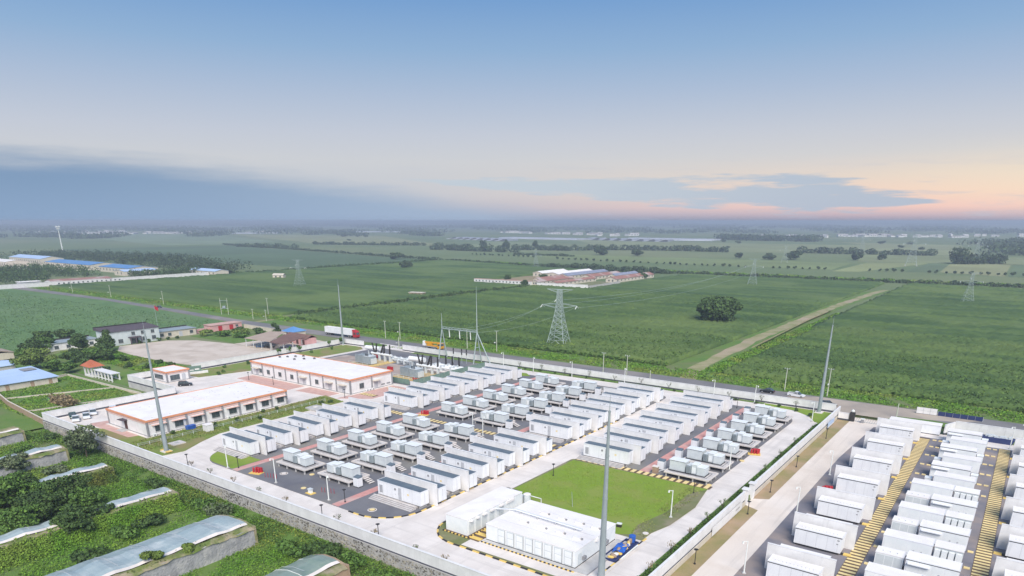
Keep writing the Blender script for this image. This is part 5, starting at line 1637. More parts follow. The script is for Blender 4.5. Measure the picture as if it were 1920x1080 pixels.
manhole('yellow manhole with a white ring in front of the first central-road container', -98.6, 86.0, 0.1)
manhole('yellow manhole on the gravel below the middle pads', -119.7, 85.4, 0.1, False)
manhole('yellow manhole between the two nearest pads', -125.2, 92.0, 0.1, False)
manhole('white manhole with a grey ring near the red hydrants', -131.0, 88.6, 0.1, True, CONC)
manhole('yellow manhole at the corner above the lawn', -48.9, 139.9, 0.1, False)
manhole('yellow manhole at the ring road edge of the right pads', -48.6, 160.5, 0.1, False)
manhole('white manhole on the worn corner of the lawn', -49.0, 108.6, 0.13, False, CONC)
manhole('yellow manhole at the kerb of the sandy road, second container', -28.7, 120.0, BZ, False)
manhole('yellow manhole at the kerb of the sandy road, third container', -28.8, 136.0, BZ, False)
t = thing('valve_box', 'small white valve box on a yellow pad near the ring road', 'valve box', (-116.0, 84.4, 0.1), 0)
MB().box(-1.0, 1.0, -0.7, 0.7, 0, 0.12).build('pad', YEL, t)
MB().box(-0.4, 0.4, -0.3, 0.3, 0.12, 0.9).build('box', CABW, t)
MB().box(-0.5, 0.5, -0.4, 0.4, 0.9, 1.1).build('lid', CABINET, t)
for (x, y, lb) in ((-114.6, 86.3, 'row of thin red bollards beside the white valve box'), (-132.4, 84.6, 'row of thin red bollards beside the corner hydrants')):
    t = thing('bollard_row', lb, 'bollards', (x, y, 0.1), 0, 'red bollards')
    for i in range(5):
        MB().tube((i * 0.7, i * 0.25, 0), (i * 0.7, i * 0.25, 1.1), 0.05, n=6).build('bollard', RED, t)
t = thing('junction_box', 'small pale junction box with a dark front at the lawn strip', 'box', (-62.6, 139.8, 0.1), 0)
MB().box(0, 1.2, 0, 1.0, 0, 1.5).build('body', WOODP, t)
MB().box(-0.1, 1.3, -0.1, 1.1, 1.5, 1.65).build('lid', CONC, t)
t = thing('lawn_box', 'little white box on the worn corner of the lawn', 'box', (-54.8, 108.0, 0.13), 0.2)
MB().box(0, 0.9, 0, 0.6, 0, 0.6).build('body', BLACKP, t)
MB().box(-0.05, 0.95, -0.05, 0.65, 0.6, 0.75).build('lid', LAMPW, t)
t = thing('vent_pole', 'thin leaning pale pole on the lawn behind the big store', 'pole', (-66.8, 111.5, 0.1), 0)
MB().tube((0, 0, 0), (-0.35, 0.1, 3.2), 0.06, 0.04, 6).build('pole', GALV, t)

# ================================================================== vehicles
def car(label, x, y, z, rz, paint, kind='car', name='parked_car', group='parked cars'):
    t = thing(name, label, 'car' if kind != 'pickup' else 'pickup', (x, y, z), rz, group)
    L, Wd = (5.4, 1.9) if kind == 'pickup' else (4.7, 1.85)
    h = L / 2
    lower = [(-h, 0.35), (-h + 0.15, 0.25), (h - 0.2, 0.25), (h, 0.4), (h - 0.05, 0.72), (h - 0.9, 0.92), (-h + 0.1, 0.98), (-h, 0.8)]
    b = MB().extrude([(p, q) for p, q in lower], 'y', -Wd / 2, Wd / 2).build('body', paint, t)
    if kind == 'pickup':
        cab = [(-0.6, 0.95), (1.5, 0.92), (0.8, 1.55), (0.55, 1.68), (-0.35, 1.68), (-0.55, 1.55)]
        bed = MB().box(-h + 0.15, -0.75, -0.75, 0.75, 0.981, 1.0)
        bed.build('load_bed', BLACKP, t)
        MB().box(-h + 0.02, -0.65, -0.92, -0.76, 0.981, 1.22).box(-h + 0.02, -0.65, 0.76, 0.92, 0.981, 1.22).box(-h + 0.02, -h + 0.14, -0.75, 0.75, 0.981, 1.22).build('bed_side', paint, t)
    elif kind == 'suv':
        cab = [(-h + 0.1, 0.97), (1.35, 0.92), (0.6, 1.55), (0.3, 1.7), (-h + 0.7, 1.7), (-h + 0.25, 1.5)]
    else:
        cab = [(-h + 0.45, 0.96), (1.3, 0.92), (0.55, 1.38), (0.2, 1.47), (-1.0, 1.47), (-1.45, 1.35)]
    g = MB()
    n = len(cab)
    vs = [(p, -Wd / 2 + 0.06 + 0.16 * max(0, q - 1.0), q) for p, q in cab] + [(p, Wd / 2 - 0.06 - 0.16 * max(0, q - 1.0), q) for p, q in cab]
    g.add(vs, [tuple(range(n - 1, -1, -1)), tuple(range(n, 2 * n))] + [(i, (i + 1) % n, n + (i + 1) % n, n + i) for i in range(n)])
    gl_ = g.build('glasshouse', WINGL, t)
    zr = max(q for p, q in cab)
    tops = sorted(p for p, q in cab if q > zr - 0.06)
    MB().box(tops[0] - 0.06, tops[-1] + 0.08, -Wd / 2 + 0.17, Wd / 2 - 0.17, zr + 0.001, zr + 0.05).build('roof', paint, t)
    for sy in (-1, 1):
        pm = MB()
        for p in (tops[0], (tops[0] + tops[-1]) / 2, tops[-1]):
            pm.box(p - 0.06, p + 0.06, sy * (Wd / 2 - 0.06) - 0.03, sy * (Wd / 2 - 0.06) + 0.03, 0.95, zr)
        pm.build('pillar', paint, gl_)
    for wx in (-h + 0.85, h - 0.9):
        for sy in (-1, 1):
            wl = MB().tube((wx, sy * (Wd / 2 - 0.2), 0.33), (wx, sy * (Wd / 2 + 0.02), 0.33), 0.33, n=12).build('wheel', RUBBER, t)
            MB().tube((wx, sy * (Wd / 2 + 0.02), 0.33), (wx, sy * (Wd / 2 + 0.03), 0.33), 0.18, n=8).build('rim', LOUVER, wl)
    for sy in (-0.65, 0.65):
        MB().box(h - 0.03, h + 0.02, sy - 0.2, sy + 0.2, 0.5, 0.65).build('headlight', LAMPW, t)
        MB().box(-h - 0.02, -h + 0.03, sy - 0.2, sy + 0.2, 0.6, 0.78).build('tail_light', RED, t)
    return t


CARW = mat('white_car_paint', (0.78, 0.79, 0.82), None, 1.0, 0.25, spec=0.5)
CARB = mat('black_car_paint', (0.018, 0.02, 0.024), None, 1.0, 0.2, spec=0.6)
CARR = mat('dark_red_car_paint', (0.12, 0.05, 0.06), None, 1.0, 0.25, spec=0.5)
car('white car parked against the long office end wall', -216.6, 89.6, 0.0, -0.35, CARW, 'suv')
car('white car parked under the near tree by the corner wall', -219.0, 83.6, 0.0, -0.35, CARW)
car('white car parked in the corner beside the front wall', -218.2, 80.4, 0.0, -0.4, CARW)
car('dark red car half hidden behind the long office roof', -216.8, 95.6, 0.0, -0.35, CARR)
car('white car nearest the inner corner of the office wall', -222.0, 86.8, 0.0, -0.35, CARW)
car('white car beside the dark cars at the left wall', -219.6, 91.8, 0.0, -0.3, CARW, 'suv')
car('dark green car in the corner under the wall', -222.6, 81.4, 0.0, -0.3, mat('dark_green_car_paint', (0.02, 0.07, 0.06), None, 1, 0.3))
car('black car parked beside the gatehouse', -235.8, 124.0, 0.01, 1.0, CARB, 'suv')
car('white pickup driving on the public road behind the corner lawn', -56.4, 236.4, -0.02, -0.03, CARW, 'pickup', 'pickup_truck', 'traffic on the public road')
car('dark car driving ahead of the white pickup on the public road', -66.0, 236.6, -0.02, PI - 0.03, CARB, 'car', 'moving_car', 'traffic on the public road')
car('dark car stopped on the verge near the corner mast', -44.6, 229.4, -0.05, 0.5, CARB, 'suv', 'moving_car', 'traffic on the public road')
car('small dark car far away on the road to the blue-roofed works', -472, 239.5, -0.02, -0.1, CARB, 'car', 'moving_car', 'traffic on the public road')

# lorry with two white boxes
t = thing('box_lorry', 'long red lorry hauling two white boxes on the public road', 'lorry', (-276.0, 231.8, -0.02), 0.03)
MB().box(-13.6, 6.2, -1.1, 1.1, 1.0, 1.25).build('trailer_bed', BLACKP, t)
for x0, x1 in ((-13.6, -4.6), (-4.4, 6.3)):
    c = MB().box(x0, x1, -1.28, 1.28, 1.26, 4.1).build('cargo_box', WHITE, t)
    MB().box(x0 - 0.03, x1 + 0.03, -1.31, 1.31, 4.1, 4.2).build('box_roof', WROOF, c)
cabp = [(6.9, 0.5), (9.3, 0.5), (9.4, 1.6), (9.1, 3.0), (8.6, 3.5), (6.9, 3.5)]
cb = MB().extrude(cabp, 'y', -1.22, 1.22).build('cab', RED, t)
MB().add([(9.42, -1.0, 1.75), (9.42, 1.0, 1.75), (9.16, 1.0, 2.85), (9.16, -1.0, 2.85)], [(0, 1, 2, 3)]).build('windscreen', WINGL, cb)
MB().box(7.6, 8.8, -1.25, -1.221, 1.8, 2.8).build('side_window', WINGL, cb)
MB().extrude([(6.3, 3.5), (8.2, 3.5), (7.6, 3.95), (6.5, 4.0)], 'y', -1.0, 1.0).build('wind_deflector', RED, cb)
for x in (-12.6, -11.2, -9.8, 4.0, 5.3, 8.4):
    for sy in (-1, 1):
        wl = MB().tube((x, sy * 0.75, 0.52), (x, sy * 1.15, 0.52), 0.52, n=12).build('wheel', RUBBER, t)
        MB().tube((x, sy * 1.15, 0.52), (x, sy * 1.17, 0.52), 0.25, n=8).build('rim', LOUVER, wl)
# yellow crane truck
ORY = mat('orange_yellow_paint', (0.70, 0.36, 0.03), (0.62, 0.31, 0.03), 1.0, 0.45)
t = thing('crane_truck', 'yellow crane truck with its boom folded flat on the public road', 'truck', (-216.0, 232.2, -0.02), 0.02)
MB().box(-5.6, 5.2, -1.1, 1.1, 0.8, 1.2).build('chassis', PILAST, t)
MB().extrude([(3.3, 0.6), (5.5, 0.6), (5.55, 1.7), (5.2, 2.9), (3.3, 2.9)], 'y', -1.2, 1.2).build('cab', ORY, t)
MB().add([(5.56, -1.0, 1.75), (5.56, 1.0, 1.75), (5.26, 1.0, 2.7), (5.26, -1.0, 2.7)], [(0, 1, 2, 3)]).build('windscreen', WINGL, t)
MB().box(3.7, 4.9, -1.23, -1.201, 1.8, 2.6).build('side_window', WINGL, t)
MB().extrude([(-5.0, 2.2), (5.0, 2.7), (5.0, 3.2), (-5.0, 3.0)], 'y', -0.4, 0.4).build('boom', ORY, t)
MB().extrude([(-3.5, 1.2), (-0.5, 1.2), (-0.8, 2.6), (-3.2, 2.6)], 'y', -0.9, 0.9).build('turret', ORY, t)
MB().extrude([(-6.0, 1.0), (-4.4, 1.0), (-4.6, 2.6), (-5.8, 3.2)], 'y', -0.7, 0.7).build('rear_frame', WHITE, t)
MB().box(0.2, 2.9, -1.1, 1.1, 1.21, 1.7).build('deck_box', ORY, t)
for x in (-4.2, -2.9, 2.0, 4.4):
    for sy in (-1, 1):
        wl = MB().tube((x, sy * 0.75, 0.5), (x, sy * 1.12, 0.5), 0.5, n=12).build('wheel', RUBBER, t)
        MB().tube((x, sy * 1.12, 0.5), (x, sy * 1.14, 0.5), 0.24, n=8).build('rim', LOUVER, wl)

# roadside boards
t = thing('roadside_hoarding', 'white two-tier hoarding beside the public road, next to black panels', 'hoarding', (-21.0, 236.2, -0.05), 0.05, 'roadside boards')
for i in range(3):
    for j in range(2):
        MB().box(i * 1.8, i * 1.8 + 1.74, -0.05, 0.05, 0.2 + j * 0.95, 1.1 + j * 0.95).build('panel', WHITE2, t)
for i in range(4):
    MB().tube((i * 1.8 - 0.03, 0.12, 0), (i * 1.8 - 0.03, 0.12, 2.15), 0.05, n=5).build('post', GALVD, t)
t = thing('roadside_hoarding', 'row of six black panels beside the public road', 'hoarding', (-15.3, 236.8, -0.05), 0.02, 'roadside boards')
for i in range(6):
    MB().box(i * 1.9, i * 1.9 + 1.78, -0.05, 0.05, 0.1, 1.35).build('panel', NAVY, t)
for i in range(7):
    MB().tube((i * 1.9 - 0.06, 0.1, 0), (i * 1.9 - 0.06, 0.1, 1.4), 0.05, n=5).build('post', CABINET, t)
util_pole('dark slim lamp pole on the verge by the new station gate', -25.0, 226.6, 4.5, False, 0)

# ================================================================== school compound
def gable(par, x0, x1, y0, y1, z0, zr, m, along='y', over=0.4, name='roof'):
    b = MB()
    if along == 'y':
        xm = (x0 + x1) / 2
        b.extrude([(x0 - over, z0), (xm, zr), (x1 + over, z0), (x1 + over, z0 - 0.18), (xm, zr - 0.2), (x0 - over, z0 - 0.18)], 'y', y0 - over, y1 + over)
    else:
        ym = (y0 + y1) / 2
        b.extrude([(y0 - over, z0), (ym, zr), (y1 + over, z0), (y1 + over, z0 - 0.18), (ym, zr - 0.2), (y0 - over, z0 - 0.18)], 'x', x0 - over, x1 + over)
    return b.build(name, m, par)


t = thing('school_building', 'two-storey white building with dark roof edge facing the bare yard', 'building', (-353.5, 147.0, -0.1), 0)
MB().box(0, 12.0, 0, 24.0, 0, 6.4).build('wall', mat('pale_green_wall', (0.58, 0.64, 0.64), (0.52, 0.58, 0.58), 0.5, 0.9, streak=0.2), t)
MB().extrude([(-0.5, 6.4), (12.5, 6.4), (12.5, 6.55), (1.5, 7.4), (-0.5, 7.4)], 'y', -0.6, 24.6).build('roof', MAROON, t)
MB().box(-0.7, -0.51, -0.7, 24.7, 6.4, 7.9).build('parapet', BLACKP, t)
for i, y in enumerate((11.5, 16.0, 20.8)):
    window_y(t, 12.0, y, 1.7, 4.0, 5.6)
for i, y in enumerate((16.4, 21.0)):
    window_y(t, 12.0, y, 2.0, 1.0, 2.8)
window_y(t, 12.0, 5.2, 2.2, 1.0, 2.8)
pc = MB().box(12.0, 14.2, 8.8, 14.2, 3.0, 3.4).build('porch_roof', MAROON, t)
for y in (9.0, 11.5, 14.0):
    MB().box(13.7, 14.1, y - 0.2, y + 0.2, 0, 3.0).build('porch_column', MAROON, t)
MB().box(12.001, 12.06, 9.8, 13.4, 0.1, 2.8).build('door', WINGL, t)
t = thing('school_wing', 'low cream wing with dark roof edge joined to the white school building', 'building', (-353.5, 171.6, -0.1), 0)
MB().box(0, 9.0, 0, 20.0, 0, 3.3).build('wall', CREAM, t)
MB().box(-0.4, 9.4, -0.1, 20.4, 3.3, 3.5).build('roof', RIB, t)
MB().box(-0.6, -0.41, -0.1, 20.5, 3.3, 4.0).build('parapet', BLACKP, t)
for y in (2.0, 6.0, 17.5):
    window_y(t, 9.0, y, 1.8, 1.0, 2.5)
MB().box(9.001, 9.06, 10.8, 12.6, 0.1, 2.6).build('door', LOUVER, t)
t = thing('school_wing', 'low white wing with a black roof edge half hidden by trees', 'building', (-359.5, 120, -0.6), 0)
MB().box(0, 9.0, 0, 26.2, 0, 3.6).build('wall', WHITE2, t)
MB().box(-0.4, 9.4, -0.4, 26.3, 3.6, 3.8).build('roof', RIB, t)
MB().box(-0.6, -0.41, -0.4, 26.3, 3.6, 4.4).build('parapet', BLACKP, t)
for y in (3, 8, 13, 18, 23):
    window_y(t, 9.0, y, 1.8, 1.1, 2.6)
t = thing('pink_house', 'low pink house with dark red doors beside the road', 'house', (-352, 200.5, -0.1), 0)
MB().box(0, 7.0, 0, 18.0, 0, 3.1).build('wall', PINKW, t)
MB().box(-0.3, 7.3, -0.3, 18.3, 3.1, 3.3).build('roof', PINKP, t)
for y in (4.0, 10.5):
    MB().box(7.001, 7.06, y, y + 2.2, 0.1, 2.6).build('door', RED, t)
window_y(t, 7.0, 15.0, 1.6, 1.2, 2.4)
t = thing('yard_wall', 'pale pink wall linking the cream wing to the pink house', 'wall', (-346.8, 191.8, -0.1), 0)
MB().box(0, 0.3, 0, 8.6, 0, 2.2).build('panel', PINKW, t)
MB().box(-0.05, 0.35, 0, 8.6, 2.2, 2.3).build('coping', CREAM, t)
t = thing('yard_wall', 'cream wall along the roadside of the school grounds', 'wall', (-344.6, 219.5, -0.1), -0.03)
MB().box(0, 44, 0, 0.3, 0, 2.0).build('panel', CREAM, t)
MB().box(0, 44, -0.05, 0.35, 2.0, 2.1).build('coping', CREAM, t)
# open vehicle shed
t = thing('vehicle_shed', 'open shed with tan sheet roof on slim posts beside the bare yard', 'shed', (-291, 184.6, -0.1), 0)
MB().add([(0, 0, 4.0), (18.8, 0.6, 4.0), (4, 20, 4.9), (-3, 16, 4.9), (0, 0, 3.85), (18.8, 0.6, 3.85), (4, 20, 4.75), (-3, 16, 4.75)],
         [(0, 1, 2, 3), (7, 6, 5, 4), (0, 4, 5, 1), (1, 5, 6, 2), (2, 6, 7, 3), (3, 7, 4, 0)]).build('roof', TANROOF, t)
for x, y in ((0.4, 0.5), (6, 0.6), (12, 0.7), (18.2, 1.0), (4.4, 18.5), (-2.4, 15)):
    MB().tube((x, y, 0), (x, y, 4.0), 0.12, n=6).build('post', CABINET, t)
t = thing('vehicle_shed', 'open shed with dark brown sheet roof above parked machines', 'shed', (-272, 185.0, -0.1), 0)
MB().add([(0, 0, 3.9), (9.6, 0.1, 3.7), (6, 14, 4.9), (-7, 13, 5.2), (0, 0, 3.75), (9.6, 0.1, 3.55), (6, 14, 4.75), (-7, 13, 5.05)],
         [(0, 1, 2, 3), (7, 6, 5, 4), (0, 4, 5, 1), (1, 5, 6, 2), (2, 6, 7, 3), (3, 7, 4, 0)]).build('roof', BRNROOF, t)
for x, y in ((0.4, 0.4), (9.2, 0.5), (5.6, 13), (8.4, 6)):
    MB().box(x - 0.2, x + 0.2, y - 0.2, y + 0.2, 0, 3.9).build('post', CONC2, t)
t = thing('brick_shed', 'low brick shed with red roof at the back of the vehicle sheds', 'shed', (-286, 203.6, -0.1), 0)
MB().box(0, 16, 0, 5.5, 0, 3.2).build('wall', PINKW, t)
gable(t, 0, 16, 0, 5.5, 3.2, 4.6, BRNROOF, 'x')
for x in (3, 8, 12.6):
    MB().box(x, x + 1.6, -0.05, 0, 0.1, 2.4).build('door', BROWN, t)
t = thing('pavilion', 'little house with a bright blue pyramid roof near the road', 'house', (-302, 213.5, -0.1), 0)
MB().box(0, 8, 0, 8, 0, 2.8).build('wall', CREAM, t)
MB().add([(-0.6, -0.6, 2.8), (8.6, -0.6, 2.8), (8.6, 8.6, 2.8), (-0.6, 8.6, 2.8), (4, 4, 5.0)], [(0, 1, 4), (1, 2, 4), (2, 3, 4), (3, 0, 4), (3, 2, 1, 0)]).build('roof', BLUEROOF, t)
MB().box(3.2, 4.6, -0.05, 0, 0.1, 2.3).build('door', BROWN, t)
car('blue car parked under the tan shed roof', -283.0, 187.8, -0.05, 0.9, mat('blue_car_paint', (0.05, 0.10, 0.20), None, 1, 0.3), 'car')
car('dark car parked under the tan shed roof, next to the posts', -279.4, 189.6, -0.05, 0.9, CARB, 'suv')
car('dark machine parked under the brown shed roof', -267.5, 189.0, -0.05, 0.9, CARB, 'suv')
car('red car parked beside the brown shed', -264.0, 196.5, -0.05, 0.8, mat('red_car_paint', (0.42, 0.03, 0.03), None, 1, 0.3), 'suv')
# flag
t = thing('flagpole', 'flagpole with a red flag behind the white school building', 'flagpole', (-348.0, 174.0, -0.1), 0)
MB().tube((0, 0, 0), (0, 0, 16.6), 0.09, 0.05, 6).build('pole', GALV, t)
fl = [(0.06 + 0.5 * i, 0.18 * math.sin(i * 1.2), 15.9 + (0.0 if j else -1.9) - 0.10 * i) for j in (0, 1) for i in range(7)]
MB().add(fl, [(i, i + 1, i + 8, i + 7) for i in range(6)] + [(i + 7, i + 8, i + 1, i) for i in range(6)]).build('flag', RED, t)
# white garden gazebo and colonnade
t = thing('garden_pavilion', 'white pavilion with an orange hipped roof and a white colonnade', 'pavilion', (-294, 114.6, -2.1), 0)
MB().box(0.3, 6.7, 0.3, 4.7, 0, 0.6).build('floor', WHITE2, t)
for x in (0.6, 3.5, 6.4):
    for y in (0.6, 4.4):
        MB().box(x - 0.25, x + 0.25, y - 0.25, y + 0.25, 0.6, 3.6).build('column', WHITE2, t)
MB().box(0.3, 6.7, 0.3, 4.7, 3.6, 4.0).build('beam', WHITE2, t)
MB().add([(-0.5, -0.5, 4.0), (7.5, -0.5, 4.0), (7.5, 5.5, 4.0), (-0.5, 5.5, 4.0), (2.5, 2.5, 6.2), (4.5, 2.5, 6.2)], [(0, 1, 5, 4), (1, 2, 5), (2, 3, 4, 5), (3, 0, 4), (3, 2, 1, 0)]).build('roof', mat('orange_tile_roof', (0.48, 0.15, 0.08), (0.40, 0.12, 0.065), 0.6, 0.9), t)
MB().box(7.8, 22.2, 0.6, 4.0, 3.0, 3.25).build('pergola_roof', WHITE2, t)
for i in range(6):
    for y in (0.9, 3.7):
        MB().box(8.2 + i * 2.7 - 0.2, 8.2 + i * 2.7 + 0.2, y - 0.2, y + 0.2, 0, 3.0).build('column', WHITE2, t)
MB().box(8.0, 22.0, 0.75, 0.9, 0.5, 0.9).box(8.0, 22.0, 3.7, 3.85, 0.5, 0.9).build('balustrade', WHITE2, t)
# blue roofed sheds and plots outside the west wall
t = thing('blue_roof_shed', 'long cream shed with a pale blue roof beside the walled plots', 'shed', (-312, 82, -2.1), 0)
MB().box(0, 24, 0, 21, 0, 2.6).build('wall', CREAM, t)
MB().add([(-0.6, -0.6, 2.9), (24.6, -0.6, 2.6), (24.6, 21.6, 2.6), (-0.6, 21.6, 3.4), (-0.6, -0.6, 2.75), (24.6, -0.6, 2.45), (24.6, 21.6, 2.45), (-0.6, 21.6, 3.25)],
         [(0, 1, 2, 3), (7, 6, 5, 4), (0, 4, 5, 1), (1, 5, 6, 2), (2, 6, 7, 3), (3, 7, 4, 0)]).build('roof', PALEBLUE, t)
MB().box(3, 8, 16, 20.5, 3.3, 3.42).build('open_roof_bay', PILAST, t)
for y in (4, 12, 18):
    MB().box(24.001, 24.06, y, y + 1.2, 0.2, 2.0).build('door', WOODP, t)
t = thing('blue_roof_shed', 'smaller shed with a pale blue roof under the round tree', 'shed', (-338, 84, -2.1), 0)
MB().box(0, 14, 0, 18, 0, 2.8).build('wall', CONC2, t)
gable(t, 0, 14, 0, 18, 2.9, 3.8, PALEBLUE, 'y')
MB().box(14.001, 14.06, 7, 8.6, 0.2, 2.2).build('door', WOODP, t)
t = thing('tan_roof_hut', 'small hut with a tan roof among the trees', 'hut', (-368, 98, -1.6), 0)
MB().box(0, 14, 0, 14, 0, 2.8).build('wall', CREAM, t)
gable(t, 0, 14, 0, 14, 2.8, 4.4, TANROOF, 'x')
MB().box(14.001, 14.06, 5, 6.6, 0.2, 2.2).build('door', WOODP, t)
for i, (a, b, h, lb) in enumerate((((-298, 110.5), (-244, 112.0), 0.7, 'low plot wall running towards the gatehouse'), ((-290, 86), (-298, 110), 0.9, 'low plot wall beside the long blue-roofed shed'), ((-262, 78), (-227, 75.5), 1.9, 'brown plot wall meeting the rubble corner'),
                                   ((-300, 84), (-262, 78), 1.9, 'brown plot wall leaving the frame edge'), ((-275, 80), (-262, 111), 0.35, 'thin pale kerb crossing the garden plots'), ((-250, 77), (-243, 111), 0.35, 'thin pale kerb along the corner plot'))):
    A, B = Vector(a), Vector(b)
    t = thing('plot_wall', lb, 'wall', (a[0], a[1], -2.1), math.atan2(B.y - A.y, B.x - A.x), 'plot walls')
    L = (B - A).length
    MB().box(0, L, -0.15, 0.15, 0, h).build('panel', WOODP if h > 1.5 else CREAM, t)
    MB().box(0, L, -0.2, 0.2, h, h + 0.1).build('coping', CREAM, t)
sheet('plot_lane', [(-262, 112.2), (-244, 113.2), (-232, 100), (-229, 88), (-231, 88), (-236, 100), (-246, 110.5)], -2.0, TRACK, 0.05)
sheet('pond', rrect(-266, -258, 89, 96, (3, 3, 3, 3)), -2.0, WATER, 0.02)

# ================================================================== sunken greenhouses before the rubble wall
BANK = mat('weedy_bank', (0.13, 0.165, 0.04), (0.22, 0.20, 0.08), 0.35, 1.0, c3=(0.09, 0.135, 0.03), scale3=0.2, bump=0.6, bscale=3)


def greenhouse(label, xr, y0, y1, wide, hw, film=FILM, torn=False, seed=0, wallm=MUD):
    """xr: outer face of the mud back wall; the film slopes down towards -X"""
    t = thing('earth_greenhouse', label, 'greenhouse', (xr, y0, -2.55), 0, 'earth greenhouses')
    L = y1 - y0
    rng = np.random.default_rng(seed)
    foot = 0.0 if wallm in (MUD, WOODP) else 2.2
    MB().extrude([(-1.3, -0.2), (foot, -0.2), (-0.2, hw - 0.1), (-1.1, hw - 0.1)], 'y', 0, L).build('mud_wall', wallm, t)
    # earth shoulder with uneven crown
    n = int(L / 1.2)
    vs, fs = [], []
    prof = [(0.05, hw - 0.25), (-0.4, hw + 0.12), (-1.2, hw + 0.28), (-2.0, hw + 0.15), (-2.6, hw - 0.2)]
    for j in range(n + 1):
        y = L * j / n
        for (x, z) in prof:
            vs.append((x + rng.normal() * 0.09, y, z + rng.normal() * 0.11))
    k = len(prof)
    for j in range(n):
        for i in range(k - 1):
            fs.append((j * k + i, j * k + i + 1, (j + 1) * k + i + 1, (j + 1) * k + i))
    MB().add(vs, fs).build('earth_shoulder', MUDT, t)
    # white lap strip and the film itself
    vs, fs = [], []
    pf = [(-1.9, hw + 0.30), (-2.6, hw + 0.50), (-3.6, hw + 0.62), (-wide * 0.52, hw + 0.45), (-wide * 0.78, hw - 0.55), (-wide, 0.15)]
    for j in range(n + 1):
        y = L * j / n
        w = 0.14 * math.sin(j * 1.3) + 0.12 * math.sin(j * 0.41 + seed) + rng.normal() * 0.05
        for i, (x, z) in enumerate(pf):
            vs.append((x, y, z + w * (0.5 + 0.25 * i if i < 4 else 0.3)))
    k = len(pf)
    for j in range(n):
        for i in range(k - 1):
            if i == 0:
                continue
            fs.append((j * k + i, j * k + i + 1, (j + 1) * k + i + 1, (j + 1) * k + i))
    fo = MB().add(vs, fs).build('film_roof', film, t)
    MB().add(vs, [(j * k, j * k + 1, (j + 1) * k + 1, (j + 1) * k) for j in range(n)]).build('lap_strip', CONC, t)
    for j in range(2, n, 5):
        y = L * j / n
        rp = MB()
        for (xa, za), (xb, zb) in zip(pf[2:-1], pf[3:]):
            rp.tube((xa, y, za + 0.16), (xb, y, zb + 0.16), 0.035, n=4)
        rp.build('tie_rope', LOUVER, fo)
    # end wall
    MB().extrude([(0.0, -0.2), (-0.2, hw + 0.3), (-1.4, hw + 0.2), (-3.6, hw + 0.5), (-wide * 0.52, hw + 0.35), (-wide * 0.78, hw - 0.65), (-wide, 0)], 'y', L - 0.05, L + 0.5).build('end_wall', MUDT if not torn else WOODP, t)
    if torn:
        for j in range(8):
            y = L * (j + 0.5) / 8
            rb_ = MB()
            for (xa, za), (xb, zb) in zip(pf[1:-1], pf[2:]):
                rb_.tube((xa, y, za + 0.1), (xb, y, zb + 0.1), 0.06, n=5)
            rb_.build('hoop', LAMPW, t)
    return t


greenhouse('earth greenhouse with torn clear film and bare hoops at the bottom edge', -83.5, 28, 66.5, 12.5, 2.7, GLASSF, True, 1, WOODP)
greenhouse('longest earth greenhouse with grey mud back wall and wrinkled grey film', -108.4, 22, 65.5, 16.0, 3.5, FILM, False, 2)
greenhouse('earth greenhouse with smooth blue-grey film behind the tall weeds', -138.5, 26, 67.0, 10.5, 2.7, FILM, False, 3, BANK)
greenhouse('earth greenhouse with a narrow pale film half under the bushes', -166.5, 30, 66.5, 9.5, 2.6, FILM, False, 4, BANK)
greenhouse('earth greenhouse with a low grey wall beside the big wall-side tree', -189.6, 36, 66.0, 10.5, 2.9, FILM, False, 5)
greenhouse('earth greenhouse with a torn brown top at the frame edge', -216.8, 40, 66.0, 10.5, 2.9, MUDT, False, 6)

# ================================================================== foreground weeds, shrubs and trees
rng = np.random.default_rng(11)


def weed_patch(name, label, n, xr, yr, z, size, m, hfun=None, seed=1, tall=0.5):
    g = np.random.default_rng(seed)
    x = xr[0] + (xr[1] - xr[0]) * g.random(n)
    y = yr[0] + (yr[1] - yr[0]) * g.random(n)
    cl = np.sin(x * 0.31 + 1.3 * np.sin(y * 0.23)) + np.sin(y * 0.41 + x * 0.11) + 0.7 * np.sin(x * 0.9 + y * 0.7)
    keep = cl > -2.3 + 1.6 * g.random(n)
    x, y, cl = x[keep], y[keep], cl[keep]
    n = len(x)
    h = tall * (0.35 + 0.35 * g.random(n) + 0.14 * np.maximum(cl, 0))
    c = np.stack([x, y, np.full(n, z) + h * g.random(n)], -1)
    nrm = g.normal(size=(n, 3)) * 0.8 + np.array([0, 0, 0.7])
    nrm /= np.linalg.norm(nrm, axis=1)[:, None]
    tt = np.cross(nrm, g.normal(size=(n, 3)))
    tt /= np.linalg.norm(tt, axis=1)[:, None]
    bt = np.cross(nrm, tt)
    s = (size * (0.5 + 0.9 * g.random(n)))[:, None]
    V = np.stack([c - tt * s * 0.5, c - bt * s * 0.32, c + tt * s * 0.5, c + bt * s * 0.32], 1)
    o = quads_mesh(name, V, m)
    return tag(o, label, 'weeds', None, 'stuff')


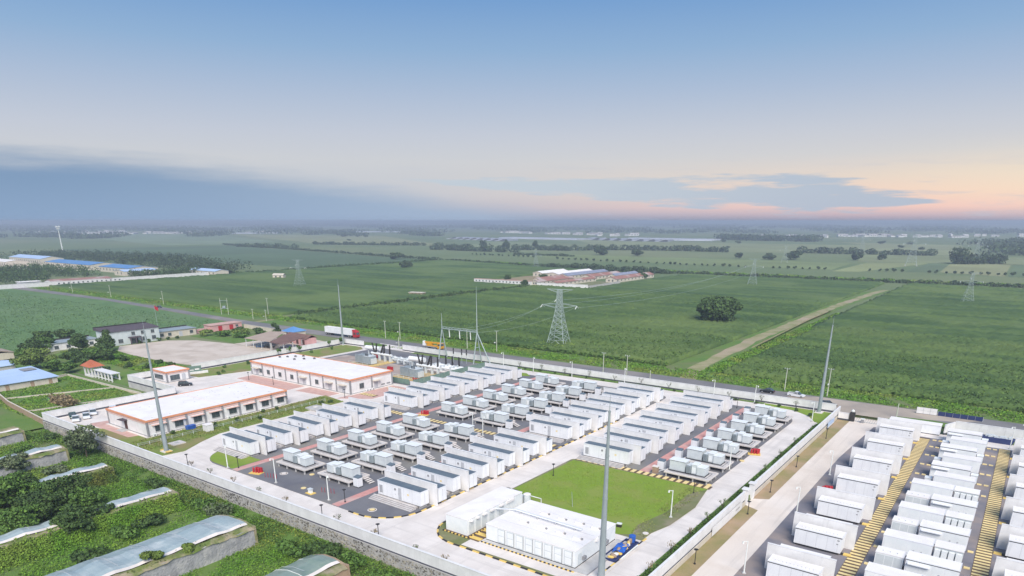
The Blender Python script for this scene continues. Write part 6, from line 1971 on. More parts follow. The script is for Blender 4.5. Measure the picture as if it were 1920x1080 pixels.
CROPL = mat('crop_leaf', (0.108, 0.185, 0.046), (0.068, 0.130, 0.034), 0.06, 0.85, island=0.35, stretch=(0.15, 1.2, 1.0))
weed_patch('weeds', 'lush green weeds below the rubble wall between the greenhouses', 190000, (-232, -44), (22, 74.2), -2.55, 0.36, WEED, seed=1, tall=0.75)
weed_patch('weeds', 'darker rank weeds along the foot of the rubble wall', 16000, (-226, -60), (67.5, 74.2), -2.5, 0.4, LEAF_M, seed=2, tall=1.2)
weed_patch('weeds', 'green growth in the walled plots beside the blue-roofed shed', 15000, (-300, -227.5), (76, 111), -2.05, 0.6, WEED, seed=3, tall=0.3)
weed_patch('weeds', 'grass and herbs between the school trees and the pavilion', 14000, (-345, -262), (127, 142), -0.08, 0.7, WEED, seed=4, tall=0.5)
weed_patch('weeds', 'patchy growth over the pasture beyond the school', 16000, (-700, -364), (115, 224), -0.08, 0.9, mat('pasture_tufts', (0.125, 0.215, 0.08), (0.085, 0.16, 0.055), 0.03, 0.95, island=0.25), seed=14, tall=0.3)
weed_patch('crop_leaves', 'broad leaves topping the crop along the public road, right of the track', 52000, (-88, 130), (258, 335), 1.3, 0.75, CROPL, seed=15, tall=0.9)
weed_patch('crop_leaves', 'broad leaves topping the crop around the big pylon', 52000, (-350, -114), (260, 333), 1.4, 0.75, CROPL, seed=16, tall=0.9)
weed_patch('weeds', 'rough verge growth along the field side of the public road', 26000, (-300, 60), (242, 257), -0.1, 0.7, WEED, seed=5, tall=0.6)
weed_patch('weeds', 'rough verge growth along the road to the blue-roofed works', 12000, (-700, -300), (249, 262), -0.1, 1.0, WEED, seed=6, tall=0.7)
weed_patch('weeds', 'weeds on the verge between the road and the station wall', 7000, (-235, -42), (222.9, 226.6), -0.05, 0.5, WEED, seed=7, tall=0.5)
weed_patch('weeds', 'herbs along the ditch side of the sandy track', 9000, (-98, -90), (258, 480), -0.1, 0.8, WEED, seed=8, tall=0.8)
weed_patch('reeds', 'clump of dry brown reeds beside the little pond', 2600, (-257, -246), (88, 93), -2.0, 0.8, REED, seed=9, tall=3.6)

weed_patch('grass_blades', 'short mown grass of the lawn behind the big store', 9000, (-81.5, -51), (112, 136.3), 0.105, 0.22, mat('lawn_blades', (0.205, 0.315, 0.035), (0.22, 0.30, 0.045), 0.5, 0.95, island=0.25), seed=31, tall=0.07)
weed_patch('grass_blades', 'ragged pale grass along the worn lawn edge', 1200, (-52, -48.4), (107, 136), 0.12, 0.3, mat('worn_blades', (0.24, 0.25, 0.10), (0.18, 0.24, 0.06), 0.5, 0.95, island=0.3), seed=32, tall=0.12)
weed_patch('grass_blades', 'uneven grass round the long office', 9000, (-184, -173), (78, 142), 0.10, 0.35, mat('office_blades', (0.14, 0.22, 0.04), (0.21, 0.23, 0.07), 0.3, 0.95, island=0.35), seed=33, tall=0.2)


def bank_growth(label, xr, y0, y1, hw, foot, n, m, seed):
    g = np.random.default_rng(seed)
    f = g.random(n)
    y = y0 + (y1 - y0) * g.random(n)
    x = xr + foot + (-0.3 - foot - 1.6 * (g.random(n) < 0.25)) * f + 0.5 * g.random(n)
    z = -2.55 + (hw + 0.1) * f + 0.5 * g.random(n) * (0.5 + np.sin(y * 0.7) ** 2)
    c = np.stack([x, y, z], -1)
    nrm = g.normal(size=(n, 3)) * 0.7 + np.array([0.5, 0, 0.8])
    nrm /= np.linalg.norm(nrm, axis=1)[:, None]
    tt = np.cross(nrm, g.normal(size=(n, 3)))
    tt /= np.linalg.norm(tt, axis=1)[:, None]
    bt = np.cross(nrm, tt)
    s = (0.38 * (0.5 + 0.9 * g.random(n)))[:, None]
    tag(quads_mesh('weeds', np.stack([c - tt * s * 0.5, c - bt * s * 0.32, c + tt * s * 0.5, c + bt * s * 0.32], 1), m), label, 'weeds', None, 'stuff')


SCRUB = mat('olive_scrub', (0.10, 0.135, 0.028), (0.16, 0.165, 0.04), 0.25, 0.9, island=0.45, c3=(0.065, 0.125, 0.026), scale3=0.12)
bank_growth('scrub covering the bank of the blue-grey film greenhouse', -138.5, 26, 67, 2.7, 2.6, 14000, WEED, 41)
bank_growth('olive scrub covering the bank of the pale film greenhouse', -166.5, 30, 66.5, 2.6, 2.6, 12000, SCRUB, 42)
bank_growth('grass growing along the top of the longest mud wall', -109.0, 22, 65.5, 3.4, -0.4, 1800, SCRUB, 43)
bank_growth('grass growing along the top of the low grey wall', -190.2, 36, 66, 2.8, -0.4, 900, SCRUB, 44)

# standing shrubs and trees
fgt = [
    (-188.0, 69.8, 9.6, 10.5, LEAF_G, 2700, 0.46, 'tall loose grey-green tree standing against the rubble wall corner'),
    (-169.5, 48.5, 6.4, 10.0, LEAF_D, 3600, 0.42, 'dark tree at the frame edge above the narrow film greenhouse'),
    (-151.0, 46.0, 8.4, 12.0, LEAF_D, 5200, 0.42, 'broad dark tree hiding the middle of the blue-grey film greenhouse'),
    (-160.0, 51.0, 7.0, 10.0, LEAF_M, 3600, 0.42, 'mid green tree at the lower frame edge among the greenhouses'),
    (-142.5, 52.5, 5.6, 9.0, LEAF_D, 2800, 0.40, 'low dark tree between the blue-grey film and the weeds'),
    (-190.0, 54.5, 5.4, 8.0, LEAF_G, 2600, 0.42, 'grey-green tree at the frame edge beside the low grey wall'),
    (-147.5, 41.0, 7.0, 10.5, LEAF_M, 3400, 0.42, 'leafy tree at the lower frame edge below the broad dark tree'),
    (-155.5, 53.5, 8.6, 10.5, LEAF_D, 4600, 0.42, 'tall dark tree in front of the pale film greenhouse'),
    (-164.0, 44.0, 8.4, 11.0, LEAF_M, 4400, 0.42, 'tall leafy tree touching the frame edge'),
    (-139.5, 46.5, 7.0, 9.5, LEAF_D, 3800, 0.42, 'dark tree overhanging the longest greenhouse film'),
    (-147.0, 52.0, 7.6, 9.0, LEAF_M, 3800, 0.42, 'leafy tree before the gap in the blue-grey film'),
    (-322.0, 108.5, 9.0, 15.0, LEAF_L, 4200, 0.6, 'big round yellow-green tree beside the blue-roofed sheds'),
    (-330.0, 141.0, 9.5, 8.5, LEAF_D, 2600, 0.6, 'tall dark tree in front of the white school building'),
    (-340.0, 133.0, 7.0, 9.0, LEAF_D, 2200, 0.6, 'dark tree hiding the low white school wing'),
    (-322.0, 136.0, 6.0, 9.0, LEAF_D, 2200, 0.6, 'dark tree at the edge of the bare school yard'),
    (-349.0, 118.0, 8.0, 10.0, LEAF_D, 2200, 0.6, 'dark tree behind the round yellow-green tree'),
    (-343.0, 112.0, 6.0, 8.0, LEAF_M, 1800, 0.6, 'mid green tree beside the tan-roofed hut'),
    (-309.0, 121.0, 5.4, 9.0, LEAF_D, 2200, 0.55, 'dark leafy tree behind the white pavilion'),
    (-303.0, 113.0, 4.6, 8.0, LEAF_M, 1900, 0.55, 'mid green tree at the side of the white pavilion'),
    (-315.0, 128.0, 5.4, 9.0, LEAF_M, 2200, 0.55, 'leafy tree between the pavilion and the bare yard'),
    (-352.0, 138.0, 7.5, 10.0, LEAF_D, 2200, 0.6, 'dark tree overhanging the black-edged school wing roof'),
    (-372.0, 130.0, 7.0, 11.0, LEAF_D, 2200, 0.7, 'dark tree standing behind the tan-roofed hut'),
    (-376.0, 142.0, 6.0, 10.0, LEAF_D, 2000, 0.7, 'dark tree at the pasture edge behind the school wing'),
    (-353.5, 126.0, 6.0, 10.0, LEAF_M, 2200, 0.6, 'leafy tree in front of the low white school wing'),
    (-311.0, 110.5, 5.0, 9.0, LEAF_M, 2200, 0.55, 'spreading tree between the round tree and the pavilion'),
    (-318.5, 122.0, 6.0, 10.0, LEAF_D, 2400, 0.55, 'spreading dark tree above the white pavilion roof'),
    (-306.0, 129.5, 5.5, 9.0, LEAF_D, 2200, 0.55, 'spreading dark tree below the bare yard'),
    (-143.0, 393.0, 16.0, 27.0, LEAF_D, 9000, 1.1, 'lone round willow standing in the crop left of the farm track'),
    (-631.0, 634.0, 9.0, 17.0, LEAF_F, 1500, 1.5, 'round bush-like tree alone in the far crop'),
    (-795.0, 779.0, 10.0, 26.0, LEAF_F, 1500, 2.0, 'wide dark tree behind the lone round one'),
    (-958.0, 1194.0, 17.0, 16.0, LEAF_F, 900, 2.4, 'far upright tree, first of three before the long white greenhouses'),
    (-899.0, 1201.0, 20.0, 17.0, LEAF_F, 900, 2.4, 'far upright tree, tallest of three before the long white greenhouses'),
    (-850.0, 1236.0, 18.0, 13.0, LEAF_F, 900, 2.4, 'far slim tree, last of three before the long white greenhouses'),
    (-612.0, 1085.0, 17.4, 30.0, LEAF_F, 1200, 2.6, 'far wide tree beyond the row of dots'),
    (-544.0, 1090.0, 12.0, 22.0, LEAF_F, 900, 2.4, 'far low tree to the right of the wide one'),
    (-222.0, 1164.0, 11.5, 17.0, LEAF_F, 800, 2.2, 'far round tree in the strip fields left of the white-armed pylon'),
    (-194.0, 1202.0, 11.5, 14.0, LEAF_F, 700, 2.2, 'far small tree next to the white-armed pylon'),
    (-303.0, 1131.0, 14.0, 26.0, LEAF_F, 1300, 2.4, 'far dark clump tree beside a faint pylon'),
    (-330.0, 1105.0, 10.0, 18.0, LEAF_F, 800, 2.2, 'far low tree at the side of the dark clump tree'),
    (-383.0, 1120.0, 8.0, 16.0, LEAF_F, 700, 2.2, 'far shrub-like tree in the pale strip field'),
    (-372.0, 524.0, 5.5, 8.0, LEAF_D, 900, 0.9, 'dark tree at the gate of the walled farmstead'),
    (-418.0, 560.0, 6.0, 9.0, LEAF_D, 700, 1.0, 'leafy tree inside the farmstead yard, near the windowed wall'),
    (-400.0, 596.0, 5.5, 9.0, LEAF_D, 700, 1.0, 'leafy tree inside the farmstead yard, before the white barns'),
    (-322.0, 660.0, 6.0, 10.0, LEAF_D, 700, 1.0, 'dark tree at the crop side of the outer red-roofed barn'),
]
for i, (x, y, h, w, lf, n, s, lb) in enumerate(fgt):
    z = -2.55 if y < 75 and x > -226 else (-2.1 if y < 115 and x < -226 else (-0.9 if (y < 125 and x < -259) else -0.1))
    make_tree('leafy_tree', lb, 'tree', x, y, z, h, w, lf, n, s, seed=20 + i, low=(0.0 if n == 9000 else 0.12) if y < 400 else 0.05, nb=44 if n == 9000 else (34 if y < 76 else 14), k=0.23 if n == 9000 else (0.21 if y < 76 else 0.36), core=0.40 if n == 9000 else 0.26)
fgb = [
    (-93.0, 69.5, 3.0, 7.0, LEAF_D, 'big dark shrub against the rubble wall near the torn greenhouse'), (-99.5, 68.0, 2.6, 6.0, LEAF_M, 'shrub at the side of the big dark shrub'), (-87.0, 70.5, 2.6, 5.0, LEAF_M, 'shrub by the rubble wall nearest the bottom edge'),
    (-78.5, 68.5, 2.4, 5.0, LEAF_M, 'shrub beside the end of the torn greenhouse'), (-127.5, 70.0, 2.2, 8.0, LEAF_G, 'pale feathery weeds clump halfway along the rubble wall'), (-134.0, 69.0, 1.8, 6.0, LEAF_M, 'leafy shrub before the blue-grey film end'),
    (-153.5, 70.4, 2.2, 4.6, LEAF_D, 'rounded dark shrub in the strip below the rubble wall'), (-131.0, 52.0, 2.2, 6.0, LEAF_M, 'shrub on the bank above the longest greenhouse'), (-126.5, 44.0, 2.4, 7.0, LEAF_D, 'dark shrub between the two film roofs'),
    (-133.5, 58.0, 2.0, 6.0, LEAF_D, 'dark shrub beside the blue-grey film'), (-110.5, 47.5, 2.2, 3.2, LEAF_L, 'yellow-green shrub growing on the longest mud wall'), (-110.0, 53.0, 1.8, 2.8, LEAF_L, 'yellow shrub further along the longest mud wall'),
    (-181.0, 60.0, 2.0, 6.0, LEAF_G, 'grey-green shrub on the low grey greenhouse wall'), (-205.0, 62.0, 2.4, 6.0, LEAF_M, 'shrub between the two greenhouses at the frame edge'), (-213.0, 71.0, 1.8, 4.0, LEAF_D, 'dark shrub under the rubble wall corner'),
    (-160.0, 58.0, 2.0, 7.0, LEAF_L, 'olive scrub on the bank of the pale film greenhouse'),
]
for i, (x, y, h, w, lf, lb) in enumerate(fgb):
    on = 0.7 if 'growing on' in lb or 'further along' in lb else -2.55
    make_bush('wild_shrub', lb, 'shrub', x, y, on, h, w, lf, 900, 0.42, 60 + i, 'wild shrubs before the rubble wall')
gb = [(-286, 128, 2.6, 3.6, 'on the bank right of the pavilion'), (-277, 131, 2.2, 3.2, 'above the bare yard corner'), (-282, 139, 2.4, 3.6, 'at the bare yard edge'), (-273.5, 139.5, 2.2, 3.4, 'nearest the yard corner mast'), (-292, 122, 2.2, 4.0, 'just behind the colonnade'), (-300, 133, 2.8, 5.0, 'under the tall school trees')]
for i, (x, y, h, w, lb) in enumerate(gb):
    make_bush('garden_bush', 'rounded dark bush ' + lb, 'bush', x, y, -0.3 if y > 126 else -1.2, h, w, LEAF_D, 500, 0.5, 90 + i, 'bushes by the school')
sb = [(-334, 192, 3.2, 8, LEAF_L), (-327, 197, 3.4, 9, LEAF_M), (-322, 204, 3.6, 9, LEAF_L), (-316, 198, 2.8, 7, LEAF_M), (-330, 208, 3.4, 8, LEAF_D), (-318, 212, 3.8, 8, LEAF_D), (-311, 216, 5.5, 6, LEAF_D)]
for i, (x, y, h, w, lf) in enumerate(sb):
    make_bush('thicket_bush', ['yellow-green', 'mid green', 'lighter green', 'low mid green', 'dark', 'tall dark', 'tallest dark'][i] + ' bush in the thicket between the pink house and the shed', 'bush', x, y, -0.1, h, w, lf, 700, 0.6, 110 + i, 'thicket by the pink house')
for i in range(5):
    make_bush('wall_shrub', 'clipped shrub against the school wall, %s from the porch' % ORD[i], 'shrub', -340.0 + 0.2 * i, 160 + i * 4.6, -0.1, 1.6, 2.0, LEAF_D, 160, 0.45, 130 + i, 'clipped shrubs at the school wall')
# planting inside the station
pl = [(-257 + 0.0, 150), (-256, 160), (-255, 172), (-255.5, 182), (-256, 192), (-255.5, 203), (-249, 145), (-246.5, 141)]
for i, (x, y) in enumerate(pl):
    make_bush('lawn_shrub', 'small rounded shrub on the lawn strip, %s from the gatehouse' % ORD[i], 'shrub', x + 4, y, 0.1, 1.3, 1.7, LEAF_M, 130, 0.35, 140 + i, 'shrubs on the lawn strip')
for i, (x, y) in enumerate([(-256.5, 178), (-256.8, 184.5), (-256.4, 189), (-256.8, 206), (-257, 213)]):
    make_tree('young_tree', 'thin young tree along the school-side wall, %s from the bare yard' % ORD[i], 'tree', x, y, 0.1, 3.6, 2.4, LEAF_M, 180, 0.4, 150 + i, 0.4, 'young trees by the wall', 0.4, 6)
for i, (x, y) in enumerate([(-181.5, 118), (-181.0, 122.5), (-179.5, 108), (-180.0, 101), (-176, 136), (-174.8, 138.5), (-182, 90), (-175.6, 113)]):
    make_bush('lawn_shrub', 'small rounded shrub on the office lawn, %s from the near mast' % ORD[i], 'shrub', x, y, 0.1, 1.1, 1.5, LEAF_D, 120, 0.32, 160 + i, 'shrubs on the office lawn')


def bare_tree(label, x, y, z, h, seed, grp, leaf=None):
    t = thing('sapling', label, 'sapling', (x, y, z), 0, grp)
    g = random.Random(seed)
    b = MB().tube((0, 0, 0), (0, 0, h * 0.45), 0.05, 0.04, 5)
    tips = []
    for i in range(9):
        a = g.random() * 2 * PI
        z0 = h * (0.3 + 0.15 * g.random())
        q = (math.cos(a) * h * 0.28 * (0.5 + g.random() * 0.6), math.sin(a) * h * 0.28 * (0.5 + g.random() * 0.6), h * (0.75 + 0.25 * g.random()))
        b.tube((0, 0, z0), q, 0.03, 0.012, 4)
        tips.append(q)
    b.build('branches', BARK, t)
    r = np.random.default_rng(seed)
    quads_mesh('sparse_leaves', leaf_quads(r, [(q[0], q[1], q[2] - 0.15, h * 0.13, h * 0.13, h * 0.16) for q in tips], 70, 0.16), leaf or LEAF_G, t)


for i in range(9):
    bare_tree('thin sapling beside the inside of the rubble wall, %s from the office mast' % ORD[i], [-152, -143, -133.5, -124, -114.5, -98.0, -88.5, -77.5, -70.5][i], [78.2, 77.6, 77.4, 77.2, 77.0, 76.8, 77.2, 76.8, 76.8][i], 0.0, 1.9 + 0.2 * (i % 3), 200 + i, 'saplings inside the rubble wall', LEAF_G if i % 2 else REED)
for i in range(9):
    bare_tree('bare sapling in the planting strip before the dividing wall, %s from the bottom edge' % ORD[i], -41.6, [86, 95, 103.5, 112, 120.5, 128, 156, 168, 180][i], 0.08, 2.0 + 0.2 * (i % 3), 220 + i, 'saplings before the dividing wall', REED if i < 4 else LEAF_M)
for i in range(11):
    bare_tree('bare sapling along the road-side wall, %s from the gantry' % ORD[i], -158 + i * 10.6, 219.4, 0.05, 2.6 + 0.3 * (i % 2), 240 + i, 'saplings along the road-side wall', LEAF_G)
for i in range(16):
    make_bush('verge_shrub', 'clipped green ball shrub on the back verge, %s from the gantry' % ORD[i], 'shrub', -162 + i * 7.0, 218.9, 0.07, 0.9, 1.3, LEAF_D, 90, 0.3, 260 + i, 'ball shrubs on the back verge')
for i, (x, y) in enumerate(((-46.0, 212.6), (-51.0, 216.6))):
    make_bush('verge_shrub', 'clipped green ball shrub on the corner lawn, %s' % ['beside the dividing wall', 'near the corner mast'][i], 'shrub', x, y, 0.08, 1.1, 1.6, LEAF_D, 120, 0.3, 280 + i, 'ball shrubs on the corner lawn')
weed_patch('weeds', 'ragged hedge growth at the foot of the dividing wall', 9000, (-42.4, -40.3), (77, 205), 0.08, 0.4, LEAF_M, seed=21, tall=0.7)

# ================================================================== hedges and woods of the plain
def hedge(name, label, pts, h, w, n, size, m=LEAF_F, seed=1, stuff=True):
    g = np.random.default_rng(seed)
    P = np.array(pts, float)
    seg = np.linalg.norm(np.diff(P, axis=0), axis=1)
    blobs = []
    L = seg.sum()
    k = max(4, int(L / (w * 0.8)))
    for s in np.linspace(0, L * 0.999, k):
        j = 0
        q = s
        while q > seg[j]:
            q -= seg[j]
            j += 1
        c = P[j] + (P[j + 1] - P[j]) * q / seg[j]
        hh = h * (0.55 + 0.6 * g.random())
        blobs.append((c[0] + g.normal() * w * 0.2, c[1] + g.normal() * w * 0.2, hh * 0.45, w * 0.7, w * 0.55, hh * 0.55))
    V = leaf_quads(g, blobs, n, size)
    o = quads_mesh(name, V, m)
    return tag(o, label, 'hedge' if 'hedge' in name else 'woods', None, 'stuff')


def wood(name, label, poly, h, n, size, m=LEAF_F, seed=1, z=-0.1):
    """a stand of trees that reads as one mass: quads over many crowns inside a polygon"""
    g = np.random.default_rng(seed)
    P = np.array(poly, float)
    lo, hi = P.min(0), P.max(0)
    pts = []
    area = 0.5 * abs(np.dot(P[:, 0], np.roll(P[:, 1], 1)) - np.dot(P[:, 1], np.roll(P[:, 0], 1)))
    want = int(min(420, max(12, area / (h * h * 0.35))))
    while len(pts) < want:
        c = lo + (hi - lo) * g.random(2)
        ins = False
        j = len(P) - 1
        for i in range(len(P)):
            if (P[i, 1] > c[1]) != (P[j, 1] > c[1]) and c[0] < (P[j, 0] - P[i, 0]) * (c[1] - P[i, 1]) / (P[j, 1] - P[i, 1]) + P[i, 0]:
                ins = not ins
            j = i
        if ins:
            pts.append(c)
    r = max(h * 0.42, math.sqrt(area / want) * 0.62)
    blobs = [(c[0], c[1], z + h * (0.5 + 0.08 * g.normal()), r * (0.8 + 0.4 * g.random()), r * (0.8 + 0.4 * g.random()), h * (0.42 + 0.12 * g.random())) for c in pts]
    o = quads_mesh(name, leaf_quads(g, blobs, n, size), m)
    return tag(o, label, 'woods', None, 'stuff')


hedge('hedge', 'dark bushy hedge along the lane to the walled farmstead', [(-366, 270), (-368, 420), (-364, 490), (-363, 520)], 2.6, 3.2, 5200, 0.8, LEAF_D, 1)
hedge('hedge', 'dark ditch-side hedge right across the plain behind the crops', [(-706, 797), (-548, 757), (-390, 748), (-270, 748), (-142, 751), (-50, 764), (120, 776)], 3.6, 5.0, 9000, 1.5, LEAF_F, 2)
hedge('hedge', 'broken hedge in front of the walled farmstead ridge', [(-500, 752), (-330, 740)], 6.5, 10, 3000, 1.8, LEAF_F, 3)
hedge('hedge', 'low dark hedge along the far lane beside the round bush', [(-757, 468), (-712, 456), (-711, 526), (-727, 610), (-716, 700), (-734, 796)], 2.6, 3.0, 4200, 1.2, LEAF_D, 4)
hedge('hedge', 'thin hedge along the edge of the dark western field', [(-1617, 1006), (-1321, 940), (-1032, 872), (-870, 828), (-720, 800)], 4.0, 6.0, 4200, 2.0, LEAF_F, 5)
hedge('hedge', 'row of dense trees on the edge of the dark western field', [(-1478, 957), (-1380, 950), (-1291, 963)], 9, 14, 1800, 2.2, LEAF_F, 6)
hedge('hedge', 'long far hedge before the long white greenhouses', [(-1474, 1167), (-1360, 1195), (-1197, 1263)], 8, 12, 2600, 2.6, LEAF_F, 7)
hedge('hedge', 'belt of far trees behind the dotted row', [(-1000, 1100), (-880, 1080), (-800, 1090)], 15, 18, 2600, 2.6, LEAF_F, 8)
hedge('hedge', 'far tree belt in line with the walled farmstead', [(-860, 1180), (-762, 1200), (-700, 1290), (-640, 1320), (-588, 1329), (-483, 1327)], 11, 14, 5000, 2.6, LEAF_F, 9)
hedge('hedge', 'far hedge right of the strip fields', [(-352, 1374), (-273, 1385), (-150, 1400)], 11, 14, 2600, 2.6, LEAF_F, 10)
hedge('hedge', 'scrub along the bank between hedge and strip fields', [(-690, 800), (-540, 775), (-390, 765), (-150, 770), (60, 790)], 2.5, 9, 5200, 1.6, WEED, 11)
hedge('hedge', 'low hedge between the far fields beside the orchard dots', [(-740, 1010), (-660, 1010), (-620, 1010)], 4, 6, 900, 2.0, LEAF_F, 12)
hedge('hedge', 'low dark margin between the two crops by the willow', [(-345, 336), (-260, 336), (-113, 338)], 1.9, 1.6, 1600, 0.8, LEAF_D, 13)
hedge('hedge', 'dark ragged edge of the crop along the public road verge', [(-356, 258.4), (-200, 258.4), (-113, 258.6)], 1.7, 1.4, 4200, 0.6, LEAF_M, 14)
hedge('hedge', 'dark ragged edge of the crop right of the farm track', [(-89, 300), (-89, 258), (40, 257.2), (200, 257.2)], 1.7, 1.4, 4200, 0.6, LEAF_M, 15)
hedge('hedge', 'scrub at the crop edge along the lane mouth', [(-356, 330), (-356, 259)], 1.6, 1.4, 900, 0.7, LEAF_M, 16)
# orchard dots, each its own little tree
k = 0
g = random.Random(2)
DOT = make_tree('orchard_tree', '', 'tree', 0, 0, 0, 5.0, 6.0, LEAF_F, 150, 1.6, 300, 0.2, None, 0.1, 5, 0.5)
uD = []
for (xa, ya, xb, yb, n) in ((-797, 959, -654, 940, 14), (-595, 918, -399, 897, 18), (-395, 896, -298, 894, 11), (-264, 897, -207, 907, 8), (-158, 914, -125, 918, 5), (-99, 918, -13, 926, 12)):
    for i in range(n):
        f = i / (n - 1)
        o = place(DOT, uD, 'small round tree in the long dotted row across the plain', (xa + (xb - xa) * f + g.random() * 3, ya + (yb - ya) * f + g.random() * 3, -0.1), g.random() * 6, 'dotted row of small trees')
        s = 0.48 + 0.3 * g.random()
        o.scale = (s, s, s)
FARB = make_bush('field_bush', '', 'bush', 0, 0, 0, 7.0, 18.0, LEAF_F, 240, 2.4, 310)
uFB = []
for i, (x, y, s) in enumerate(((-2039, 1750, 1.7), (-2010, 1790, 1.3), (-1960, 1780, 1.2), (-640, 1850, 1.0), (-250, 1750, 0.9), (-195, 1640, 0.9), (-160, 1420, 0.7), (-330, 2020, 1.2), (-265, 1990, 1.1), (-720, 1960, 1.0), (-550, 1530, 0.6), (-1640, 1420, 0.8))):
    o = place(FARB, uFB, 'lone far bush dotted about the pale fields before the horizon', (x, y, -0.1), i, 'lone far bushes')
    o.scale = (s, s, s)

wood('woods', 'dark belt of trees behind the long blue roof', [(-1260, 412), (-1190, 460), (-990, 465), (-925, 452), (-740, 455), (-750, 500), (-1040, 560), (-1330, 520)], 12, 18000, 1.5, LEAF_F, 1)
wood('woods', 'dark round-topped trees before the long blue roof', [(-761, 246), (-765, 284), (-817, 306), (-787, 347), (-860, 352), (-951, 347), (-943, 305), (-850, 262)], 10, 12000, 1.1, LEAF_D, 2)
wood('woods', 'row of trees hiding the end of the blue-roofed works', [(-738, 350), (-740, 430), (-756, 430), (-756, 352)], 8, 3000, 1.1, LEAF_D, 3)
wood('woods', 'trees at the far end of the white works wall', [(-725, 432), (-720, 452), (-790, 470), (-800, 445)], 11, 2400, 1.4, LEAF_F, 4)
wood('woods', 'far dark wood behind the first strip of pale fields, right of centre', [(-816, 2150), (-512, 2120), (-520, 2240), (-820, 2260)], 17, 3200, 5.0, LEAF_F, 5)
wood('woods', 'large dark wood at the right edge of the plain', [(-160, 2030), (-90, 2000), (-80, 1425), (120, 1450), (200, 2300), (-86, 2190)], 17, 7000, 4.5, LEAF_F, 6)
wood('woods', 'small dark copse before the large wood at the right edge', [(-88, 1132), (-40, 1180), (-48, 1215), (-95, 1168)], 13, 1800, 2.4, LEAF_F, 7)
wood('woods', 'dark copse standing tall at the left end of the small copse', [(-96, 1140), (-82, 1140), (-82, 1165), (-96, 1165)], 22, 700, 2.4, LEAF_F, 8)
wood('woods', 'bushes behind the white sheds of the farmstead', [(-408, 690), (-330, 700), (-340, 730), (-415, 722)], 6, 1600, 1.6, LEAF_F, 9)
# wooded belts closing the plain, paler with distance
belts = [(3200, 14, 4600, 7), (3900, 15, 4600, 9), (5000, 16, 4600, 12), (6600, 18, 4600, 16), (9000, 20, 4200, 22), (12500, 24, 3600, 30)]
for i, (d, h, n, s) in enumerate(belts):
    g = np.random.default_rng(400 + i)
    blobs = []
    for kk in range(170):
        a = rad(-41 + 82 * (kk + g.random()) / 170)
        dd = d * (1 + 0.16 * (g.random() - 0.5)) + 160 * math.sin(kk * 0.5)
        if math.sin(kk * 0.37 + i) + 0.8 * math.sin(kk * 0.11 + 2 * i) < (-0.35 if i else 0.1):
            continue
        if i == 0 and (a > rad(-6)):
            continue
        dx_, dy_ = -math.sin(AZ) * math.cos(a) + math.cos(AZ) * math.sin(a), math.cos(AZ) * math.cos(a) + math.sin(AZ) * math.sin(a)
        blobs.append((dx_ * dd, dy_ * dd, h * 0.42, d * 0.011, d * 0.02, h * (0.45 + 0.25 * g.random())))
    tag(quads_mesh('woods', leaf_quads(g, blobs, n, s), LEAF_F), 'wooded belt across the far plain, %s towards the horizon' % ORD[i], 'woods', None, 'stuff')

# ================================================================== farmstead, works, villages
def barn(label, x0, x1, y0, y1, h, rise, roofm, wallm=CREAM, along='y', grp='farmstead barns', wins=True, nm='barn'):
    t = thing(nm, label, 'barn', (x0, y0, -0.1), 0, grp)
    MB().box(0, x1 - x0, 0, y1 - y0, 0, h).build('wall', wallm, t)
    if along == 'y':
        xm = (x1 - x0) / 2
        MB().extrude([(0.05, h), (x1 - x0 - 0.05, h), (xm, h + rise - 0.15)], 'y', 0.02, y1 - y0 - 0.02).build('gable', wallm, t)
    else:
        ym = (y1 - y0) / 2
        MB().extrude([(0.05, h), (y1 - y0 - 0.05, h), (ym, h + rise - 0.15)], 'x', 0.02, x1 - x0 - 0.02).build('gable', wallm, t)
    gable(t, 0, x1 - x0, 0, y1 - y0, h + 0.1, h + rise, roofm, along)
    if wins:
        n = max(2, int((y1 - y0) / 7)) if along == 'y' else max(2, int((x1 - x0) / 7))
        for i in range(n):
            if along == 'y':
                y = (y1 - y0) * (i + 0.5) / n
                MB().box(x1 - x0 + 0.001, x1 - x0 + 0.06, y - 0.8, y + 0.8, h * 0.35, h * 0.75).build('window', WINGL, t)
            else:
                x = (x1 - x0) * (i + 0.5) / n
                MB().box(x - 0.8, x + 0.8, -0.06, -0.001, h * 0.35, h * 0.75).build('window', WINGL, t)
        w_ = x1 - x0
        if along == 'y':
            for q in (0.32, 0.68):
                MB().box(w_ * q - 0.7, w_ * q + 0.7, -0.06, -0.001, h * 0.3, h * 0.8).build('window', WINGL, t)
    return t


SOLAR = mat('blue_grey_roof', (0.22, 0.25, 0.34), (0.32, 0.33, 0.40), 0.4, 0.5)
barn('white-roofed barn at the back of the walled farmstead', -431, -419, 622, 672, 3.4, 2.0, WROOF)
barn('longer white-roofed barn in the middle of the farmstead', -410, -396, 618, 690, 3.4, 2.0, WROOF)
barn('blue-grey roofed barn behind the red-roofed ones', -392, -380, 610, 694, 3.2, 2.2, SOLAR)
barn('red-roofed barn beside the grassy farmstead court', -366, -354, 612, 676, 3.2, 2.2, REDROOF)
barn('blue-grey roofed barn between two red-roofed barns', -350, -342, 640, 690, 3.2, 2.0, SOLAR)
barn('long red-roofed barn on the outer side of the farmstead', -331, -320, 600, 682, 3.2, 2.2, REDROOF)
barn('long low red-roofed row inside the farmstead wall', -372, -365, 535, 598, 2.8, 1.6, REDROOF)
barn('low red-roofed row along the farmstead court', -351, -345, 535, 606, 2.8, 1.6, REDROOF)
barn('low red-roofed stable at the far side of the farmstead', -388, -381, 560, 606, 2.8, 1.6, REDROOF)
t = thing('farm_wall', 'white windowed front wall of the farmstead', 'wall', (-433, 526, -0.1), 0.08, 'farmstead walls')
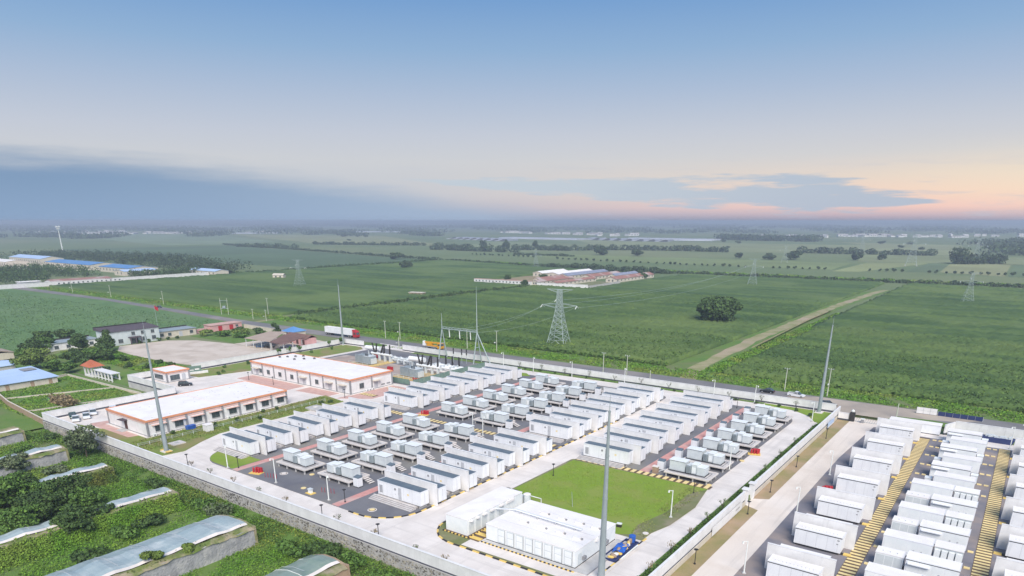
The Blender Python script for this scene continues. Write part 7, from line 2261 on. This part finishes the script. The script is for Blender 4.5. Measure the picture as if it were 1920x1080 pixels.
MB().box(0, 62, 0, 4, 0, 3.2).build('panel', WHITE2, t)
MB().box(-0.2, 62.2, -0.2, 4.2, 3.2, 3.4).build('roof', PINKP, t)
for i in range(16):
    MB().box(2 + i * 3.8, 3.4 + i * 3.8, -0.06, -0.001, 1.2, 2.3).build('window', WINGL, t)
t = thing('farm_wall', 'low pale wall closing the farmstead court', 'wall', (-362, 529, -0.1), 0.16, 'farmstead walls')
MB().box(0, 49, 0, 0.6, 0, 2.6).build('panel', WHITE2, t)
MB().box(-0.1, 49.1, -0.1, 0.7, 2.6, 2.8).build('coping', WHITE2, t)
t = thing('farm_wall', 'pale grey wall at the crop side of the farmstead', 'wall', (-313.6, 538, -0.1), 1.6, 'farmstead walls')
MB().box(0, 62, 0, 0.5, 0, 1.6).build('panel', CONC2, t)
MB().box(-0.1, 62.1, -0.1, 0.6, 1.6, 1.75).build('coping', CONC2, t)
sheet('farm_court', [(-344, 545), (-318, 548), (-322, 606), (-343, 606)], -0.02, OLIVE, 0.05)
sheet('farm_yard', [(-432, 530), (-372, 534), (-372, 625), (-436, 620)], -0.03, DIRT, 0.05)
t = thing('field_hut', 'small cream hut with two dark windows in the crop', 'hut', (-618, 433, -0.1), 0.5)
MB().box(0, 11, 0, 6, 0, 4.2).build('wall', CREAM, t)
gable(t, 0, 11, 0, 6, 4.2, 5.6, CREAM, 'x')
for x in (2.5, 7.0):
    MB().box(x, x + 1.6, -0.06, -0.001, 1.6, 3.4).build('window', WINGL, t)
t = thing('field_hut', 'little flat brick hut beside the lane hedge', 'hut', (-394, 398, -0.1), 0.25)
MB().box(0, 12, 0, 5, 0, 2.4).build('wall', mat('hut_brick', (0.50, 0.38, 0.26), None, 1, 0.9), t)
MB().box(-0.5, 12.5, -0.5, 5.5, 2.4, 2.7).build('roof', CREAM, t)
for x in (2.4, 5.6, 8.8):
    MB().box(x, x + 1.2, -0.06, -0.001, 0.6, 1.8).build('window', BROWN, t)
# blue-roofed works
barn('long bright blue roofed works hall behind the dark trees', -1030, -905, 385, 420, 6, 2.5, BLUEROOF, CREAM, 'x', 'works halls', True, 'works_hall')
barn('pale blue roofed works hall at the back of the works', -1165, -1060, 392, 420, 8, 3.0, PALEBLUE, CREAM, 'x', 'works halls', True, 'works_hall')
barn('bright blue and grey roofed hall beside the courtyard', -880, -812, 384, 418, 5.5, 2.2, BLUEROOF, CREAM, 'x', 'works halls', True, 'works_hall')
barn('grey-blue roofed hall at the courtyard of the works', -805, -782, 366, 402, 4.5, 1.6, PALEBLUE, CREAM, 'y', 'works halls', True, 'works_hall')
barn('pale-roofed hall at the far frame edge of the works', -1130, -1062, 352, 378, 6, 2, WROOF, CREAM, 'x', 'works halls', True, 'works_hall')
barn('small pale blue roofed hall at the end of the works wall', -758, -706, 424, 440, 4.5, 1.8, PALEBLUE, CREAM, 'x', 'works halls', True, 'works_hall')
barn('long red-roofed row inside the white works wall', -732, -716, 270, 322, 3.4, 1.6, REDROOF, WHITE2, 'y', 'works halls', True, 'works_row')
sheet('works_yard', [(-1130, 330), (-960, 350), (-905, 378), (-1030, 384), (-1180, 380)], -0.02, YARDP, 0.05)
t = thing('works_wall', 'long white wall along the front of the blue-roofed works', 'wall', (-713, 226, -0.1), PI / 2 + 0.03, 'works walls')
MB().box(0, 212, 0, 0.5, 0, 3.4).build('panel', WHITE2, t)
MB().box(-0.1, 212.1, -0.1, 0.6, 3.4, 3.6).build('coping', WHITE2, t)
for i in range(14):
    MB().box(48 + i * 4.2, 49.4 + i * 4.2, -0.08, -0.001, 1.2, 2.3).build('window', WINGL, t)
t = thing('works_gatehouse', 'small white flat-roofed gatehouse at the works entrance', 'gatehouse', (-728, 246, -0.1), 0)
MB().box(0, 8, 0, 16, 0, 4.2).build('wall', WHITE2, t)
MB().box(-0.8, 8.8, -0.8, 16.8, 4.2, 4.6).build('roof', WROOF, t)
MB().box(8.001, 8.07, 9, 12, 0.1, 3).build('door', BROWN, t)
# long white film tunnels in the distance
WFILM = mat('white_film', (0.46, 0.48, 0.54), (0.36, 0.38, 0.44), 0.02, 0.6)
END_SHADE = mat('end_wall_shade', (0.09, 0.09, 0.11), None, 1, 0.9)  # shadow on the tunnel ends is put into this dark colour


def tunnel(label, x0, y0, L, w, h, ang, grp='far film greenhouses'):
    t = thing('film_tunnel', label, 'greenhouse', (x0, y0, -0.1), ang, grp)
    MB().extrude([(0, 0), (w, 0), (w, h * 0.9), (w * 0.8, h), (0, h * 0.2)], 'y', 0, L).build('film', WFILM, t)
    MB().extrude([(w * 0.35, 0), (w + 0.5, 0), (w + 0.5, h * 0.98), (w * 0.8, h * 1.1)], 'y', -3, -0.1).build('end_wall', END_SHADE, t)


TUN = [(-1570 + i * 40, 1768 - i * 15) for i in range(8)] + [(-1182 + i * 42, 1950 - i * 10) for i in range(8)]
for i, (x, y) in enumerate(TUN):
    tunnel('low white film greenhouse in the far glinting row, %s along' % ORD[i], x, y, 95, 37, 5.4, 0.25)
for i, (x, y, L, w) in enumerate(((-1480, 1930, 330, 70), (-1090, 2110, 300, 50), (-3010, 1900, 215, 40), (-2900, 2560, 260, 40), (-890, 2020, 110, 60))):
    t = thing('film_tunnel', ['broad sheet of far white greenhouses behind the glinting row', 'thin bright line of far greenhouses right of the glinting row', 'bright white line of greenhouses below the left horizon', 'pale thin greenhouse line beyond the left fields', 'short bright greenhouse block before the far wood'][i], 'greenhouse', (x, y, -0.1), [-0.12, -0.1, 0.9, 0.5, 0.3][i], 'far film greenhouses')
    for k in range(6):
        MB().extrude([(w * k / 6, 0), (w * (k + 0.96) / 6, 0), (w * (k + 0.9) / 6, 4.2), (w * (k + 0.3) / 6, 3.6)], 'x', 0, L).build('film', WFILM, t)
# scattered far houses
HOUSE = thing('far_house', '', 'house')
MB().box(0, 16, 0, 9, 0, 5).build('wall', WHITE2, HOUSE)
gable(HOUSE, 0, 16, 0, 9, 5, 7.5, mat('faded_far_roof', (0.46, 0.41, 0.41), (0.52, 0.50, 0.50), 0.02, 0.9), 'x')
for x in (3, 8, 12):
    MB().box(x, x + 1.8, -0.06, -0.001, 1.5, 3.6).build('window', WINGL, HOUSE)
uH = []
g = random.Random(9)
vil = [(-4300, 1560, -3700, 1800, 16), (-3650, 1430, -3100, 1750, 26), (-3300, 1750, -3000, 2100, 14), (-1800, 2700, -1300, 2500, 16), (-900, 2600, -560, 2700, 14), (-650, 2900, -250, 3000, 22), (-300, 3300, 100, 3300, 10), (-2200, 2900, -1900, 2700, 8)]
for (xa, ya, xb, yb, n) in vil:
    for i in range(n):
        f = g.random()
        o = place(HOUSE, uH, 'tiny pale house in the scattered villages under the horizon', (xa + (xb - xa) * f + g.uniform(-60, 60), ya + (yb - ya) * f + g.uniform(-60, 60), -0.1), g.random() * 3, 'far village houses')
        s = g.uniform(0.9, 2.4)
        o.scale = (s * 1.3, s, g.uniform(0.8, 1.5))

# ================================================================== the air over the plain
hz_ = bpy.data.materials.new('haze_air')
hz_.use_nodes = True
hz_.node_tree.nodes.clear()
H_ = NT(hz_.node_tree)
pv = H_.node('ShaderNodeVolumePrincipled')
pv.inputs['Color'].default_value = (0.80, 0.88, 1.0, 1.0)
pv.inputs['Density'].default_value = 0.00029
pv.inputs['Anisotropy'].default_value = 0.2
mo = H_.node('ShaderNodeOutputMaterial')
H_.link(pv.outputs[0], mo.inputs['Volume'])
hb = MB().box(-22500, 22500, -2500, 22500, -3.8, 58).build('haze', hz_)
tag(hb, 'pale blue haze lying over the whole plain', 'haze', None, 'stuff')
hb.visible_shadow = True
